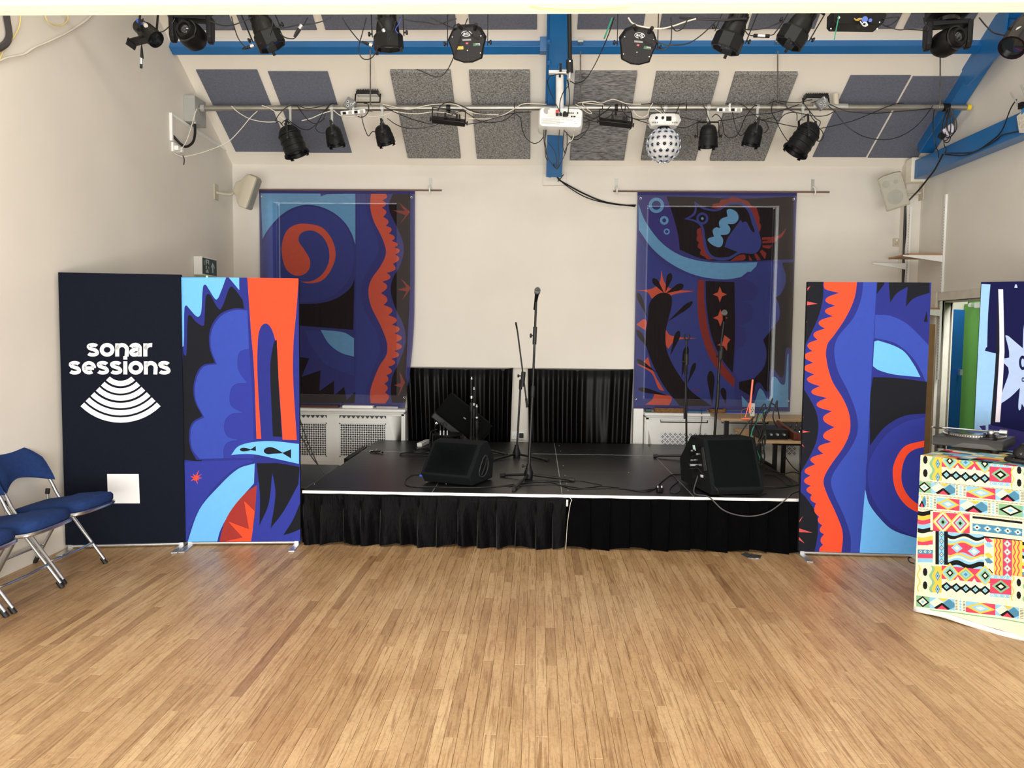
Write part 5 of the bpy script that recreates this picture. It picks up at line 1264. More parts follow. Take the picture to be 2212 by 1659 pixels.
B().box(PJ(-.035,-.05,.045),(.026,.03,.028),Rp).build('red_switch',RED,pj,world=True)
B().box(PJ(-.033,-.05,.02),(.024,.03,.022),Rp).build('black_switch',BLKP,pj,world=True)
B().box(PJ(.04,-.06,.02),(.044,.05,.03),Rp).build('video_plug',BLKP,pj,world=True,bev=.003)
B().cyl(PJ(-.003,-.04,.022),PJ(-.003,-.07,.022),.013).build('power_plug',BLKP,pj,world=True)
for dx in (.075,.093,.111): B().lathe(PJ(dx,-.036,.042),(0,-1,0),[(0,.007),(.003,.007),(.003,.003)],10).build('jack_ring',BLKP,pp_,world=True)
for dx,dz,w_ in ((.10,.012,.016),(.125,.012,.02),(.152,.045,.012),(.035,.05,.022)): B().box(PJ(dx,-.037,dz),(w_,.004,.012),Rp).build('port',BLKP,pp_,world=True)
B().lathe(PJ(-.13,-.032,.058),(0,-1,0),[(0,.03),(.004,.03)],24).build('speaker_grille',GREYB,pj,world=True)
b=B()
for i in range(6): b.box(PJ(-.09,-.034,-.015-.009*i),(.17,.003,.003),Rp)
for dx,dz,w_ in ((.02,-.02,.03),(.07,-.02,.02),(.1,-.018,.02),(0,-.045,.06),(.13,-.03,.02),(.14,-.05,.03)): b.box(PJ(dx,-.034,dz),(w_,.003,.004),Rp)
b.build('raised_marks',mat('mark_grey','BFC1BE',.5),pj,world=True)
mt=thing('projector_mount','white projector pole and plate fixed to the blue rafter','mount',tuple(atY(1207,190,7.45)))
t_=atC(1209,160,.2); B().box(t_+V((0,-.0,.01)),(.21,.15,.05)).build('ceiling_plate',WPLAS,mt,world=True,bev=.003)
B().cyl(t_+V((0,0,0)),V((t_.x+.005,7.45,c.z+.07)),.038,n=16).build('pole',WPLAS,mt,world=True)
b=B().bx((t_.x-.06,7.35,c.z+.085),(t_.x+.08,7.56,c.z+.10)); b.build('projector_plate',WPLAS,mt,world=True)
B().box(t_+V((.0,-.08,-.04)),(.02,.002,.035)).build('printed_mark',BLKP,mt,world=True)
# black pole with clamp and short pipe, right side of rafter
pl=thing('drop_pole','black pole with clamp hanging from the upper bar beside the blue rafter','pole',tuple(atY(1230,120,6.4)))
Yq=6.3; B().cyl(atY(1229,-20,Yq),atY(1231,130,Yq),.017).build('pole',BLK,pl,world=True)
B().cyl(atY(1230,130,Yq),atY(1231,157,Yq),.027).build('clamp_body',RUB,pl,world=True); B().cyl(atY(1231,157,Yq),atY(1230,170,Yq),.013).build('steel_tip',ALU,pl,world=True)
B().cyl(atY(1209,152,Yq),atY(1232,152,Yq),.008).build('side_handle',ZINC,pl,world=True); B().box(atY(1211,146,Yq),(.02,.02,.06)).build('handle_grip',BLKP,pl,world=True); B().lathe(atY(1231,133,Yq-.02),(0,-1,0),[(0,.009),(.01,.007)],10).build('bolt',ALU,pl,world=True)
# ============================================================ fixtures on the upper bar
UG='fixtures on the upper lighting bar'
def upt(x): return V((atY(x,20,YU).x,YU,uz))
def spot(label,c,aim,sc_,sy):
    c=V(c); aim=V(aim).normalized(); o=thing('spotlight',label,'stage light',tuple(c),0,UG); k=sc_; bar=upt(sy)
    s=aim.cross(V((0,0,1))).normalized() if abs(aim.z)<.99 else V((1,0,0))
    s=V((1,0,0))-aim*aim.x; s.normalize()
    B().lathe(c,aim,[(-.175*k,.04*k),(-.17*k,.062*k),(-.11*k,.066*k),(-.10*k,.075*k),(-.07*k,.086*k),(-.03*k,.092*k),(.005*k,.094*k)],24).build('rear_housing',BLK,o,world=True,ang=30)
    b=B()
    for i in range(10):
        t=2*PI*i/10; u,w_,a=frame(aim); d=u*_c(t)+w_*_s(t); M=Matrix((d.cross(aim),d,aim)).transposed(); b.box(c+aim*(-.12*k)+d*.07*k,(.005,.012,.085*k),M)
    b.build('cooling_fins',BLK,o,world=True)
    B().lathe(c,aim,[(.0,.10*k),(.02*k,.118*k),(.115*k,.120*k),(.125*k,.114*k),(.125*k,.10*k),(.10*k,.1*k)],8,ph=PI/8).build('octagonal_barrel',BLK,o,world=True,ang=20)
    B().lathe(c,aim,[(.105*k,.1*k),(.106*k,.001)],16,caps=False).build('front_lens',GLASS,o,world=True)
    u,w_,a=frame(aim)
    M=Matrix((s,aim.cross(s),aim)).transposed()
    B().box(c+aim.cross(s)*(-.10*k)+aim*.03*k,(.07*k,.012,.045*k),M).build('label_plate',mat('plate_grey','2E2E30',.4),o,world=True)
    for q in (-.11,.11): B().box(c+aim*.135*k+u*q*k,(.02,.012,.03),M).build('gel_clip',BLK,o,world=True)
    up=(bar-c); up=up-s*up.dot(s); up.normalize(); yoke(o,c+aim*.0,s,up,.128*k,(bar-c).length*.72,BLK,.028)
    hook(o,bar,c+up*(bar-c).length*.72,BLK)
spot('upper spotlight left of all, second fixture after the moving head, aimed down right',atY(574,70,YU),(.40,.12,-.9),.88,585)
spot('upper spotlight above the left hanger rod, pointing straight down',atY(838,72,YU),(.04,.12,-1),.88,838)
spot('upper spotlight right of centre, first of the right-hand pair, aimed down left',atY(1580,74,YU),(-.36,.12,-.92),.9,1578)
spot('upper spotlight right of centre, second of the right-hand pair, aimed down left',atY(1722,64,YU),(-.5,.12,-.86),.88,1712)
def wash(label,c,rot,px,yellow):
    c=V(c); o=thing('wash_light',label,'stage light',tuple(c),0,UG); bar=upt(px)
    M=Matrix.Rotation(math.radians(rot),3,'Y')@Matrix.Rotation(math.radians(28),3,'X')
    def W(x,y,z): return c+M@V((x,y,z))
    hexa=[(-.115,-.03),(-.135,.03),(-.10,.09),(-.05,.115),(.05,.115),(.10,.09),(.135,.03),(.115,-.03),(.10,-.10),(.03,-.125),(-.03,-.125),(-.10,-.10)]
    b=B(); b.loft([[W(x*k,y,z*k) for x,z in hexa] for y,k in ((-.05,.93),(-.035,1),(.05,1),(.07,.9))]); b.build('housing',BLKP,o,world=True,bev=.003)
    def lab(x,z,w_,h,m,nm): B().box(W(x,-.052,z),(w_,.003,h),M).build(nm,m,o,world=True)
    lab(0.0,.028,.06,.012,mat('grey_print','8E8E90',.5),'print_strip'); dsp=B().box(W(0,-.052,.006),(.026,.003,.012),M).build('display',mat('display_red_glass','3A0A0C',.2),o,world=True) 
    B().box(W(0,-.0545,.006),(.012,.002,.008),M).build('display_digits',LEDR,dsp,world=True)
    lab(.065,-.005,.046,.018,LEDGSM,'green_label'); lab(.075,-.005,.03,.016,PRW,'white_label')
    if yellow: lab(-.05,-.022,.045,.02,mat('yellow_label','C9B23A',.5),'yellow_label')
    e=B(); e.tube([W(.034*_c(t),-.053,.068+.017*_s(t)) for t in [i*PI/6 for i in range(12)]],.0025,5,1,True); e.build('logo_ring',PRW,o,world=True)
    text('adj',.03,PRW,'logo_letters',o,basis(W(0,-.052,.068),M@V((1,0,0)),M@V((0,0,1)),M@V((0,-1,0))),fit=(.045,.026),bold=.0006)
    b=B()
    for i in range(5): b.box(W(-.045+.0225*i,-.0515,-.075),(.012,.002,.003),M)
    b.box(W(0,-.05,-.09),(.003,.003,.06),M); b.build('vent_marks',BLK,o,world=True)
    for dx,dz in ((-.1,.05),(.1,.05),(-.09,-.06),(.09,-.06),(0,-.04)): B().cyl(W(dx,-.05,dz),W(dx,-.055,dz),.004,n=6).build('screw',ZINC,o,world=True)
    B().cyl(W(-.03,-.05,.10),W(-.05,-.09,.13),.012).build('cable_plug',RUB,o,world=True); B().cyl(W(.06,-.05,.09),W(.075,-.09,.13),.012).build('cable_plug',RUB,o,world=True)
    s=M@V((1,0,0)); up=V((0,0,1)); yoke(o,c,s,up,.142,(bar-c).z*.8,BLK,.026)
    B().box(W(0,.065,0),(.15,.02,.12),M).build('front_lens_plate',GLASS,o,world=True)
    hook(o,bar,c+V((0,0,(bar-c).z*.8)),BLK)
wash('upper wash light left of the blue rafter, with a yellow label on its back',atY(1010,93,YU),-2,1010,True)
wash('upper wash light right of the blue rafter, tilted slightly, no yellow label',atY(1377,97,YU),6,1380,False)
def moving(label,c,yaw,hd,px,tag_=False):
    c=V(c); o=thing('moving_head',label,'stage light',tuple(c),0,UG); Rz=Matrix.Rotation(yaw,3,'Z')
    def Q(x,y,z): return c+Rz@V((x,y,z))
    # base on top
    B().loft([[Q(x*k,y*k,z) for x,y in ((-.13,-.08),(-.08,-.13),(.08,-.13),(.13,-.08),(.13,.08),(.08,.13),(-.08,.13),(-.13,.08))] for z,k in ((.155,.8),(.175,1),(.245,1),(.26,.9))]).build('base_box',BLKP,o,world=True,bev=.005)
    B().lathe(Q(0,0,.13),(0,0,1),[(0,.07),(.025,.075)],20).build('swivel_ring',BLKG,o,world=True)
    b=B(); b.box(Q(0,0,.115),(.26,.10,.035),Rz)
    for s in (-1,1): b.loft([[Q(s*.128+dx,y,z) for y,z in ((-.055,.125),(.055,.125),(.05,-.02),(.02,-.055),(-.02,-.055),(-.05,-.02))] for dx in (-.018,.018)])
    b.build('yoke_arms',BLKP,o,world=True,bev=.006)
    hd=V(hd).normalized(); hc=Q(0,0,-.005)
    B().lathe(hc,hd,[(-.10,.03),(-.095,.06),(-.05,.088),(.02,.09),(.06,.078),(.10,.06),(.115,.055),(.115,.04),(.10,.036)],22,caps=False).build('head',BLKP,o,world=True)
    B().lathe(hc,hd,[(.095,.04),(.108,.028),(.112,.001)],20,caps=False).build('head_lens',GLASS,o,world=True)
    B().lathe(hc,hd,[(.07,.075),(.075,.079),(.085,.079),(.088,.07)],22,caps=False).build('focus_ring',BLKG,o,world=True)
    if tag_: 
        for dx,dz,w_ in ((-.03,.222,.04),(.03,.222,.045),(.03,.205,.045)): B().box(Q(dx,-.131,dz),(w_,.002,.008),Rz).build('printed_label',PRW if dx<0 else RED,o,world=True)
    hook(o,upt(px),Q(0,0,.27),BLK)
moving('moving head light at the upper left, lens facing forward',atY(415,76,YU),.12,(-.08,-.85,.1),415)
moving('moving head light at the upper right, lens facing forward and right',atY(2046,90,YU),-.15,(.25,-.9,.05),2046,True)
# small profile light upper left
pf=thing('profile_spot','small tilted black spotlight at the far upper left with a blue connector','stage light',tuple(atY(322,75,YU)),0,UG)
a,c2=atY(306,60,YU),atY(345,92,YU-.06); ax=(c2-a).normalized()
B().lathe(a,ax,[(-.04,.03),(-.03,.05),(.03,.055),(.04,.062),(.13,.062),(.14,.058),(.17,.06),(.17,.05),(.14,.045)],20,caps=False).build('tube_body',BLK,pf,world=True)
B().lathe(a,ax,[(.145,.05),(.15,.001)],16,caps=False).build('front_lens',GLASS,pf,world=True)
B().cyl(atY(297,44,YU-.05),atY(307,56,YU-.06),.013).build('blue_plug',BLUC,pf,world=True); B().cyl(atY(312,52,YU-.06),atY(315,55,YU-.09),.015).build('silver_socket',ALU,pf,world=True)
yoke(pf,a+ax*.07,ax.cross(V((0,0,1))).normalized(),(.0,.2,1),.075,.20,BLK,.022); hook(pf,upt(322),a+ax*.07+V((0,.04,.2)),BLK)
b=B(); M=Matrix.Rotation(math.radians(20),3,'Y')
b.box(atY(300,88,YU-.03),(.11,.12,.006),Matrix.Rotation(math.radians(-14),3,'Y')).box(atY(284,95,YU-.03),(.006,.12,.05),M).box(atY(313,88,YU-.08),(.10,.006,.04),Matrix.Rotation(math.radians(-14),3,'Y')); b.build('filter_frame',BLK,pf,world=True)
# hanging connector
hc=thing('cable_end','short cable end with silver connector dangling below the far left light','cable',tuple(atY(305,145,YU)))
B().tube([atY(309,40,YU),atY(307,70,YU-.04),atY(306,98,YU-.04)],.004).build('lead',CBLK,hc,world=True)
B().lathe(atY(306,98,YU-.04),(0,0,-1),[(0,.004),(.03,.008),(.08,.012),(.09,.012)],10).build('boot',RUB,hc,world=True); B().cyl(atY(305,124,YU-.04),atY(305,139,YU-.04),.0115).build('silver_shell',ALU,hc,world=True); B().cyl(atY(305,139,YU-.04),atY(305,147,YU-.04),.009).build('tip',RUB,hc,world=True)
# dimmer pack
dp=thing('dimmer_pack','black dimmer box with loose wires hanging from the upper bar at right','dimmer',tuple(atY(1847,45,YU)),0,UG)
c=atY(1847,44,YU); B().loft([[c+V((x,y,z)) for x,z in ((-.15,-.05),(-.17,-.03),(-.17,.05),(.17,.05),(.185,.01),(.165,-.045),(.15,-.055))] for y in (-.07,.07)]).build('box_body',BLKP,dp,world=True,bev=.004)
for (x,y,w_,m) in ((1812,38,.02,ZINC),(1868,42,.05,BLUC),(1880,44,.03,BLUC)): B().cyl(atY(x,y,YU-.07),atY(x,y,YU-.11),w_*.4).build('connector',m,dp,world=True)
B().lathe(atY(1854,59,YU-.07),(0,-1,0),[(0,.014),(.003,.014)],12).build('round_inlet',DARKH,dp,world=True)
for i,(m,q) in enumerate(((mat('wire_gold','C9A548',.5),[(1845,40),(1852,44),(1862,42),(1868,50)]),(PRW,[(1858,46),(1866,56),(1872,50),(1865,46)]),(mat('wire_gold','C9A548',.5),[(1848,44),(1858,40),(1870,44)]),(PRW,[(1862,52),(1868,48),(1874,54),(1868,57)]))): B().tube([atY(x,y,YU-.085-.008*i) for x,y in q],.004).build('loose_wire',m,dp,world=True)
for x in (1795,1895,1900): B().cyl(atY(x,62 if x<1900 else 48,YU-.069),atY(x,62 if x<1900 else 48,YU-.074),.004,n=6).build('screw',ALU,dp,world=True)
hook(dp,upt(1847),V((upt(1847).x,YU,c.z+.05)),BLK)
# far right fixtures
fr_=thing('spotlight','glossy black spotlight cut off by the top right corner','stage light',tuple(atY(2185,100,5.0)),0,UG)
a=atY(2215,62,5.2); c2=atY(2172,122,5.1); ax=(c2-a).normalized()
B().lathe(a,ax,[(-.10,.05),(-.08,.07),(.0,.085),(.1,.085),(.16,.08),(.2,.082),(.2,.07),(.17,.068)],20,caps=False).build('tube_body',BLKG,fr_,world=True)
B().lathe(a,ax,[(.175,.07),(.18,.001)],16,caps=False).build('front_lens',GLASS,fr_,world=True)
B().box(atY(2197,64,5.15),(.10,.012,.03)).build('bracket_arm',BLK,fr_,world=True); B().lathe(atY(2200,70,5.12),(0,-1,0),[(0,.03),(.02,.03),(.022,.012)],14).build('pivot_disc',ALU,fr_,world=True)
B().cyl(atY(2200,62,5.15),V((3.72,YU,uz)),.012).build('clamp_arm',BLK,fr_,world=True)
rv=thing('wireless_receiver','pale patterned box with thin grey aerials on the tie beam, far right','receiver',tuple(atX(2206,262,4.0)))
c=atX(2210,258,4.03); B().box(c+V((0,-.14,.02)),(.05,.36,.16),Matrix.Rotation(math.radians(-18),3,'X')).build('box_body',mat('speckled_white','D8D4C8',.6,var=.25,vscale=70),rv,world=True,bev=.006)
B().box(c+V((-.027,-.08,.075)),(.004,.14,.04),Matrix.Rotation(math.radians(-18),3,'X')).build('blue_label',mat('label_blue','3D86C4',.5),rv,world=True)
for (x0_,y0_,x1_,y1_) in ((2183,200,2206,240),(2206,184,2214,205)): B().cyl(atX(x1_,y1_,4.0),atX(x0_,y0_,4.0),.007).build('aerial',GREYB,rv,world=True)
B().box(atX(2208,228,4.0),(.04,.05,.05)).build('aerial_base',BLKP,rv,world=True)
# coiled spare cable on the right end of bar
cc=thing('cable_coil','coil of black cable hanging from the right end of the lighting bar','cable',tuple(barpt(2045)))
rn=random.Random(8)
for i in range(6):
    w_=rn.uniform(.045,.10); h_=rn.uniform(.24,.33); x0_=barpt(2044)+V((rn.uniform(-.02,.02),-.04,-.02)); ph=rn.uniform(-.3,.3)
    B().tube([x0_+V((w_*_s(t)*(.5-.5*_c(t))**.5*1.0+ph*.1*(1-_c(t))*.5,-.01*i,-h_*(.5-.5*_c(t)))) for t in [2*PI*j/12 for j in range(13)]],.005,5,3).build('loop',CBLK,cc,world=True)
B().lathe(barpt(2043),(1,0,0),[(-.03,.038),(.03,.038)],12).build('tape_wrap',BLKP,cc,world=True)
B().box(atY(2034,294,Yb-.06),(.06,.04,.05),Matrix.Rotation(.5,3,'Y')).build('black_plug',BLKP,cc,world=True,bev=.008)
c=atY(2050,283,Yb-.03); B().box(c,(.10,.05,.11),Matrix.Rotation(.9,3,'Y')).build('paper_tag',mat('pale_paper','D5D0DD',.7),cc,world=True,bev=.01)
# ============================================================ CABLES
def cab(label,pts,Y,r=.0042,m=CBLK,group=None,name='cable',ox=0,oy=0,k=1.0,cat='cable'):
    P=[]
    for i,p in enumerate(pts):
        y=p[2] if len(p)>2 else Y
        P.append(atY(ox+p[0]/k,oy+p[1]/k,y+.012*_s(i*1.7)))
    o=B().tube(P,r,6,6).build(name,m,org=P[0]); return tag(o,label,cat,group)
CG='cables along the main lighting bar'; K=3.95
def cb(label,pts,ox=500,m=CBLK,r=.0042,Y=Yb-.05): return cab(label,pts,Y,r,m,CG,'cable',ox,0,K)
cb('black cable looping from the bar to the largest left par can',[(560,900),(500,900),(450,930),(400,985),(375,1040),(410,1040),(440,1075)])
cb('black cable sagging between the bar and the second par can',[(560,900),(600,960),(660,1030),(720,1055),(780,1020),(830,905),(900,880)])
cb('black cable drooping from the largest par can to the second par can',[(420,1060),(470,1020),(520,1050),(590,1095),(660,1105),(730,1050),(790,950),(850,885)])
cb('thin black cable swag left of the third par can',[(570,900),(640,925),(730,915),(820,890),(870,880)])
cb('black lead looping at the left side of the second par can',[(800,1010),(740,1050),(720,1095),(750,1130),(795,1135)])
cb('black cable from the strip down to the third par can',[(1110,985),(1125,1060),(1150,1130),(1170,1160),(1200,1125),(1225,1125)])
cb('black cable loop beside the left white power strip',[(1130,880),(1165,890),(1170,940),(1145,985),(1100,1000),(1060,980)])
cb('long black cable swag from the third par can to the left batten',[(1310,915),(1400,960),(1520,1010),(1640,1045),(1720,1060)])
cb('lower black cable swag from the third par can to the left batten',[(1330,1010),(1400,1060),(1480,1090),(1580,1095),(1680,1085),(1760,1060),(1860,990),(1930,960)])
cb('black cable arching above the left batten',[(1760,1000),(1765,930),(1800,890),(1850,872),(1900,880),(1960,900),(2020,930),(2100,960),(2212,975)])
cb('black cable running right from the left batten',[(1930,955),(1980,950),(2040,985),(2110,1030),(2170,1045),(2240,1045),(2330,1025),(2410,968)])
cb('black cable under the left batten towards the projector',[(2020,1060),(2120,1045),(2220,1015),(2330,985),(2410,965),(2560,955)])
cb('cream cable swag from the left end of the bar',[(0,905),(60,960),(160,1015),(280,1040),(380,1040)],m=CWHT)
cb('cream cable rising behind the largest left par can',[(260,900),(330,925),(400,975),(450,1020),(500,1035)],m=CWHT)
cb('cream cable between the left par cans',[(600,1030),(680,1010),(760,975),(850,945)],m=CWHT)
cb('cream cable swag right of the left white power strip',[(870,940),(930,985),(1010,995),(1090,985)],m=CWHT)
cb('long cream cable running right over the left batten',[(1290,890),(1360,905),(1450,925),(1530,930),(1640,905),(1750,890),(1900,890),(1990,930),(2070,965),(2180,975),(2280,980)],m=CWHT)
cb('second long cream cable under the bar left of the projector',[(1380,945),(1480,965),(1600,970),(1720,955),(1830,965),(1930,990),(2030,1010),(2130,1015),(2230,1010),(2330,975),(2420,925),(2500,885),(2690,890)],m=CWHT)
cb('thin cream cable behind the third par can',[(1150,985),(1200,995),(1290,985),(1370,955)],m=CWHT,r=.003)
cab('thin cream cable hanging from the bar to the left wall socket',[(425,235),(420,250),(410,285),(400,310),(385,328),(372,330)],7.5,.0035,CWHT)
cab('cream cable from the bar crossing the wall to the left wall socket',[(556,240),(540,255),(515,285),(490,308),(450,325),(420,334),(395,338),(380,333),(374,328)],7.45,.0035,CWHT)
tg=cab('short black cable tie hanging from the cream cable on the left wall',[(395,336),(398,345),(397,356)],7.4,.005,CBLK)
K2=3.95
def cc_(label,pts,m=CBLK,r=.0042,Y=Yb-.05,g=CG): return cab(label,pts,Y,r,m,g,'cable',1000,0,K)
cc_('black cable loop from the bar to the foot of the projector',[(440,965),(490,1010),(505,1100),(540,1180),(600,1222),(650,1210),(690,1160),(700,1090,7.4)])
cc_('black power lead curling from the projector to the mount',[(845,990,7.25),(830,960,7.25),(780,860,7.25),(730,740,7.28),(725,680,7.3),(760,645,7.3),(840,632,7.3),(880,640,7.3)])
cc_('second black lead rising from the projector past the mount',[(825,950,7.25),(830,860,7.25),(860,780,7.28),(900,730,7.3),(895,680,7.3)])
cc_('straight black video cable above the projector',[(895,990,7.25),(900,930,7.25),(910,850,7.28),(905,760,7.3),(890,680,7.3)])
cc_('long black cable sweeping down from the top to the projector mount',[(1290,150,6.0),(1240,300,6.2),(1180,440,6.4),(1110,580,6.8),(1040,680,7.1),(960,712,7.25),(915,690,7.3)])
cc_('teal strap hanging at the top right of the blue rafter',[(1275,150,6.0),(1240,240,6.0),(1205,330,6.0)],m=CGRN,r=.006)
for i,(pts,l) in enumerate([([(690,1110),(690,1180),(700,1260),(720,1340),(760,1400),(800,1445)],'black cable hanging at the left below the projector'),
  ([(705,1110),(700,1200),(715,1300),(722,1370),(705,1330),(700,1220),(712,1110)],'narrow black cable loop below the left of the projector'),
  ([(865,1110),(855,1180),(850,1240),(870,1310),(870,1290),(900,1230),(960,1170),(1060,1110),(1075,1040)],'black cable loop below the right of the projector'),
  ([(885,1130),(890,1200),(880,1290),(840,1380),(810,1440)],'black cable running from below the projector to the wall'),
  ([(825,1110),(815,1220),(820,1340),(810,1440)],'thin black cable down the right edge of the blue rafter'),
  ([(1050,1000),(1080,1060),(1040,1140),(980,1190),(930,1180),(870,1120)],'black cable curl at the right side of the projector'),
  ([(730,1220),(780,1290),(800,1360),(800,1440)],'thin cable lying across the lower blue rafter')]):
    cc_(l,[(x,y,7.25+(y-1100)/340*1.3) for x,y in pts],g='cables hanging below the projector')
cc_('white cable curl below the right of the projector',[(950,1110,7.3),(945,1160,7.4),(925,1200,7.4),(900,1205,7.4)],m=CWHT,g='cables hanging below the projector')
cab('bundle of black cables sloping from the rafter foot to the right window banner',[(1198,366,8.7),(1205,385,8.85),(1220,396,8.86),(1265,420,8.87),(1310,437,8.87),(1372,446,8.87)],8.87,.009,CBLK,None)
cab('thin black cable following the sloping bundle behind the rafter foot',[(1196,355,8.6),(1203,380,8.84),(1225,402,8.85),(1270,428,8.86),(1330,442,8.86),(1374,443,8.86)],8.86,.006,CBLK,None)
cab('short black tie sticking up at the rafter foot',[(1205,392),(1212,384),(1217,377)],8.8,.005,CBLK)
for pts,l,m in [([(980,880),(1040,870),(1110,865),(1180,880),(1230,862),(1280,848),(1330,860),(1400,885),(1520,890)],'white cable waving over the bar right of the projector',CWHT),
 ([(960,890),(1010,920),(1060,960),(1100,965),(1050,920),(1020,880),(1100,885),(1200,895)],'white cable curl at the right shoulder of the projector',CWHT),
 ([(1455,940),(1480,980),(1530,1000),(1575,980),(1590,930),(1620,880)],'white cable loop left of the ball effect light',CWHT),
 ([(1000,990),(1060,1015),(1150,1040),(1240,1000),(1280,960),(1260,935),(1200,960),(1130,1010),(1050,1040)],'tangled black cable right of the projector',CBLK),
 ([(1040,980),(1120,1010),(1200,965),(1260,905)],'short black cable rising to the bar right of the projector',CBLK),
 ([(1350,890),(1360,940),(1400,990),(1450,1010),(1540,1040),(1620,1060),(1690,1050)],'black cable from the right batten to the ball effect light',CBLK),
 ([(1395,900),(1430,950),(1445,1010),(1440,1080),(1420,1110)],'black lead looping round the right side of the right batten',CBLK),
 ([(1680,885),(1720,960),(1760,1020),(1800,1070),(1880,1090),(1960,1065),(2040,1020)],'black cable swag right of the ball effect light',CBLK),
 ([(1520,890),(1620,885),(1720,895),(1830,890),(1890,885)],'black cable along the top of the bar above the ball effect light',CBLK),
 ([(1450,1010),(1520,1020),(1620,1005),(1720,990),(1840,995),(1930,1015),(2020,1030)],'black cable passing level behind the ball effect light',CBLK),
 ([(1850,890),(1820,960),(1780,1010),(1760,1040)],'black cable rising to the bar from the ball effect light',CBLK),
 ([(1640,930),(1690,960),(1720,1000),(1770,1040)],'white thin lead going into the ball effect light',CWHT)]:
    cc_(l,pts,m)
def cd_(label,pts,m=CBLK,r=.0042,Y=Yb-.05,g=CG): return cab(label,pts,Y,r,m,g,'cable',1400,0,K)
for pts,l,m in [([(460,885),(490,930),(510,1000),(530,1040)],'black lead into the par can right of the ball effect light',CBLK),
 ([(545,1000),(580,975),(620,1010),(640,1080),(650,1140),(690,1175),(750,1160),(790,1100),(830,1000),(900,910),(930,900)],'black cable festoon between the two small right par cans',CBLK),
 ([(660,885),(700,900),(720,960),(740,1060),(770,1140),(800,1155),(840,1110)],'second black festoon left of the second small right par can',CBLK),
 ([(780,885),(830,910),(880,960),(940,1010),(980,1030)],'black cable down to the second small right par can',CBLK),
 ([(980,1020),(1010,1050),(1025,1090),(1010,1120),(985,1135)],'black lead loop at the right of the second small right par can',CBLK),
 ([(600,1030),(700,1020),(820,990),(940,975),(1060,965),(1180,930),(1290,890)],'long black cable rising right along the bar',CBLK),
 ([(985,1025),(1060,1005),(1110,1030),(1160,980),(1220,960),(1290,965),(1420,990),(1520,985),(1600,945)],'black cable weaving towards the right large par can',CBLK),
 ([(1060,880),(1055,960),(1090,1020),(1120,1090),(1160,1160),(1195,1210)],'black lead into the front of the right large par can',CBLK),
 ([(1090,870),(1160,890),(1210,940),(1265,965),(1270,1030)],'black cable curl above the right large par can',CBLK),
 ([(1330,885),(1380,950),(1430,1010),(1470,1040),(1450,1090),(1430,1110)],'black lead into the back of the right large par can',CBLK),
 ([(1370,930),(1390,990),(1440,1060),(1425,1095)],'second black lead into the back of the right large par can',CBLK),
 ([(1460,1090),(1490,1130),(1490,1180),(1460,1205),(1420,1190)],'small black lead loop behind the right large par can',CBLK),
 ([(1030,885),(1090,862),(1180,870),(1280,875),(1400,850)],'black cable lying on top of the bar near the right floodlight',CBLK),
 ([(1475,1095),(1600,1070),(1750,1030),(1900,970),(2040,910),(2120,885),(2180,882)],'long black cable rising to the right end of the bar',CBLK),
 ([(1000,1030),(1100,1050),(1220,1075),(1330,1090),(1440,1095)],'black cable crossing behind the right large par can',CBLK),
 ([(1540,885),(1640,930),(1720,955),(1850,965),(1980,965),(2100,955),(2212,945),(2330,935),(2430,925)],'shallow black swag at the right end of the bar',CBLK),
 ([(1535,900),(1600,960),(1660,1040),(1740,1110),(1840,1165),(1960,1190),(2080,1185),(2190,1145),(2290,1075),(2370,985),(2430,900)],'deep black swag in front of the right felt panels',CBLK),
 ([(1390,880),(1430,865),(1480,845)],'short black lead up to the right floodlight',CBLK)]:
    cd_(l,pts,m)
cab('thin black cable dropping from the bar end to the tie beam',[(2018,236,7.81),(2015,270,7.75),(2020,310,7.75),(2027,330,7.85),(2028,341,7.88)],8,.0045,CBLK)
cab('black cable from the coil down to the tie beam',[(2038,300,7.72),(2040,315,7.7),(2044,322,7.78),(2041,330,7.84)],8,.0045,CBLK)
P=[atX(x,y,4.035) for x,y in ((2041,331),(2070,331),(2105,328),(2140,306),(2164,282),(2183,235),(2196,215))]; tag(B().tube(P,.0055,6,6).build('cable',CBLK,org=P[0]),'black cable rising along the tie beam to the receiver','cable')
P=[atX(x,y,4.038) for x,y in ((2041,334),(2080,336),(2110,326),(2150,304),(2165,292),(2200,284),(2225,278))]; tag(B().tube(P,.0055,6,6).build('cable',CBLK,org=P[0]),'second black cable lying along the tie beam','cable')
cab('bundle of black cables running down from tie beam to the right corner',[(2037,333,7.9),(2020,365,8.0),(2005,385,8.1),(1985,410,8.3),(1966,430,8.55),(1956,440,8.74)],8.6,.009,CBLK)
cab('black cables dropping down the right corner behind the banner',[(1956,440,8.76),(1954,480,8.76),(1952,540,8.76),(1951,570,8.76),(1950,610,8.76)],8.76,.011,CBLK)
cab('second black cable dropping down the right corner',[(1957,440,8.77),(1957,500,8.77),(1953,545,8.77),(1954,580,8.77),(1952,612,8.77)],8.77,.006,CBLK)
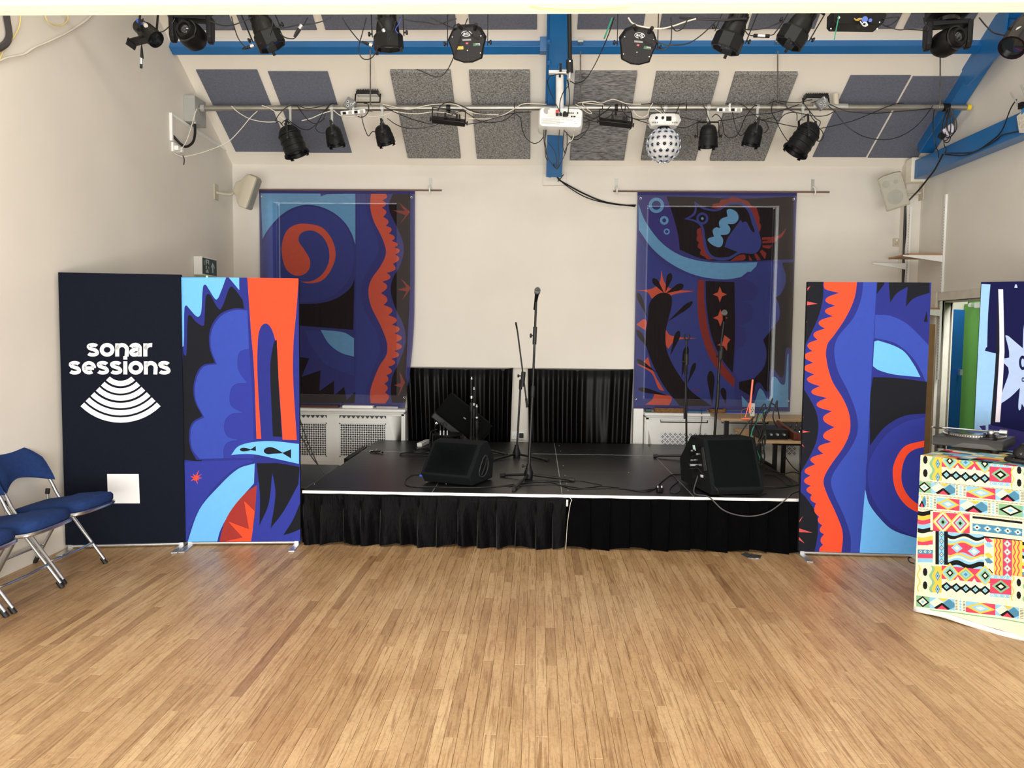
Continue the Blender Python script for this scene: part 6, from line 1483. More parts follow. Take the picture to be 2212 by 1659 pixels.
# cables on the upper bar
UC='cables of the upper lighting bar'; K=3.95
def uc(label,pts,ox=500,m=CBLK,r=.0038,k=3.95): return cab(label,pts,YU-.08,r,m,UC,'cable',ox,0,k)
cab('black cable sagging between far left light and the moving head',[(330,70),(352,68),(370,52),(378,40)],YU-.06,.0038,CBLK,UC)
uc('black cable swag left of the first upper spotlight',[(-180,180),(-90,215),(0,215),(80,190),(170,150)])
uc('black cable dropping to a silver connector left of the first upper spotlight',[(0,140),(20,220),(60,330),(120,400),(170,400)])
uc('black cable arching over to the first upper spotlight connector',[(240,375),(290,350),(320,320),(350,200),(330,150)])
uc('black cable between the first spotlight and its right-hand connector',[(415,280),(450,315),(500,330),(545,320),(600,240),(650,150)])
uc('long black cable from the first spotlight rising right',[(380,220),(450,235),(560,215),(700,200),(780,180),(850,150)])
uc('large black cable loop below the second upper spotlight',[(1150,150),(1120,270),(1090,380),(1085,440),(1110,490),(1150,508),(1200,490),(1240,430),(1250,380)])
uc('black cable curving to the second upper spotlight connector',[(945,150),(980,210),(1040,290),(1100,355),(1160,375)])
uc('black cable in front of the second upper spotlight',[(1230,150),(1270,200),(1300,260),(1340,305),(1380,250),(1400,180)])
uc('black cable from the second spotlight connector to its barrel',[(1240,395),(1290,390),(1340,350),(1355,310)])
uc('black cables running right from the second upper spotlight',[(1430,150),(1540,180),(1660,190),(1760,210),(1850,180),(1920,160)])
uc('black cable over the left wash light',[(1700,150),(1800,200),(1870,230),(1950,240),(2040,230),(2100,250),(2150,300),(2120,330)])
uc('black lead curling on the back of the left wash light',[(1890,270),(1900,220),(1950,215),(2010,260),(2060,310),(2110,340)])
uc('thin blue cable tie by the second upper spotlight',[(1450,150),(1430,200),(1400,250),(1420,285)],m=mat('tie_blue','3A50B0',.5),r=.003)
cab('cable of the left wash light going up right',[(900,150),(960,160),(1010,40)],YU-.08,.0038,CBLK,UC)
uc('black cable draped over the right wash light',[(1440,240),(1480,300),(1540,350),(1600,390),(1650,415),(1720,420),(1770,370),(1780,260),(1775,150)],ox=1000)
uc('black cable swag right of the right wash light',[(1510,280),(1600,330),(1700,375),(1800,385),(1920,370),(2020,310),(2110,230),(2180,160)],ox=1000)
uc('white cable swag above the right wash light',[(1410,150),(1450,200),(1540,230),(1680,245),(1800,220),(1900,185),(1990,160)],ox=1000,m=CWHT,r=.005)
uc('small black cable loop right of the right wash light',[(1785,225),(1810,260),(1840,262),(1880,235),(1920,160)],ox=1000)
uc('thick dark cable run at the foot of the cream beam, right of centre',[(1850,150),(1960,160),(2100,165),(2250,170),(2420,158)],ox=1000,r=.008)
uc('black cable linking the two right upper spotlights',[(820,250),(850,290),(900,305),(1050,300),(1090,270),(1140,200)],ox=1400)
tag(B().cyl(atY(1628,77,YU-.08),atY(1662,78,YU-.08),.0125).build('connector',BLKP),'black inline connector between the two right upper spotlights','connector',UC)
tag(B().cyl(atY(1636,77,YU-.085),atY(1652,78,YU-.085),.0135).build('connector_sleeve',ALU),'silver sleeve of the connector between the right upper spotlights','connector',UC)
uc('black cable from the first to the second right upper spotlight',[(810,250),(900,255),(1000,240),(1080,210),(1160,175)],ox=1400)
uc('black cable right of the dimmer box',[(2000,210),(2080,240),(2150,255),(2212,250),(2400,262)],ox=1400)
uc('upper black cable right of the dimmer box',[(2000,160),(2080,150),(2140,150),(2080,205),(2020,225)],ox=1400)
tag(B().box(atY(1807,60,YU-.12),(.007,.003,.16),Matrix.Rotation(math.radians(9),3,'Y')).build('strap',CGRN),'teal strap hanging in front of the dimmer box','strap')
cab('black cable from the right moving head to the corner spotlight',[(2115,38),(2132,58),(2150,72),(2180,77),(2205,75)],YU-.15,.0045,CBLK,UC)
cab('black cable hanging at the left of the right moving head',[(1995,38),(1998,52),(2005,60),(2003,68)],YU-.08,.005,CBLK,UC)
for (px,py,qx,qy,l) in [(532,103,549,98,'first upper spotlight, left'),(640,72,652,54,'first upper spotlight, right'),(790,93,805,99,'second upper spotlight, left'),(822,54,832,72,'second upper spotlight, front')]:
    o=thing('cable_connector','silver and black connector beside the '+l,'connector',tuple(atY(px,py,YU-.08)),0,UC); p,q=atY(px,py,YU-.08),atY(qx,qy,YU-.08)
    B().lathe(p,q-p,[(-.03,.005),(0,.011),((q-p).length,.012)],10).build('boot',RUB,o,world=True); B().cyl(p+(q-p)*.55,q,.0135).build('silver_shell',ALU,o,world=True)
# upper left wall cables
XW=XL+.02
def cw(label,pts,r,m,g=None): 
    P=[atX(x,y,XW) for x,y in pts]; tag(B().tube(P,r,6,6).build('cable',m,org=P[0]),label,'cable',g)
cw('thick dark cable bending down the upper left corner of the wall',[(12,20),(16,45),(20,75),(14,92),(0,103),(-20,112)],.022,mat('dark_grey_cable','3A3636',.5))
cw('thick white cable sweeping down the upper left wall',[(205,25),(185,45),(150,68),(110,88),(75,103),(50,118),(15,125),(-15,138)],.0075,CWHT)
cw('thin yellowish cable loop under the beam on the left wall',[(97,30),(102,44),(115,54),(130,56),(145,46),(147,28)],.004,CYEL)
cw('thin yellowish cable on the far left wall',[(45,25),(42,55),(30,80),(10,105),(-2,130)],.004,CYEL)
# ============================================================ WALL THINGS
def pa(label,c,yaw,tilt,roll,side):
    o=thing('wall_speaker',label,'speaker',tuple(c),0,'beige speakers high in the corners'); c=V(c)
    R=(Matrix.Rotation(yaw,3,'Z')@Matrix.Rotation(tilt,3,'X')@Matrix.Rotation(roll,3,'Y'))
    def Q(x,y,z): return c+R@V((x,y,z))
    w_,h=.115,.18
    fr=[(-w_,-h),(w_,-h),(w_*1.0,h*.96),(w_*.5,h*1.04),(-w_*.5,h*1.04),(-w_,h*.96)]
    b=B(); b.loft([[Q(x*k,y,z*k2+dz) for x,z in fr] for y,k,k2,dz in ((-.10,.96,.97,0),(-.085,1,1,0),(-.02,1,1,0),(.02,.78,.86,.01),(.06,.6,.5,.0),(.11,.42,.3,0))])
    b.build('cabinet',BEIGE,o,world=True,bev=.008)
    B().loft([[Q(x*.9,y,z*.92) for x,z in fr] for y in (-.10,-.106)]).build('grille',BEIGG,o,world=True,bev=.003)
    for x,z,r in ((0,-.055,.078),(-.05,.10,.038),(.045,.095,.024)): B().lathe(Q(x,-.106,z),R@V((0,-1,0)),[(0,r),(.0012,r)],24).build('driver_outline',mat('grille_shadow','9C9C90',.6),o,world=True)
    B().bx((side+(.0 if side<0 else -.012),c.y-.05,c.z-.10),(side+(.012 if side<0 else 0),c.y+.05,c.z+.07)).build('wall_plate',BEIGE,o,world=True,bev=.003)
    B().tube([V((side,c.y,c.z-.02)),V(((side+c.x)/2,c.y+.01,c.z-.04)),Q(0,.10,-.01)],.014,8,4).build('bracket_arm',BEIGE,o,world=True)
pa('beige speaker on the left wall, turned towards the right',atY(530,412,8.45),math.radians(97),math.radians(20),math.radians(-4),XL)
pa('beige speaker in the right corner, grille facing the room',atY(1930,412,8.45),math.radians(-22),math.radians(16),math.radians(-17),4.04)
# exit sign
a0=atX(438,556,XL+.05); a1=atX(437,592,XL+.05)
es=thing('exit_sign','green emergency exit sign with running figure and up arrow on the left wall','sign',(XL,8.1,2.2))
c=atX(452,574,XL+.1); y0=atX(424,555,XL).y
yc=8.12
p0=atY(437,556,yc); p1=atY(467,562,yc+.0); 
# box body projecting from the wall, green face turned towards the room
ya=8.03; yb_=8.42; zt=atX(437,556,XL+.13).z; 
q_tl=atX(437,556,XL+.09); q_br=atX(468,595,XL+.09)
y0,y1=q_tl.y,q_br.y; z1=q_tl.z; z0=atX(437,591,XL+.09).z
B().bx((XL,y0-.004,z0-.012),(XL+.088,y1+.01,z1+.012)).build('sign_body',WPLAS,es,world=True,bev=.005)
B().bx((XL+.088,y0+.006,z0),(XL+.091,y1,z1)).build('green_panel',SIGNG,es,world=True)
W_=y1-y0; H_=z1-z0
def SG(u,v): return V((XL+.0915,y0+.006+u*(W_-.006),z0+v*H_))
def sgp(b,pts): 
    n0=len(b.v); b.add([SG(*p) for p in pts]+[SG(*p)+V((.001,0,0)) for p in pts],[tuple(range(len(pts))),tuple(range(len(pts),2*len(pts)))])
b=B()
sgp(b,[(.07,.55),(.11,.55),(.11,.85),(.07,.85)]); sgp(b,[(.66,.15),(.74,.15),(.74,.62),(.84,.42),(.84,.55),(.70,.80),(.58,.55),(.58,.42),(.66,.62)])
sgp(b,[(.20,.10),(.44,.10),(.44,.92),(.20,.92)]); b.build('white_symbols',SIGNW,es,world=True)
b=B()
def SG(u,v): return V((XL+.0930,y0+.006+u*(W_-.006),z0+v*H_))
sgp(b,[(.32+.035*_c(t),.80+.06*_s(t)) for t in [i*PI/4 for i in range(8)]]); sgp(b,[(.24,.62),(.30,.73),(.37,.70),(.42,.58),(.46,.56),(.46,.52),(.40,.50),(.37,.58),(.37,.45),(.42,.30),(.46,.10),(.41,.10),(.37,.28),(.31,.38),(.29,.28),(.20,.24),(.20,.30),(.26,.34),(.28,.50),(.28,.62),(.25,.52),(.22,.54)])
b.build('running_figure',SIGNG,es,world=True)
B().sphere((XL+.06,(y0+y1)/2,z0-.02),.009,10,6).build('green_lamp',LEDG,es,world=True)
# shelf uprights, shelves, brackets (right corner)
sh=thing('shelf_rack','white twin slot uprights and wall brackets with shelves in the right corner','shelf',(4.1,8.5,2.4))
for (px,py0,py1,Y,xw) in ((1965,447,640,8.79,4.03),(2022,426,700,8.25,XR)):
    t=atY(px,py0,Y); x_=t.x if xw<4.1 else XR-.02
    B().bx((x_-.0,Y-.013,1.2),(x_+.02,Y+.013,t.z if xw<4.1 else atX(2022,428,XR).z)).build('upright',WPLAS,sh,world=True)
    s=B()
    zz=1.3
    while zz<(3.0): s.box((x_-.0006,Y,zz),(.001,.006,.014)); zz+=.03
    so=s.build('upright_slots',mat('slot_grey2','77776F',.8),sh,world=True); so['kind']='stuff'
def brk(x1,Y,z,L):
    b=B(); b.prism([(0,0),(0,-.07),(-L,-.012),(-L,0)],.012,(x1,Y+.006,z),(1,0,0),(0,0,1)); b.build('bracket',WPLAS,sh,world=True,bev=.002)
z1=2.49
brk(4.03,8.72,z1-.04,.36); brk(XR-.02,8.25,z1,.40)
B().bx((XR-.36,8.25,z1),(XR-.02,8.72,z1+.018)).build('shelf_board',mat('shelf_wood','A9825C',.6),sh,world=True)
brk(XR-.02,8.25,1.93,.40); B().bx((XR-.36,8.25,1.93),(XR-.02,8.72,1.948)).build('shelf_board',MATS['shelf_wood'],sh,world=True)
c=atY(1942,524,YB-.0); socket('small white socket high on the back wall near the right corner',(c.x-.03,YB,c.z),(0,-1,0),.086,.086,m=BEIGE)
# ============================================================ CHAIRS
def folding_chair():
    o=thing('folding_chair','x','chair',(0,0,0))
    def both(fn):
        for s in (-1,1): fn(s)
    hw=.225
    # front feet x=.0 ; local +x forward, rear feet x=-.50
    for s in (-1,1):
        y=s*hw
        top=[(-.40,y,.60),(-.47,y*.97,.74),(-.50,y*.72,.815),(-.51,y*.3,.835)]
        lg=B().tube([V((-.012,y,.03)),V((-.30,y,.42)),V((-.37,y,.545))],.0115,10,2).build('front_leg',CHR,o)
        B().cyl((-.0,y,.0),(-.03,y,.04),.0155,n=12).build('rubber_foot',RUB,lg)
        lg=B().tube([V((-.485,s*(hw-.03),.03)),V((-.33,s*(hw-.03),.30)),V((-.235,s*(hw-.03),.44))],.0105,10,2).build('rear_leg',CHR,o)
        B().cyl((-.50,s*(hw-.03),0),(-.477,s*(hw-.03),.04),.0145,n=12).build('rubber_foot',RUB,lg)
        B().tube([V((-.37,y+s*.004,.545)),V((-.355,y+s*.012,.515)),V((-.32,y+s*.012,.455))],.006,6,3).build('hinge_strap',ZINC,o)
        B().cyl((-.40,y-s*.02,.49),(-.395,y-s*.02,.525),.015).build('hinge_cap',RUB,o); B().cyl((-.395,y-s*.02,.44),(-.40,y-s*.02,.49),.010).build('hinge_post',ZINC,o)
    fr=[V((-.37,-hw,.545)),V((-.415,-hw,.63)),V((-.455,-hw*.97,.71)),V((-.487,-hw*.78,.75)),V((-.522,-hw*.4,.765)),V((-.535,0,.77)),V((-.522,hw*.4,.765)),V((-.487,hw*.78,.75)),V((-.455,hw*.97,.71)),V((-.415,hw,.63)),V((-.37,hw,.545))]
    B().tube(fr,.011,10,4).build('back_frame',CHR,o)
    B().tube([V((-.10,-hw,.15)),V((-.085,-hw+.03,.15)),V((-.095,0,.14)),V((-.085,hw-.03,.15)),V((-.10,hw,.15))],.008,8,3).build('front_stretcher',CHR,o)
    B().tube([V((-.43,-hw+.03,.13)),V((-.43,-hw+.06,.135)),V((-.43,hw-.06,.135)),V((-.43,hw-.03,.13))],.008,8,3).build('rear_stretcher',CHR,o)
    # padded back: curved sheet
    def bk(u,v):
        y=(u-.5)*2*(hw+.012); a=abs(u-.5)*2
        zt=.842-.10*a**3; zb=.64-.055*a**1.6+.0; z=zb+(zt-zb)*v
        x=-.34-(z-.545)*.575-.06*(1-a*a)*.9+.0
        return V((x,y,z))
    b=B(); nu,nv=24,8
    off=.022
    fr_=[[bk(i/nu,j/nv) for i in range(nu+1)] for j in range(nv+1)]
    def pad(i,j): e=min(i,nu-i)/3; e2=min(j,nv-j)/2; return off*min(1,.35+.65*min(e,1))*min(1,.35+.65*min(e2,1))
    A=[fr_[j][i]+V((pad(i,j),0,pad(i,j)*.5)) for j in range(nv+1) for i in range(nu+1)]; C=[fr_[j][i]-V((pad(i,j),0,pad(i,j)*.5)) for j in range(nv+1) for i in range(nu+1)]
    n0=len(A); fs=[]
    for j in range(nv):
        for i in range(nu):
            q=(j*(nu+1)+i,j*(nu+1)+i+1,(j+1)*(nu+1)+i+1,(j+1)*(nu+1)+i); fs+=[q,tuple(k+n0 for k in q[::-1])]
    for i in range(nu):
        for j in (0,nv): a=j*(nu+1)+i; fs.append((a,a+1,a+1+n0,a+n0))
    for j in range(nv):
        for i in (0,nu): a=j*(nu+1)+i; fs.append((a,a+nu+1,a+nu+1+n0,a+n0))
    b.add(A+C,fs); b.build('backrest',BLUF,o,ang=70)
    # seat: rounded cushion, slightly higher at the front
    def outline(k,z,dx=0):
        P=[(-.385,-.15),(-.37,-.185),(-.15,-.215),(.04,-.215),(.085,-.19),(.105,-.12),(.11,0),(.105,.12),(.085,.19),(.04,.215),(-.15,.215),(-.37,.185),(-.385,.15),(-.39,0)]
        cx=-.14; return [V((cx+(x-cx)*k,y*k,z+(x+.39)*.12)) for x,y in P]
    b=B(); b.loft([outline(.95,.40),outline(1.0,.415),outline(1.0,.445),outline(.95,.462),outline(.75,.472),outline(.3,.476)]); st_=b.build('seat',BLUF,o,bev=0,ang=70)
    b=B(); pts=outline(1.0,.395); b.tube([p for p in pts],.012,8,3,True); b.build('seat_rim',CHR,st_)
    b=B(); b.loft([outline(.97,.392),outline(.97,.402)]); b.build('seat_pan',ZINC,o)
    return o
ch=folding_chair()
labs=['blue padded folding chair furthest from the camera, beside the black banner','blue padded folding chair in the middle, its seat overlapping the chair behind','blue padded folding chair nearest the camera, cut off by the left edge']
for i,(yy,xx,lab) in enumerate(((5.02,-3.005,labs[0]),(4.50,-2.985,labs[1]),(3.99,-2.985,labs[2]))):
    o=ch if i==0 else copy_tree(ch); o['label']=lab; o['group']='blue folding chairs along the left wall'; o.location=(xx,yy,0); o.rotation_euler=(0,0,(-.03,-.0,.02)[i])
# ============================================================ CLOTHED TABLE
TH=.945; TA=V((2.268,4.62,0)); tx=V((.675,-.738,0)).normalized(); ty=V((-tx.y,tx.x,0)); TW,TD=1.35,.66
tr_=math.atan2(tx.y,tx.x)
TP={}
TC=dict(rough=.92,spec=.1,var=.03,vscale=40,bump=.1,bscale=300)
tcw=mat('cloth_cream','DDD6B8',**TC); tcr=mat('cloth_red','C24058',**TC); tcy=mat('cloth_yellow','D9B048',**TC); tcb=mat('cloth_sky','82B4CE',**TC); tcd=mat('cloth_slate','487C98',**TC); tck=mat('cloth_black','18191A',**TC); tcg=mat('cloth_green','7AA680',**TC)
clo=thing('tablecloth','patchwork tablecloth with zigzags and diamonds covering the table to the floor','tablecloth',tuple(TA+tx*.6+ty*.3),tr_)
org=TA; Nf=-ty
S=3.316
def t2(px,py): p=atP(1940+px/S,880+py/S,org+Nf*.0,Nf); return ((p-org).dot(tx),p.z-.03)
def t3(u,v): 
    k=max(0,1-v/.85)*min(1,u*4); dep=.010*_s(u*11+1)*k+.006*_s(u*23+v*3)*k
    return org+tx*u+Nf*(dep+.0)+V((0,0,v+.03+(.006*_s(u*9))*k*(1 if v<.01 else 0)))
Lc=[(tcw,None)]
def add(m,pts): Lc.append((m,pts))
def Q4(x0,y0,x1,y1,sl):  # patch: left x0, right x1, y at x0, slope
    return [(x0,y0),(x1,y0+sl*(x1-x0)),(x1,y1+sl*(x1-x0)),(x0,y1)]
def L(P,u,v): a=V(P[0])*(1-u)*(1-v)+V(P[1])*u*(1-v)+V(P[2])*u*v+V(P[3])*(1-u)*v; return tuple(a)
def dia(P,cu,cv,ru,rv,cols):
    n=len(cols)
    for i,m in enumerate(cols):
        k=1-i/n; add(m,[L(P,cu-ru*k,cv),L(P,cu,cv-rv*k),L(P,cu+ru*k,cv),L(P,cu,cv+rv*k)])
def band(P,v0,v1,fn,m,n=24,vert=False):
    a=[];b_=[]
    for i in range(n+1):
        t=i/n; d=fn(t)
        if vert: a.append(L(P,v0+d,t)); b_.append(L(P,v1+d,t))
        else: a.append(L(P,t,v0+d)); b_.append(L(P,t,v1+d))
    add(m,a+b_[::-1])
def tri(t): t=t%1; return 1-4*abs(t-.5) if True else 0
def patch_wave(P,vert=True):   # A: cream column with black eyes + yellow column
    add(tcw,P); n=24
    for q in (.12,.17,.47,.52): band(P,q,q+.012,lambda t:.05*_s(t*4*PI)*(1 if q>.3 else -1),tcg if q in(.12,.52) else tcy,vert=vert)
    band(P,.60,1.0,lambda t:0,tcy,vert=vert)
    band(P,.55,.66,lambda t:.06*_s(t*4*PI),tcg,vert=vert)
    band(P,.02,.07,lambda t:.05*_s(t*4*PI),tcy,vert=vert)
    for cv in (.25,.75):
        add(tck,[L(P,.32+.10*_c(a)*(1 if abs(_c(a))>.2 else .6),cv+.16*_s(a)) for a in [i*PI/4 for i in range(8)]])
        for m,k in ((tcd,1),(tcb,.62),(tck,.25)): add(m,[L(P,.84-.10*k,cv+.12),L(P,.84,cv+.12-.19*k),L(P,.84+.10*k,cv+.12),L(P,.84,cv+.12+.19*k)])
def patch_dia3(P):
    add(tcr,P)
    dia(P,.17,.5,.19,.75,[tcy,tcb,tcg,tck,tcw]); dia(P,.5,.5,.18,.55,[tcy,tcg,tcb,tcd]); dia(P,.90,.45,.2,.8,[tcy,tcb,tcg,tck,tcw])
    for u in (.33,.68): add(tcw,[L(P,u-.05,1),L(P,u,.72),L(P,u+.05,1)])
def patch_zig(P):
    add(tcw,P); n=5
    z=[];z2=[]
    for i in range(2*n+1):
        u=i/(2*n); z.append((u,.08 if i%2 else .42)); z2.append((u,.92 if i%2 else .58))
    add(tck,[L(P,u,v) for u,v in z]+[L(P,u,v+.24) for u,v in z[::-1]])
    add(tck,[L(P,u,v) for u,v in z2]+[L(P,u,v-.24) for u,v in z2[::-1]])
    for i in range(n):
        u=(i+.5)/n; dia(P,u,.5,.085,.34,[tck,tcb,tcg])
def patch_redsq(P):
    add(tcr,P); band(P,0,.16,lambda t:0,tcb); band(P,.84,1,lambda t:0,tcb)
    for v in (.08,.92):
        for u in (.12,.4,.68,.93): add(tcw,[L(P,u-.07,v),L(P,u,v-.05),L(P,u+.07,v),L(P,u,v+.05)]); add(tck,[L(P,u-.02,v),L(P,u,v-.025),L(P,u+.02,v),L(P,u,v+.025)])
    dia(P,.5,.5,.42,.30,[tcg,tck,tcw])
def patch_row(P,order):
    x=0
    for w_,kind in order:
        A=[L(P,x,0),L(P,x+w_,0),L(P,x+w_,1),L(P,x,1)]
        if kind=='g': add(tcg,A); dia(A,.5,.5,.5,.5,[tck,tcw,tcb])
        if kind=='r': add(tcr,A); add(tcb,[L(A,0,0),L(A,.5,0),L(A,0,.6)]); dia(A,.5,.5,.5,.5,[tcy,tcb,tcw])
        if kind=='k': add(tcb,A); add(tcw,[L(A,0,.5),L(A,.3,0),L(A,.62,.5),L(A,.3,1)]); add(tcr,[L(A,.2,1),L(A,.5,.5),L(A,.72,1)]); add(tcd,[L(A,.5,.5),L(A,.78,0),L(A,1,.35),L(A,1,.7),L(A,.75,1)]); add(tck,[L(A,.18,.9),L(A,.5,.38),L(A,.82,.9),L(A,.72,1),L(A,.5,.62),L(A,.3,1)]); add(tcy,[L(A,.35,0),L(A,.75,0),L(A,.55,.3)])
        if kind=='s': add(tcw,A); 
        if kind=='s':
            for i in range(7): add(tck,[L(A,.05,.05+i*.135),L(A,.25,.03+i*.135),L(A,.25,.08+i*.135),L(A,.05,.1+i*.135)]); add(tck,[L(A,.75,.05+i*.135),L(A,.95,.03+i*.135),L(A,.95,.08+i*.135),L(A,.75,.1+i*.135)])
            for i in range(4): add(tcb,[L(A,.35,.12+i*.25),L(A,.5,i*.25),L(A,.65,.12+i*.25),L(A,.5,.25+i*.25)])
        x+=w_
def patch_two(P):
    add(tcr,P); dia(P,.27,.5,.29,.62,[tcy,tcw,tcr,tcb,tcg,tck]); dia(P,.74,.5,.29,.62,[tcy,tcw,tcr,tcb,tcg,tck])
def patch_bar(P):
    add(tcw,P); band(P,0,.11,lambda t:0,tck); band(P,.89,1,lambda t:0,tck); band(P,.34,.70,lambda t:0,tcd)
    for i in range(5): dia(P,.09+.205*i,.52,.085,.15,[tcb,tcw,tck])
def patch_hwave(P):
    add(tcb,P)
    for v,m,h in ((.05,tck,.10),(.14,tcw,.05),(.30,tcr,.28),(.26,tcy,.05),(.60,tcy,.05),(.68,tcw,.05),(.80,tck,.13),(.95,tcb,.05)):
        band(P,v,v+h,lambda t:.05*_s(t*3*PI+v*3),m)
    dia(P,.25,.42,.16,.13,[tcb,tcw]); dia(P,.72,.48,.17,.13,[tcb,tcw])
def patch_vband(P):
    add(tck,P); band(P,.28,.70,lambda t:0,tcb,vert=True)
    for i in range(5):
        for m,k in ((tcd,1),(tcw,.5),(tck,.22)): add(m,[L(P,.49-.2*k,.1+.2*i),L(P,.49,.1+.2*i-.1*k),L(P,.49+.2*k,.1+.2*i),L(P,.49,.1+.2*i+.1*k)])
def patch_check(P):
    cols=[tcr,tcb,tcw,tcy,tcd,tcw,tck,tcg]
    add(tcw,P)
    for i in range(8):
        v=i/8; add(cols[i%8],[L(P,0,v),L(P,.5,v-.04 if i else 0),L(P,.95,v+.06),L(P,.4,v+.12)]) 
def patch_stripes(P):
    add(tcy,P)
    for x0,x1,m in ((.0,.30,tcy),(.31,.64,tcr),(.65,1,tcy)): band(P,x0,x1,lambda t:0,m,vert=True)
    for u in (.08,.2,.72,.86): band(P,u-.015,u+.03,lambda t:.028*_s(t*9*PI),tcr,60,True)
    for i in range(5): dia(P,.475,.1+.2*i,.13,.095,[tcb,tcw,tcr])
    for u in (.30,.64): band(P,u,u+.015,lambda t:0,tcg,vert=True)
def patch_rows(P):
    cols=[tck,tcy,tcr,tcb,tck,tcw,tcy,tcr,tcw,tcd,tcr,tcb]
    for i,m in enumerate(cols): band(P,i/12,(i+1)/12,(lambda t:.018*_s(t*5)) if i<8 else (lambda t:0),m)
    for i in range(3): dia(P,.2+.3*i,.79,.12,.035,[tcb,tcw,tck])
s_=.105
def sh_(x0,y0,x1,y1): return Q4(x0,y0+(x0-150)*s_*0,x1,y1,s_)
def full(dy):
    patch_wave(Q4(140,325+dy,312,515+dy,.06)); patch_dia3(Q4(312,330+dy,655,425+dy,.10)); patch_zig(Q4(312,438+dy,655,520+dy,.10)); patch_redsq(Q4(655,398+dy,812,555+dy,.07)); patch_wave(Q4(812,400+dy,985,580+dy,.1))
full(0)
patch_row(Q4(140,528,1010,606,.10),[(.11,'g'),(.20,'k'),(.09,'s'),(.24,'r'),(.20,'k'),(.16,'s')])
patch_row(Q4(140,630,1010,712,.10),[(.07,'k'),(.085,'s'),(.19,'r'),(.23,'k'),(.09,'s'),(.20,'g'),(.135,'k')])
for yv in (520,615,722): 
    P=Q4(140,yv,1010,yv+7,.10); add(tcw,P)
    for i in range(90): add(tck,[L(P,i/90,.1),L(P,i/90+.005,.1),L(P,i/90+.006,.9),L(P,i/90+.001,.9)])
patch_rows(Q4(140,740,250,1110,.02)); add(tcw,Q4(232,740,250,880,.03)); patch_two(Q4(250,748,513,885,.07)); add(tcw,Q4(513,770,532,905,.05)); patch_bar(Q4(532,778,892,930,.11))
patch_vband(Q4(268,885,356,1125,.04)); patch_hwave(Q4(356,893,615,1155,.07)); patch_check(Q4(615,935,682,1240,.1)); patch_stripes(Q4(682,940,892,1235,.08)); patch_rows(Q4(892,960,1000,1250,.08))
full(803)
patch_row(Q4(130,1345,1010,1425,.12),[(.11,'g'),(.20,'k'),(.09,'s'),(.24,'r'),(.20,'k'),(.16,'s')])
band(Q4(120,1430,1010,1490,.135),0,.14,lambda t:0,tcg)
Hc=TH-.03
US=t2(985,500)[0]-t2(140,500)[0]
L2c=[(m,[t2(*p) for p in P]) for m,P in Lc[1:]]
L3c=[(m,[(u+US,v) for u,v in P]) for m,P in L2c if max(q[0] for q in P)+US<TW+.3]
L2c=[(m,[(min(u,US+.03),v) for u,v in P]) for m,P in L2c]
fabric('front_drop',[(tcw,None)]+L2c+L3c,TW,Hc,lambda u,v:(u,v),t3,clo,24,8)
# other drops and top use the same patchwork tints
b=B(); W_=TW;D_=TD
mats=[tcw,tcr,tcy,tcb,tcd,tck,tcg]; rn=random.Random(4)
for i in range(22):
    for j in range(11):
        b.c=rn.choice([0,0,1,2,3,4,6,5]); u0,u1=i/22*TW,(i+1)/22*TW; v0,v1=j/11*TD,(j+1)/11*TD
        b.add([org+tx*u0+ty*v0+V((0,0,TH)),org+tx*u1+ty*v0+V((0,0,TH)),org+tx*u1+ty*v1+V((0,0,TH)),org+tx*u0+ty*v1+V((0,0,TH))],[(0,1,2,3)])
for (o0,dd,nn,Ld) in ((org,ty,-tx,TD),(org+tx*TW,ty,tx,TD),(org+ty*TD,tx,ty,TW)):
    for i in range(int(Ld/.06)):
        for j in range(14):
            b.c=rn.choice([0,0,1,2,3,4,6,5]); u0,u1=i*.06,min(Ld,(i+1)*.06); 
            b.add([o0+dd*u0+V((0,0,.03+Hc*j/14)),o0+dd*u1+V((0,0,.03+Hc*j/14)),o0+dd*u1+V((0,0,.03+Hc*(j+1)/14)),o0+dd*u0+V((0,0,.03+Hc*(j+1)/14))],[(0,1,2,3)])
b.build('top_and_side_drops',mats,clo,world=True)
b=B(); b.loft([[org+tx*(u*TW)+Nf*(.004+.01*_s(u*40)*.3)+V((0,0,z+.008*_s(u*14)+.0*u)) for u in [i/40 for i in range(41)]] for z in (.004,.034)],False,False); b.build('white_hem',mat('hem_white','E6E5DE',.9),clo,world=True,solid=.004)
b=B(); tbl=thing('trestle_table','table hidden under the patchwork cloth, holding the turntable','table',tuple(org+tx*.6+ty*.3),tr_)
R=Matrix.Rotation(tr_,3,'Z'); cc0=org+tx*TW/2+ty*TD/2
B().box(cc0+V((0,0,TH-.018)),(TW-.02,TD-.02,.03),R).build('tabletop',WOODT,tbl,world=True)
for su in (-1,1):
    for sv in (-1,1): q=cc0+tx*su*(TW/2-.06)+ty*sv*(TD/2-.06); B().cyl((q.x,q.y,0),(q.x,q.y,TH-.033),.016).build('leg',BLK,tbl,world=True)
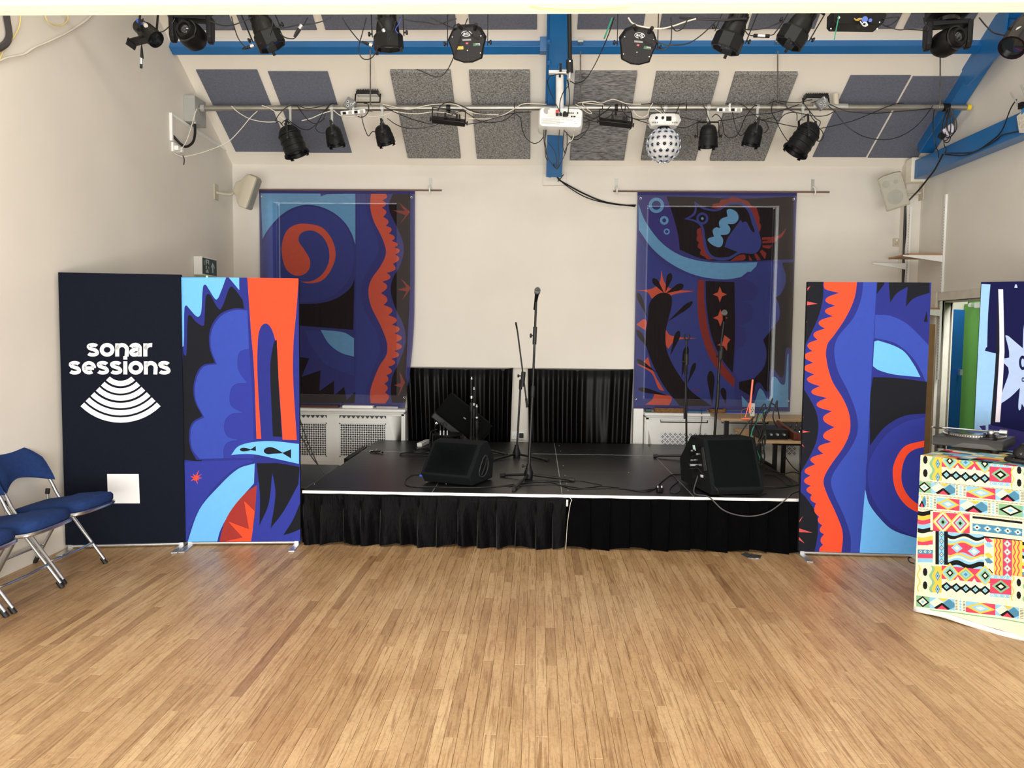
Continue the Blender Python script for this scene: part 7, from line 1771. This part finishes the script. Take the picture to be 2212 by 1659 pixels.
# turntable
tl=V((*atZ(2013,968,TH).xy,TH)); tr2=V((*atZ(2166,983,TH).xy,TH)); X=(tr2-tl); Wt=X.length; X.normalize(); Yt=V((-X.y,X.x,0)); Zt=V((0,0,1)); Dt=.35
rot=math.atan2(X.y,X.x); R=Matrix.Rotation(rot,3,'Z')
tt=thing('turntable','black record turntable with silver tonearm on the patchwork cloth','turntable',tuple((tl+tr2)/2+Yt*.17),rot)
def T(u,v,z): return tl+X*u+Yt*v+Zt*z
B().loft([[T(u,v,z) for u,v in ((0,0),(Wt,0),(Wt,Dt),(0,Dt))] for z in (.022,.075,.080)]).build('plinth',mat('plinth_black','2A2B2A',.42,var=.05),tt,world=True,bev=.006)
B().loft([[T(u,v,z) for u,z in ((.10,.022),(.17,.052),(.30,.052),(.36,.022))] for v in (-.003,.0)]).build('front_arch_panel',mat('arch_grey','4A4846',.35),tt,world=True,bev=.002)
for u,v in ((.04,.04),(Wt-.05,.04),(.04,Dt-.04),(Wt-.05,Dt-.04)): B().cyl(T(u,v,.001),T(u,v,.022),.022).build('foot',RUB,tt,world=True)
pc=T(Wt*.50,.19,.082)
B().lathe(pc,Zt,[(0,.165),(.018,.168),(.020,.16)],48).build('platter',mat('platter_metal','8E8B84',.35,.8,vscale=60,var=.2),tt,world=True)
B().lathe(pc+Zt*.0205,Zt,[(0,.150),(.002,.150),(.0025,.05)],48).build('record',mat('vinyl','0B0B0C',.22),tt,world=True); rec=tt.children[-1] if 0 else [q for q in tt.children if q.name.startswith('record')][0]
B().lathe(pc+Zt*.0233,Zt,[(0,.048),(.0005,.048)],32).build('record_label',mat('label_purple','4A4080',.5),rec,world=True)
b=B()
for i in range(72):
    a=2*PI*i/72; b.box(pc+Zt*.010+X*_c(a)*.168+Yt*_s(a)*.168,(.003,.003,.008),Matrix.Rotation(a+rot,3,'Z'))
so=b.build('strobe_dots',ALU,tt,world=True); so['kind']='stuff'
ap=T(Wt*.80,.055,.082)
B().lathe(ap,Zt,[(0,.035),(.012,.035),(.014,.026),(.028,.024),(.03,.016)],24).build('arm_base',BLKP,tt,world=True)
B().lathe(ap+Zt*.03,Zt,[(0,.018),(.012,.022),(.022,.018),(.026,.01)],16).build('gimbal',CHR,tt,world=True)
aj=ap+Zt*.047
B().cyl(aj,aj+X*.07-Yt*.004+Zt*.0,.008).build('counterweight_shaft',CHR,tt,world=True); B().cyl(aj+X*.045,aj+X*.085,.017,n=18).build('counterweight',CHR,tt,world=True)
end=T(.035,.05,.128)
ta_=B().tube([aj,aj+(end-aj)*.4+Yt*.008,aj+(end-aj)*.85+Zt*.002,end],.0055,8,5).build('tonearm',CHR,tt,world=True)
B().box(end-X*.018+Zt*-.002,(.05,.016,.010),R).build('headshell',BLKG,ta_,world=True,bev=.002); B().cyl(end+X*.012,end+X*.03,.008).build('headshell_collar',CHR,ta_,world=True); B().cyl(end-X*.04,end-X*.055,.004).build('finger_lift',CHR,ta_,world=True)
B().cyl(T(.085,.03,.082),T(.085,.03,.115),.006).build('target_light',BLKP,tt,world=True); B().box(T(.275,.045,.10),(.012,.012,.035),R).build('arm_rest',BLKP,tt,world=True)
B().box(T(Wt*.73,.03,.086),(.05,.02,.012),R).build('anti_skate_dial',BLKP,tt,world=True)
# second dark unit and headphones
hp=thing('headphones','black over-ear headphones lying at the right edge of the cloth','headphones',tuple(V((*atZ(2195,1000,TH).xy,TH))))
hc=V((*atZ(2206,998,TH).xy,TH)); 
B().lathe(hc+V((0,0,.045)),-Yt+V((0,0,.2)),[(-.02,.03),(-.018,.042),(.0,.044),(.008,.036),(.010,.02)],24).build('ear_cup',BLKP,hp,world=True,bev=0)
B().lathe(hc+V((0,0,.045))-Yt*.0,-Yt+V((0,0,.2)),[(-.034,.030),(-.03,.040),(-.02,.042)],24).build('ear_pad',RUB,hp,world=True)
dmk=hc+V((0,0,.047))-Yt*.013; B().cyl(dmk-X*.006+V((0,0,.004)),dmk+V((0,0,-.006)),.001,n=5).cyl(dmk+V((0,0,-.006)),dmk+X*.004+V((0,0,.008)),.001,n=5).build('cup_mark',ALU,hp,world=True)
B().tube([hc+V((0,0,.03))-X*.035,hc-Yt*.07-X*.06+V((0,0,.018)),hc-Yt*.10+V((0,0,.016)),hc-Yt*.09+X*.08+V((0,0,.016)),hc+X*.14+V((0,0,.02))],.012,8,6).build('headband',RUB,hp,world=True)
B().lathe(hc+X*.15+V((0,0,.03)),Zt,[(-.02,.038),(.0,.042),(.016,.03)],20).build('ear_cup',BLKP,hp,world=True)
mx2=thing('dj_mixer','dark mixer on the cloth beyond the headphones, cut off at the right','mixer',tuple(T(Wt+.25,.15,0)))
B().loft([[T(Wt+.07+u,v,z) for u,v in ((0,0.08),(.3,.08),(.3,.40),(0,.40))] for z in (.002,.065)]).build('mixer_body',BLKP,mx2,world=True,bev=.006)
for i in range(4):
    for j in range(3): B().cyl(T(Wt+.12+.06*i,.16+.08*j,.065),T(Wt+.12+.06*i,.16+.08*j,.085),.010).build('mixer_knob',BLKG if (i+j)%3 else RED,mx2,world=True)
# floor cable by the table, stage floor cables
SG_='cables lying on the stage'
def cz(label,pts,z,r=.0042,m=CBLK,g=SG_):
    P=[]
    for p in pts:
        zz=(p[2] if len(p)>2 else z); q=atZ(p[0],p[1],zz+r); P.append(V((q.x,q.y,zz+r)))
    return tag(B().tube(P,r,6,6).build('cable',m,org=P[0]),label,'cable',g)
cz('thin black cable on the floor between the right banner and the clothed table',[(1972,1200),(1962,1206),(1966,1214),(1975,1217)],0,.004,g=None)
cz('black cable looping out of the left wedge monitor along the stage edge',[(906,1025),(890,1027),(877,1036),(876,1046),(890,1051),(930,1052),(990,1053),(1040,1053),(1080,1050),(1110,1046)],SZ)
cz('long black cable wandering along the front of the stage',[(1100,1051),(1130,1044),(1160,1041),(1190,1042),(1215,1050),(1240,1056),(1275,1053),(1300,1050),(1340,1054),(1380,1061),(1410,1058),(1430,1040),(1450,1026),(1470,1024)],SZ)
cz('second black cable beside the long one at the front of the stage',[(1060,1052),(1120,1049),(1200,1047),(1260,1055),(1330,1055),(1380,1059),(1412,1056)],SZ,.0035)
cz('black cable curl left of the right wedge monitor',[(1466,1040),(1450,1052),(1447,1062),(1458,1066),(1470,1058),(1463,1038),(1455,1028)],SZ,.003)
cz('black cable coil by the white power strip',[(900,975),(880,977),(865,980),(868,984),(890,983),(925,984)],SZ,.005)
cz('black cable tangle behind the left wedge monitor',[(925,968),(900,970),(895,973),(915,976),(930,972)],SZ,.005)
cz('black cable running from the hub of the boom stand',[(1240,1038),(1260,1040),(1300,1048)],SZ,.003)
cz('black cable along the right edge of the stage',[(1650,1052),(1690,1053),(1724,1047),(1760,1040)],SZ)
cz('black cable coiled at the right rear of the stage',[(1655,1012),(1680,1020),(1700,1030),(1712,1046),(1700,1048),(1690,1036),(1670,1026),(1655,1024)],SZ)
cz('black cable crossing towards the right stage corner',[(1650,1025),(1690,1024),(1715,1020),(1740,1030)],SZ,.005)
cz('thin dark cable crossing the deck behind the tall stand',[(1520,958),(1540,957),(1560,961),(1600,963),(1625,958)],SZ,.004)
# grey cable hanging over the stage front from the right monitor
P=[atZ(1505,1052,SZ+.01),atZ(1528,1075,SZ+.006)]
P=[P2(-.0,(.25,.12)),V((atZ(1495,1062,SZ).x,SY0+.12,SZ+.006)),V((atY(1530,1078,SY0-.01).x,SY0-.012,SZ+.006)),atY(1560,1100,SY0-.09),atY(1590,1112,SY0-.09),atY(1625,1115,SY0-.09),atY(1660,1106,SY0-.09),atY(1690,1085,SY0-.06),V((atZ(1700,1075,SZ).x,SY0+.01,SZ+.006)),V((*atZ(1712,1066,SZ).xy,SZ+.005)),V((*atZ(1745,1056,SZ).xy,SZ+.005))]
tag(B().tube(P,.0048,6,6).build('cable',mat('cable_grey','4A4A4C',.45),org=P[0]),'grey cable sagging over the stage front below the right wedge monitor','cable',SG_)
P=[P2(-.01,(.30,.2)),P2(.02,(-.06,.08)),V((atZ(1560,1077,SZ).x,SY0+.05,SZ+.008)),V((atZ(1600,1076,SZ).x,SY0+.03,SZ+.006)),V((atZ(1640,1072,SZ).x,SY0+.09,SZ+.006)),V((*atZ(1655,1066,SZ).xy,SZ+.006))]
tag(B().tube(P,.0042,6,6).build('cable',CBLK,org=P[0]),'black cable from the lit control panel round the foot of the right monitor','cable',SG_)
P=[atY(x,y,6.3+(y-900)*.0) for x,y in ((644,893),(654,925),(668,962),(685,1000),(700,1022))]; tag(B().tube(P,.005).build('cable',CBLK,org=P[0]),'black cable hanging from the arch banner down to the equipment case','cable')
P=[atY(x,y,6.32) for x,y in ((645,933),(660,960),(672,985),(690,1008),(702,1024))]; tag(B().tube(P,.005).build('cable',CBLK,org=P[0]),'second black cable joining the first at the equipment case','cable')
cab('black cable hanging down the white radiator cover behind the stands',[(1515,884),(1516,905),(1513,925),(1511,955)],8.66,.004,CBLK)
cab('black cable from the lying speaker down to the stage',[(945,927),(932,932),(929,945),(928,970)],7.75,.005,CBLK)
# cable jungle of the mixing table
rn=random.Random(21); JG='cable tangle at the mixing table'
J=[[(1648,880),(1652,930),(1640,960),(1648,1000)],[(1640,890),(1628,930),(1632,970),(1645,1010)],[(1655,885),(1640,905),(1625,940),(1640,985),(1640,1000)],[(1665,878),(1668,860),(1660,885),(1650,920),(1655,960)],[(1675,890),(1678,865),(1668,900),(1680,925)],
 [(1632,900),(1615,915),(1598,940),(1592,960)],[(1645,905),(1655,940),(1650,970),(1640,990)],[(1655,915),(1645,950),(1652,985),(1645,1005)],[(1637,895),(1650,873),(1655,885),(1648,930),(1636,955)],[(1662,890),(1665,872),(1680,882),(1682,905)],
 [(1625,900),(1618,940),(1622,980)],[(1630,915),(1640,950),(1628,985),(1636,1005)],[(1650,940),(1640,970),(1650,1000)]]
for i,p in enumerate(J):
    P=[atY(x+rn.uniform(-2,2),y,7.12+.01*i) for x,y in p]; g=tag(B().tube(P,.006,6,5).build('cable',CGRN if i in(2,) else (mat('cable_dark_green','24433A',.5) if i in (6,) else CBLK),org=P[0]),None,'cable',JG)
    g['label']='black cable in the tangle hanging off the mixing table' if i not in (2,6) else ('teal cable in the tangle hanging off the mixing table' if i==2 else 'dark green cable in the tangle hanging off the mixing table')
cab('cream cable loop on the floor side of the back table',[(1588,965),(1590,950),(1600,948),(1602,958),(1590,975)],7.9,.006,CWHT)
cab('cream cable arc behind the back table leg',[(1590,935),(1597,938),(1600,950),(1600,962)],7.95,.005,CWHT)
cab('thin orange lead looping behind the orange bar light',[(1622,878),(1612,882),(1602,888),(1601,905)],8.33,.0025,mat('lead_orange','B0745E',.5))
cab('black cable arch under the mixing table',[(1670,985),(1674,960),(1684,950),(1692,962),(1696,985),(1712,1008),(1726,1020)],7.9,.005,CBLK)
cab('thin cable from the low double socket down to the floor',[(1716,953),(1716,980),(1707,1005),(1704,1028),(1710,1030),(1708,1012),(1696,985)],8.8,.004,CBLK)
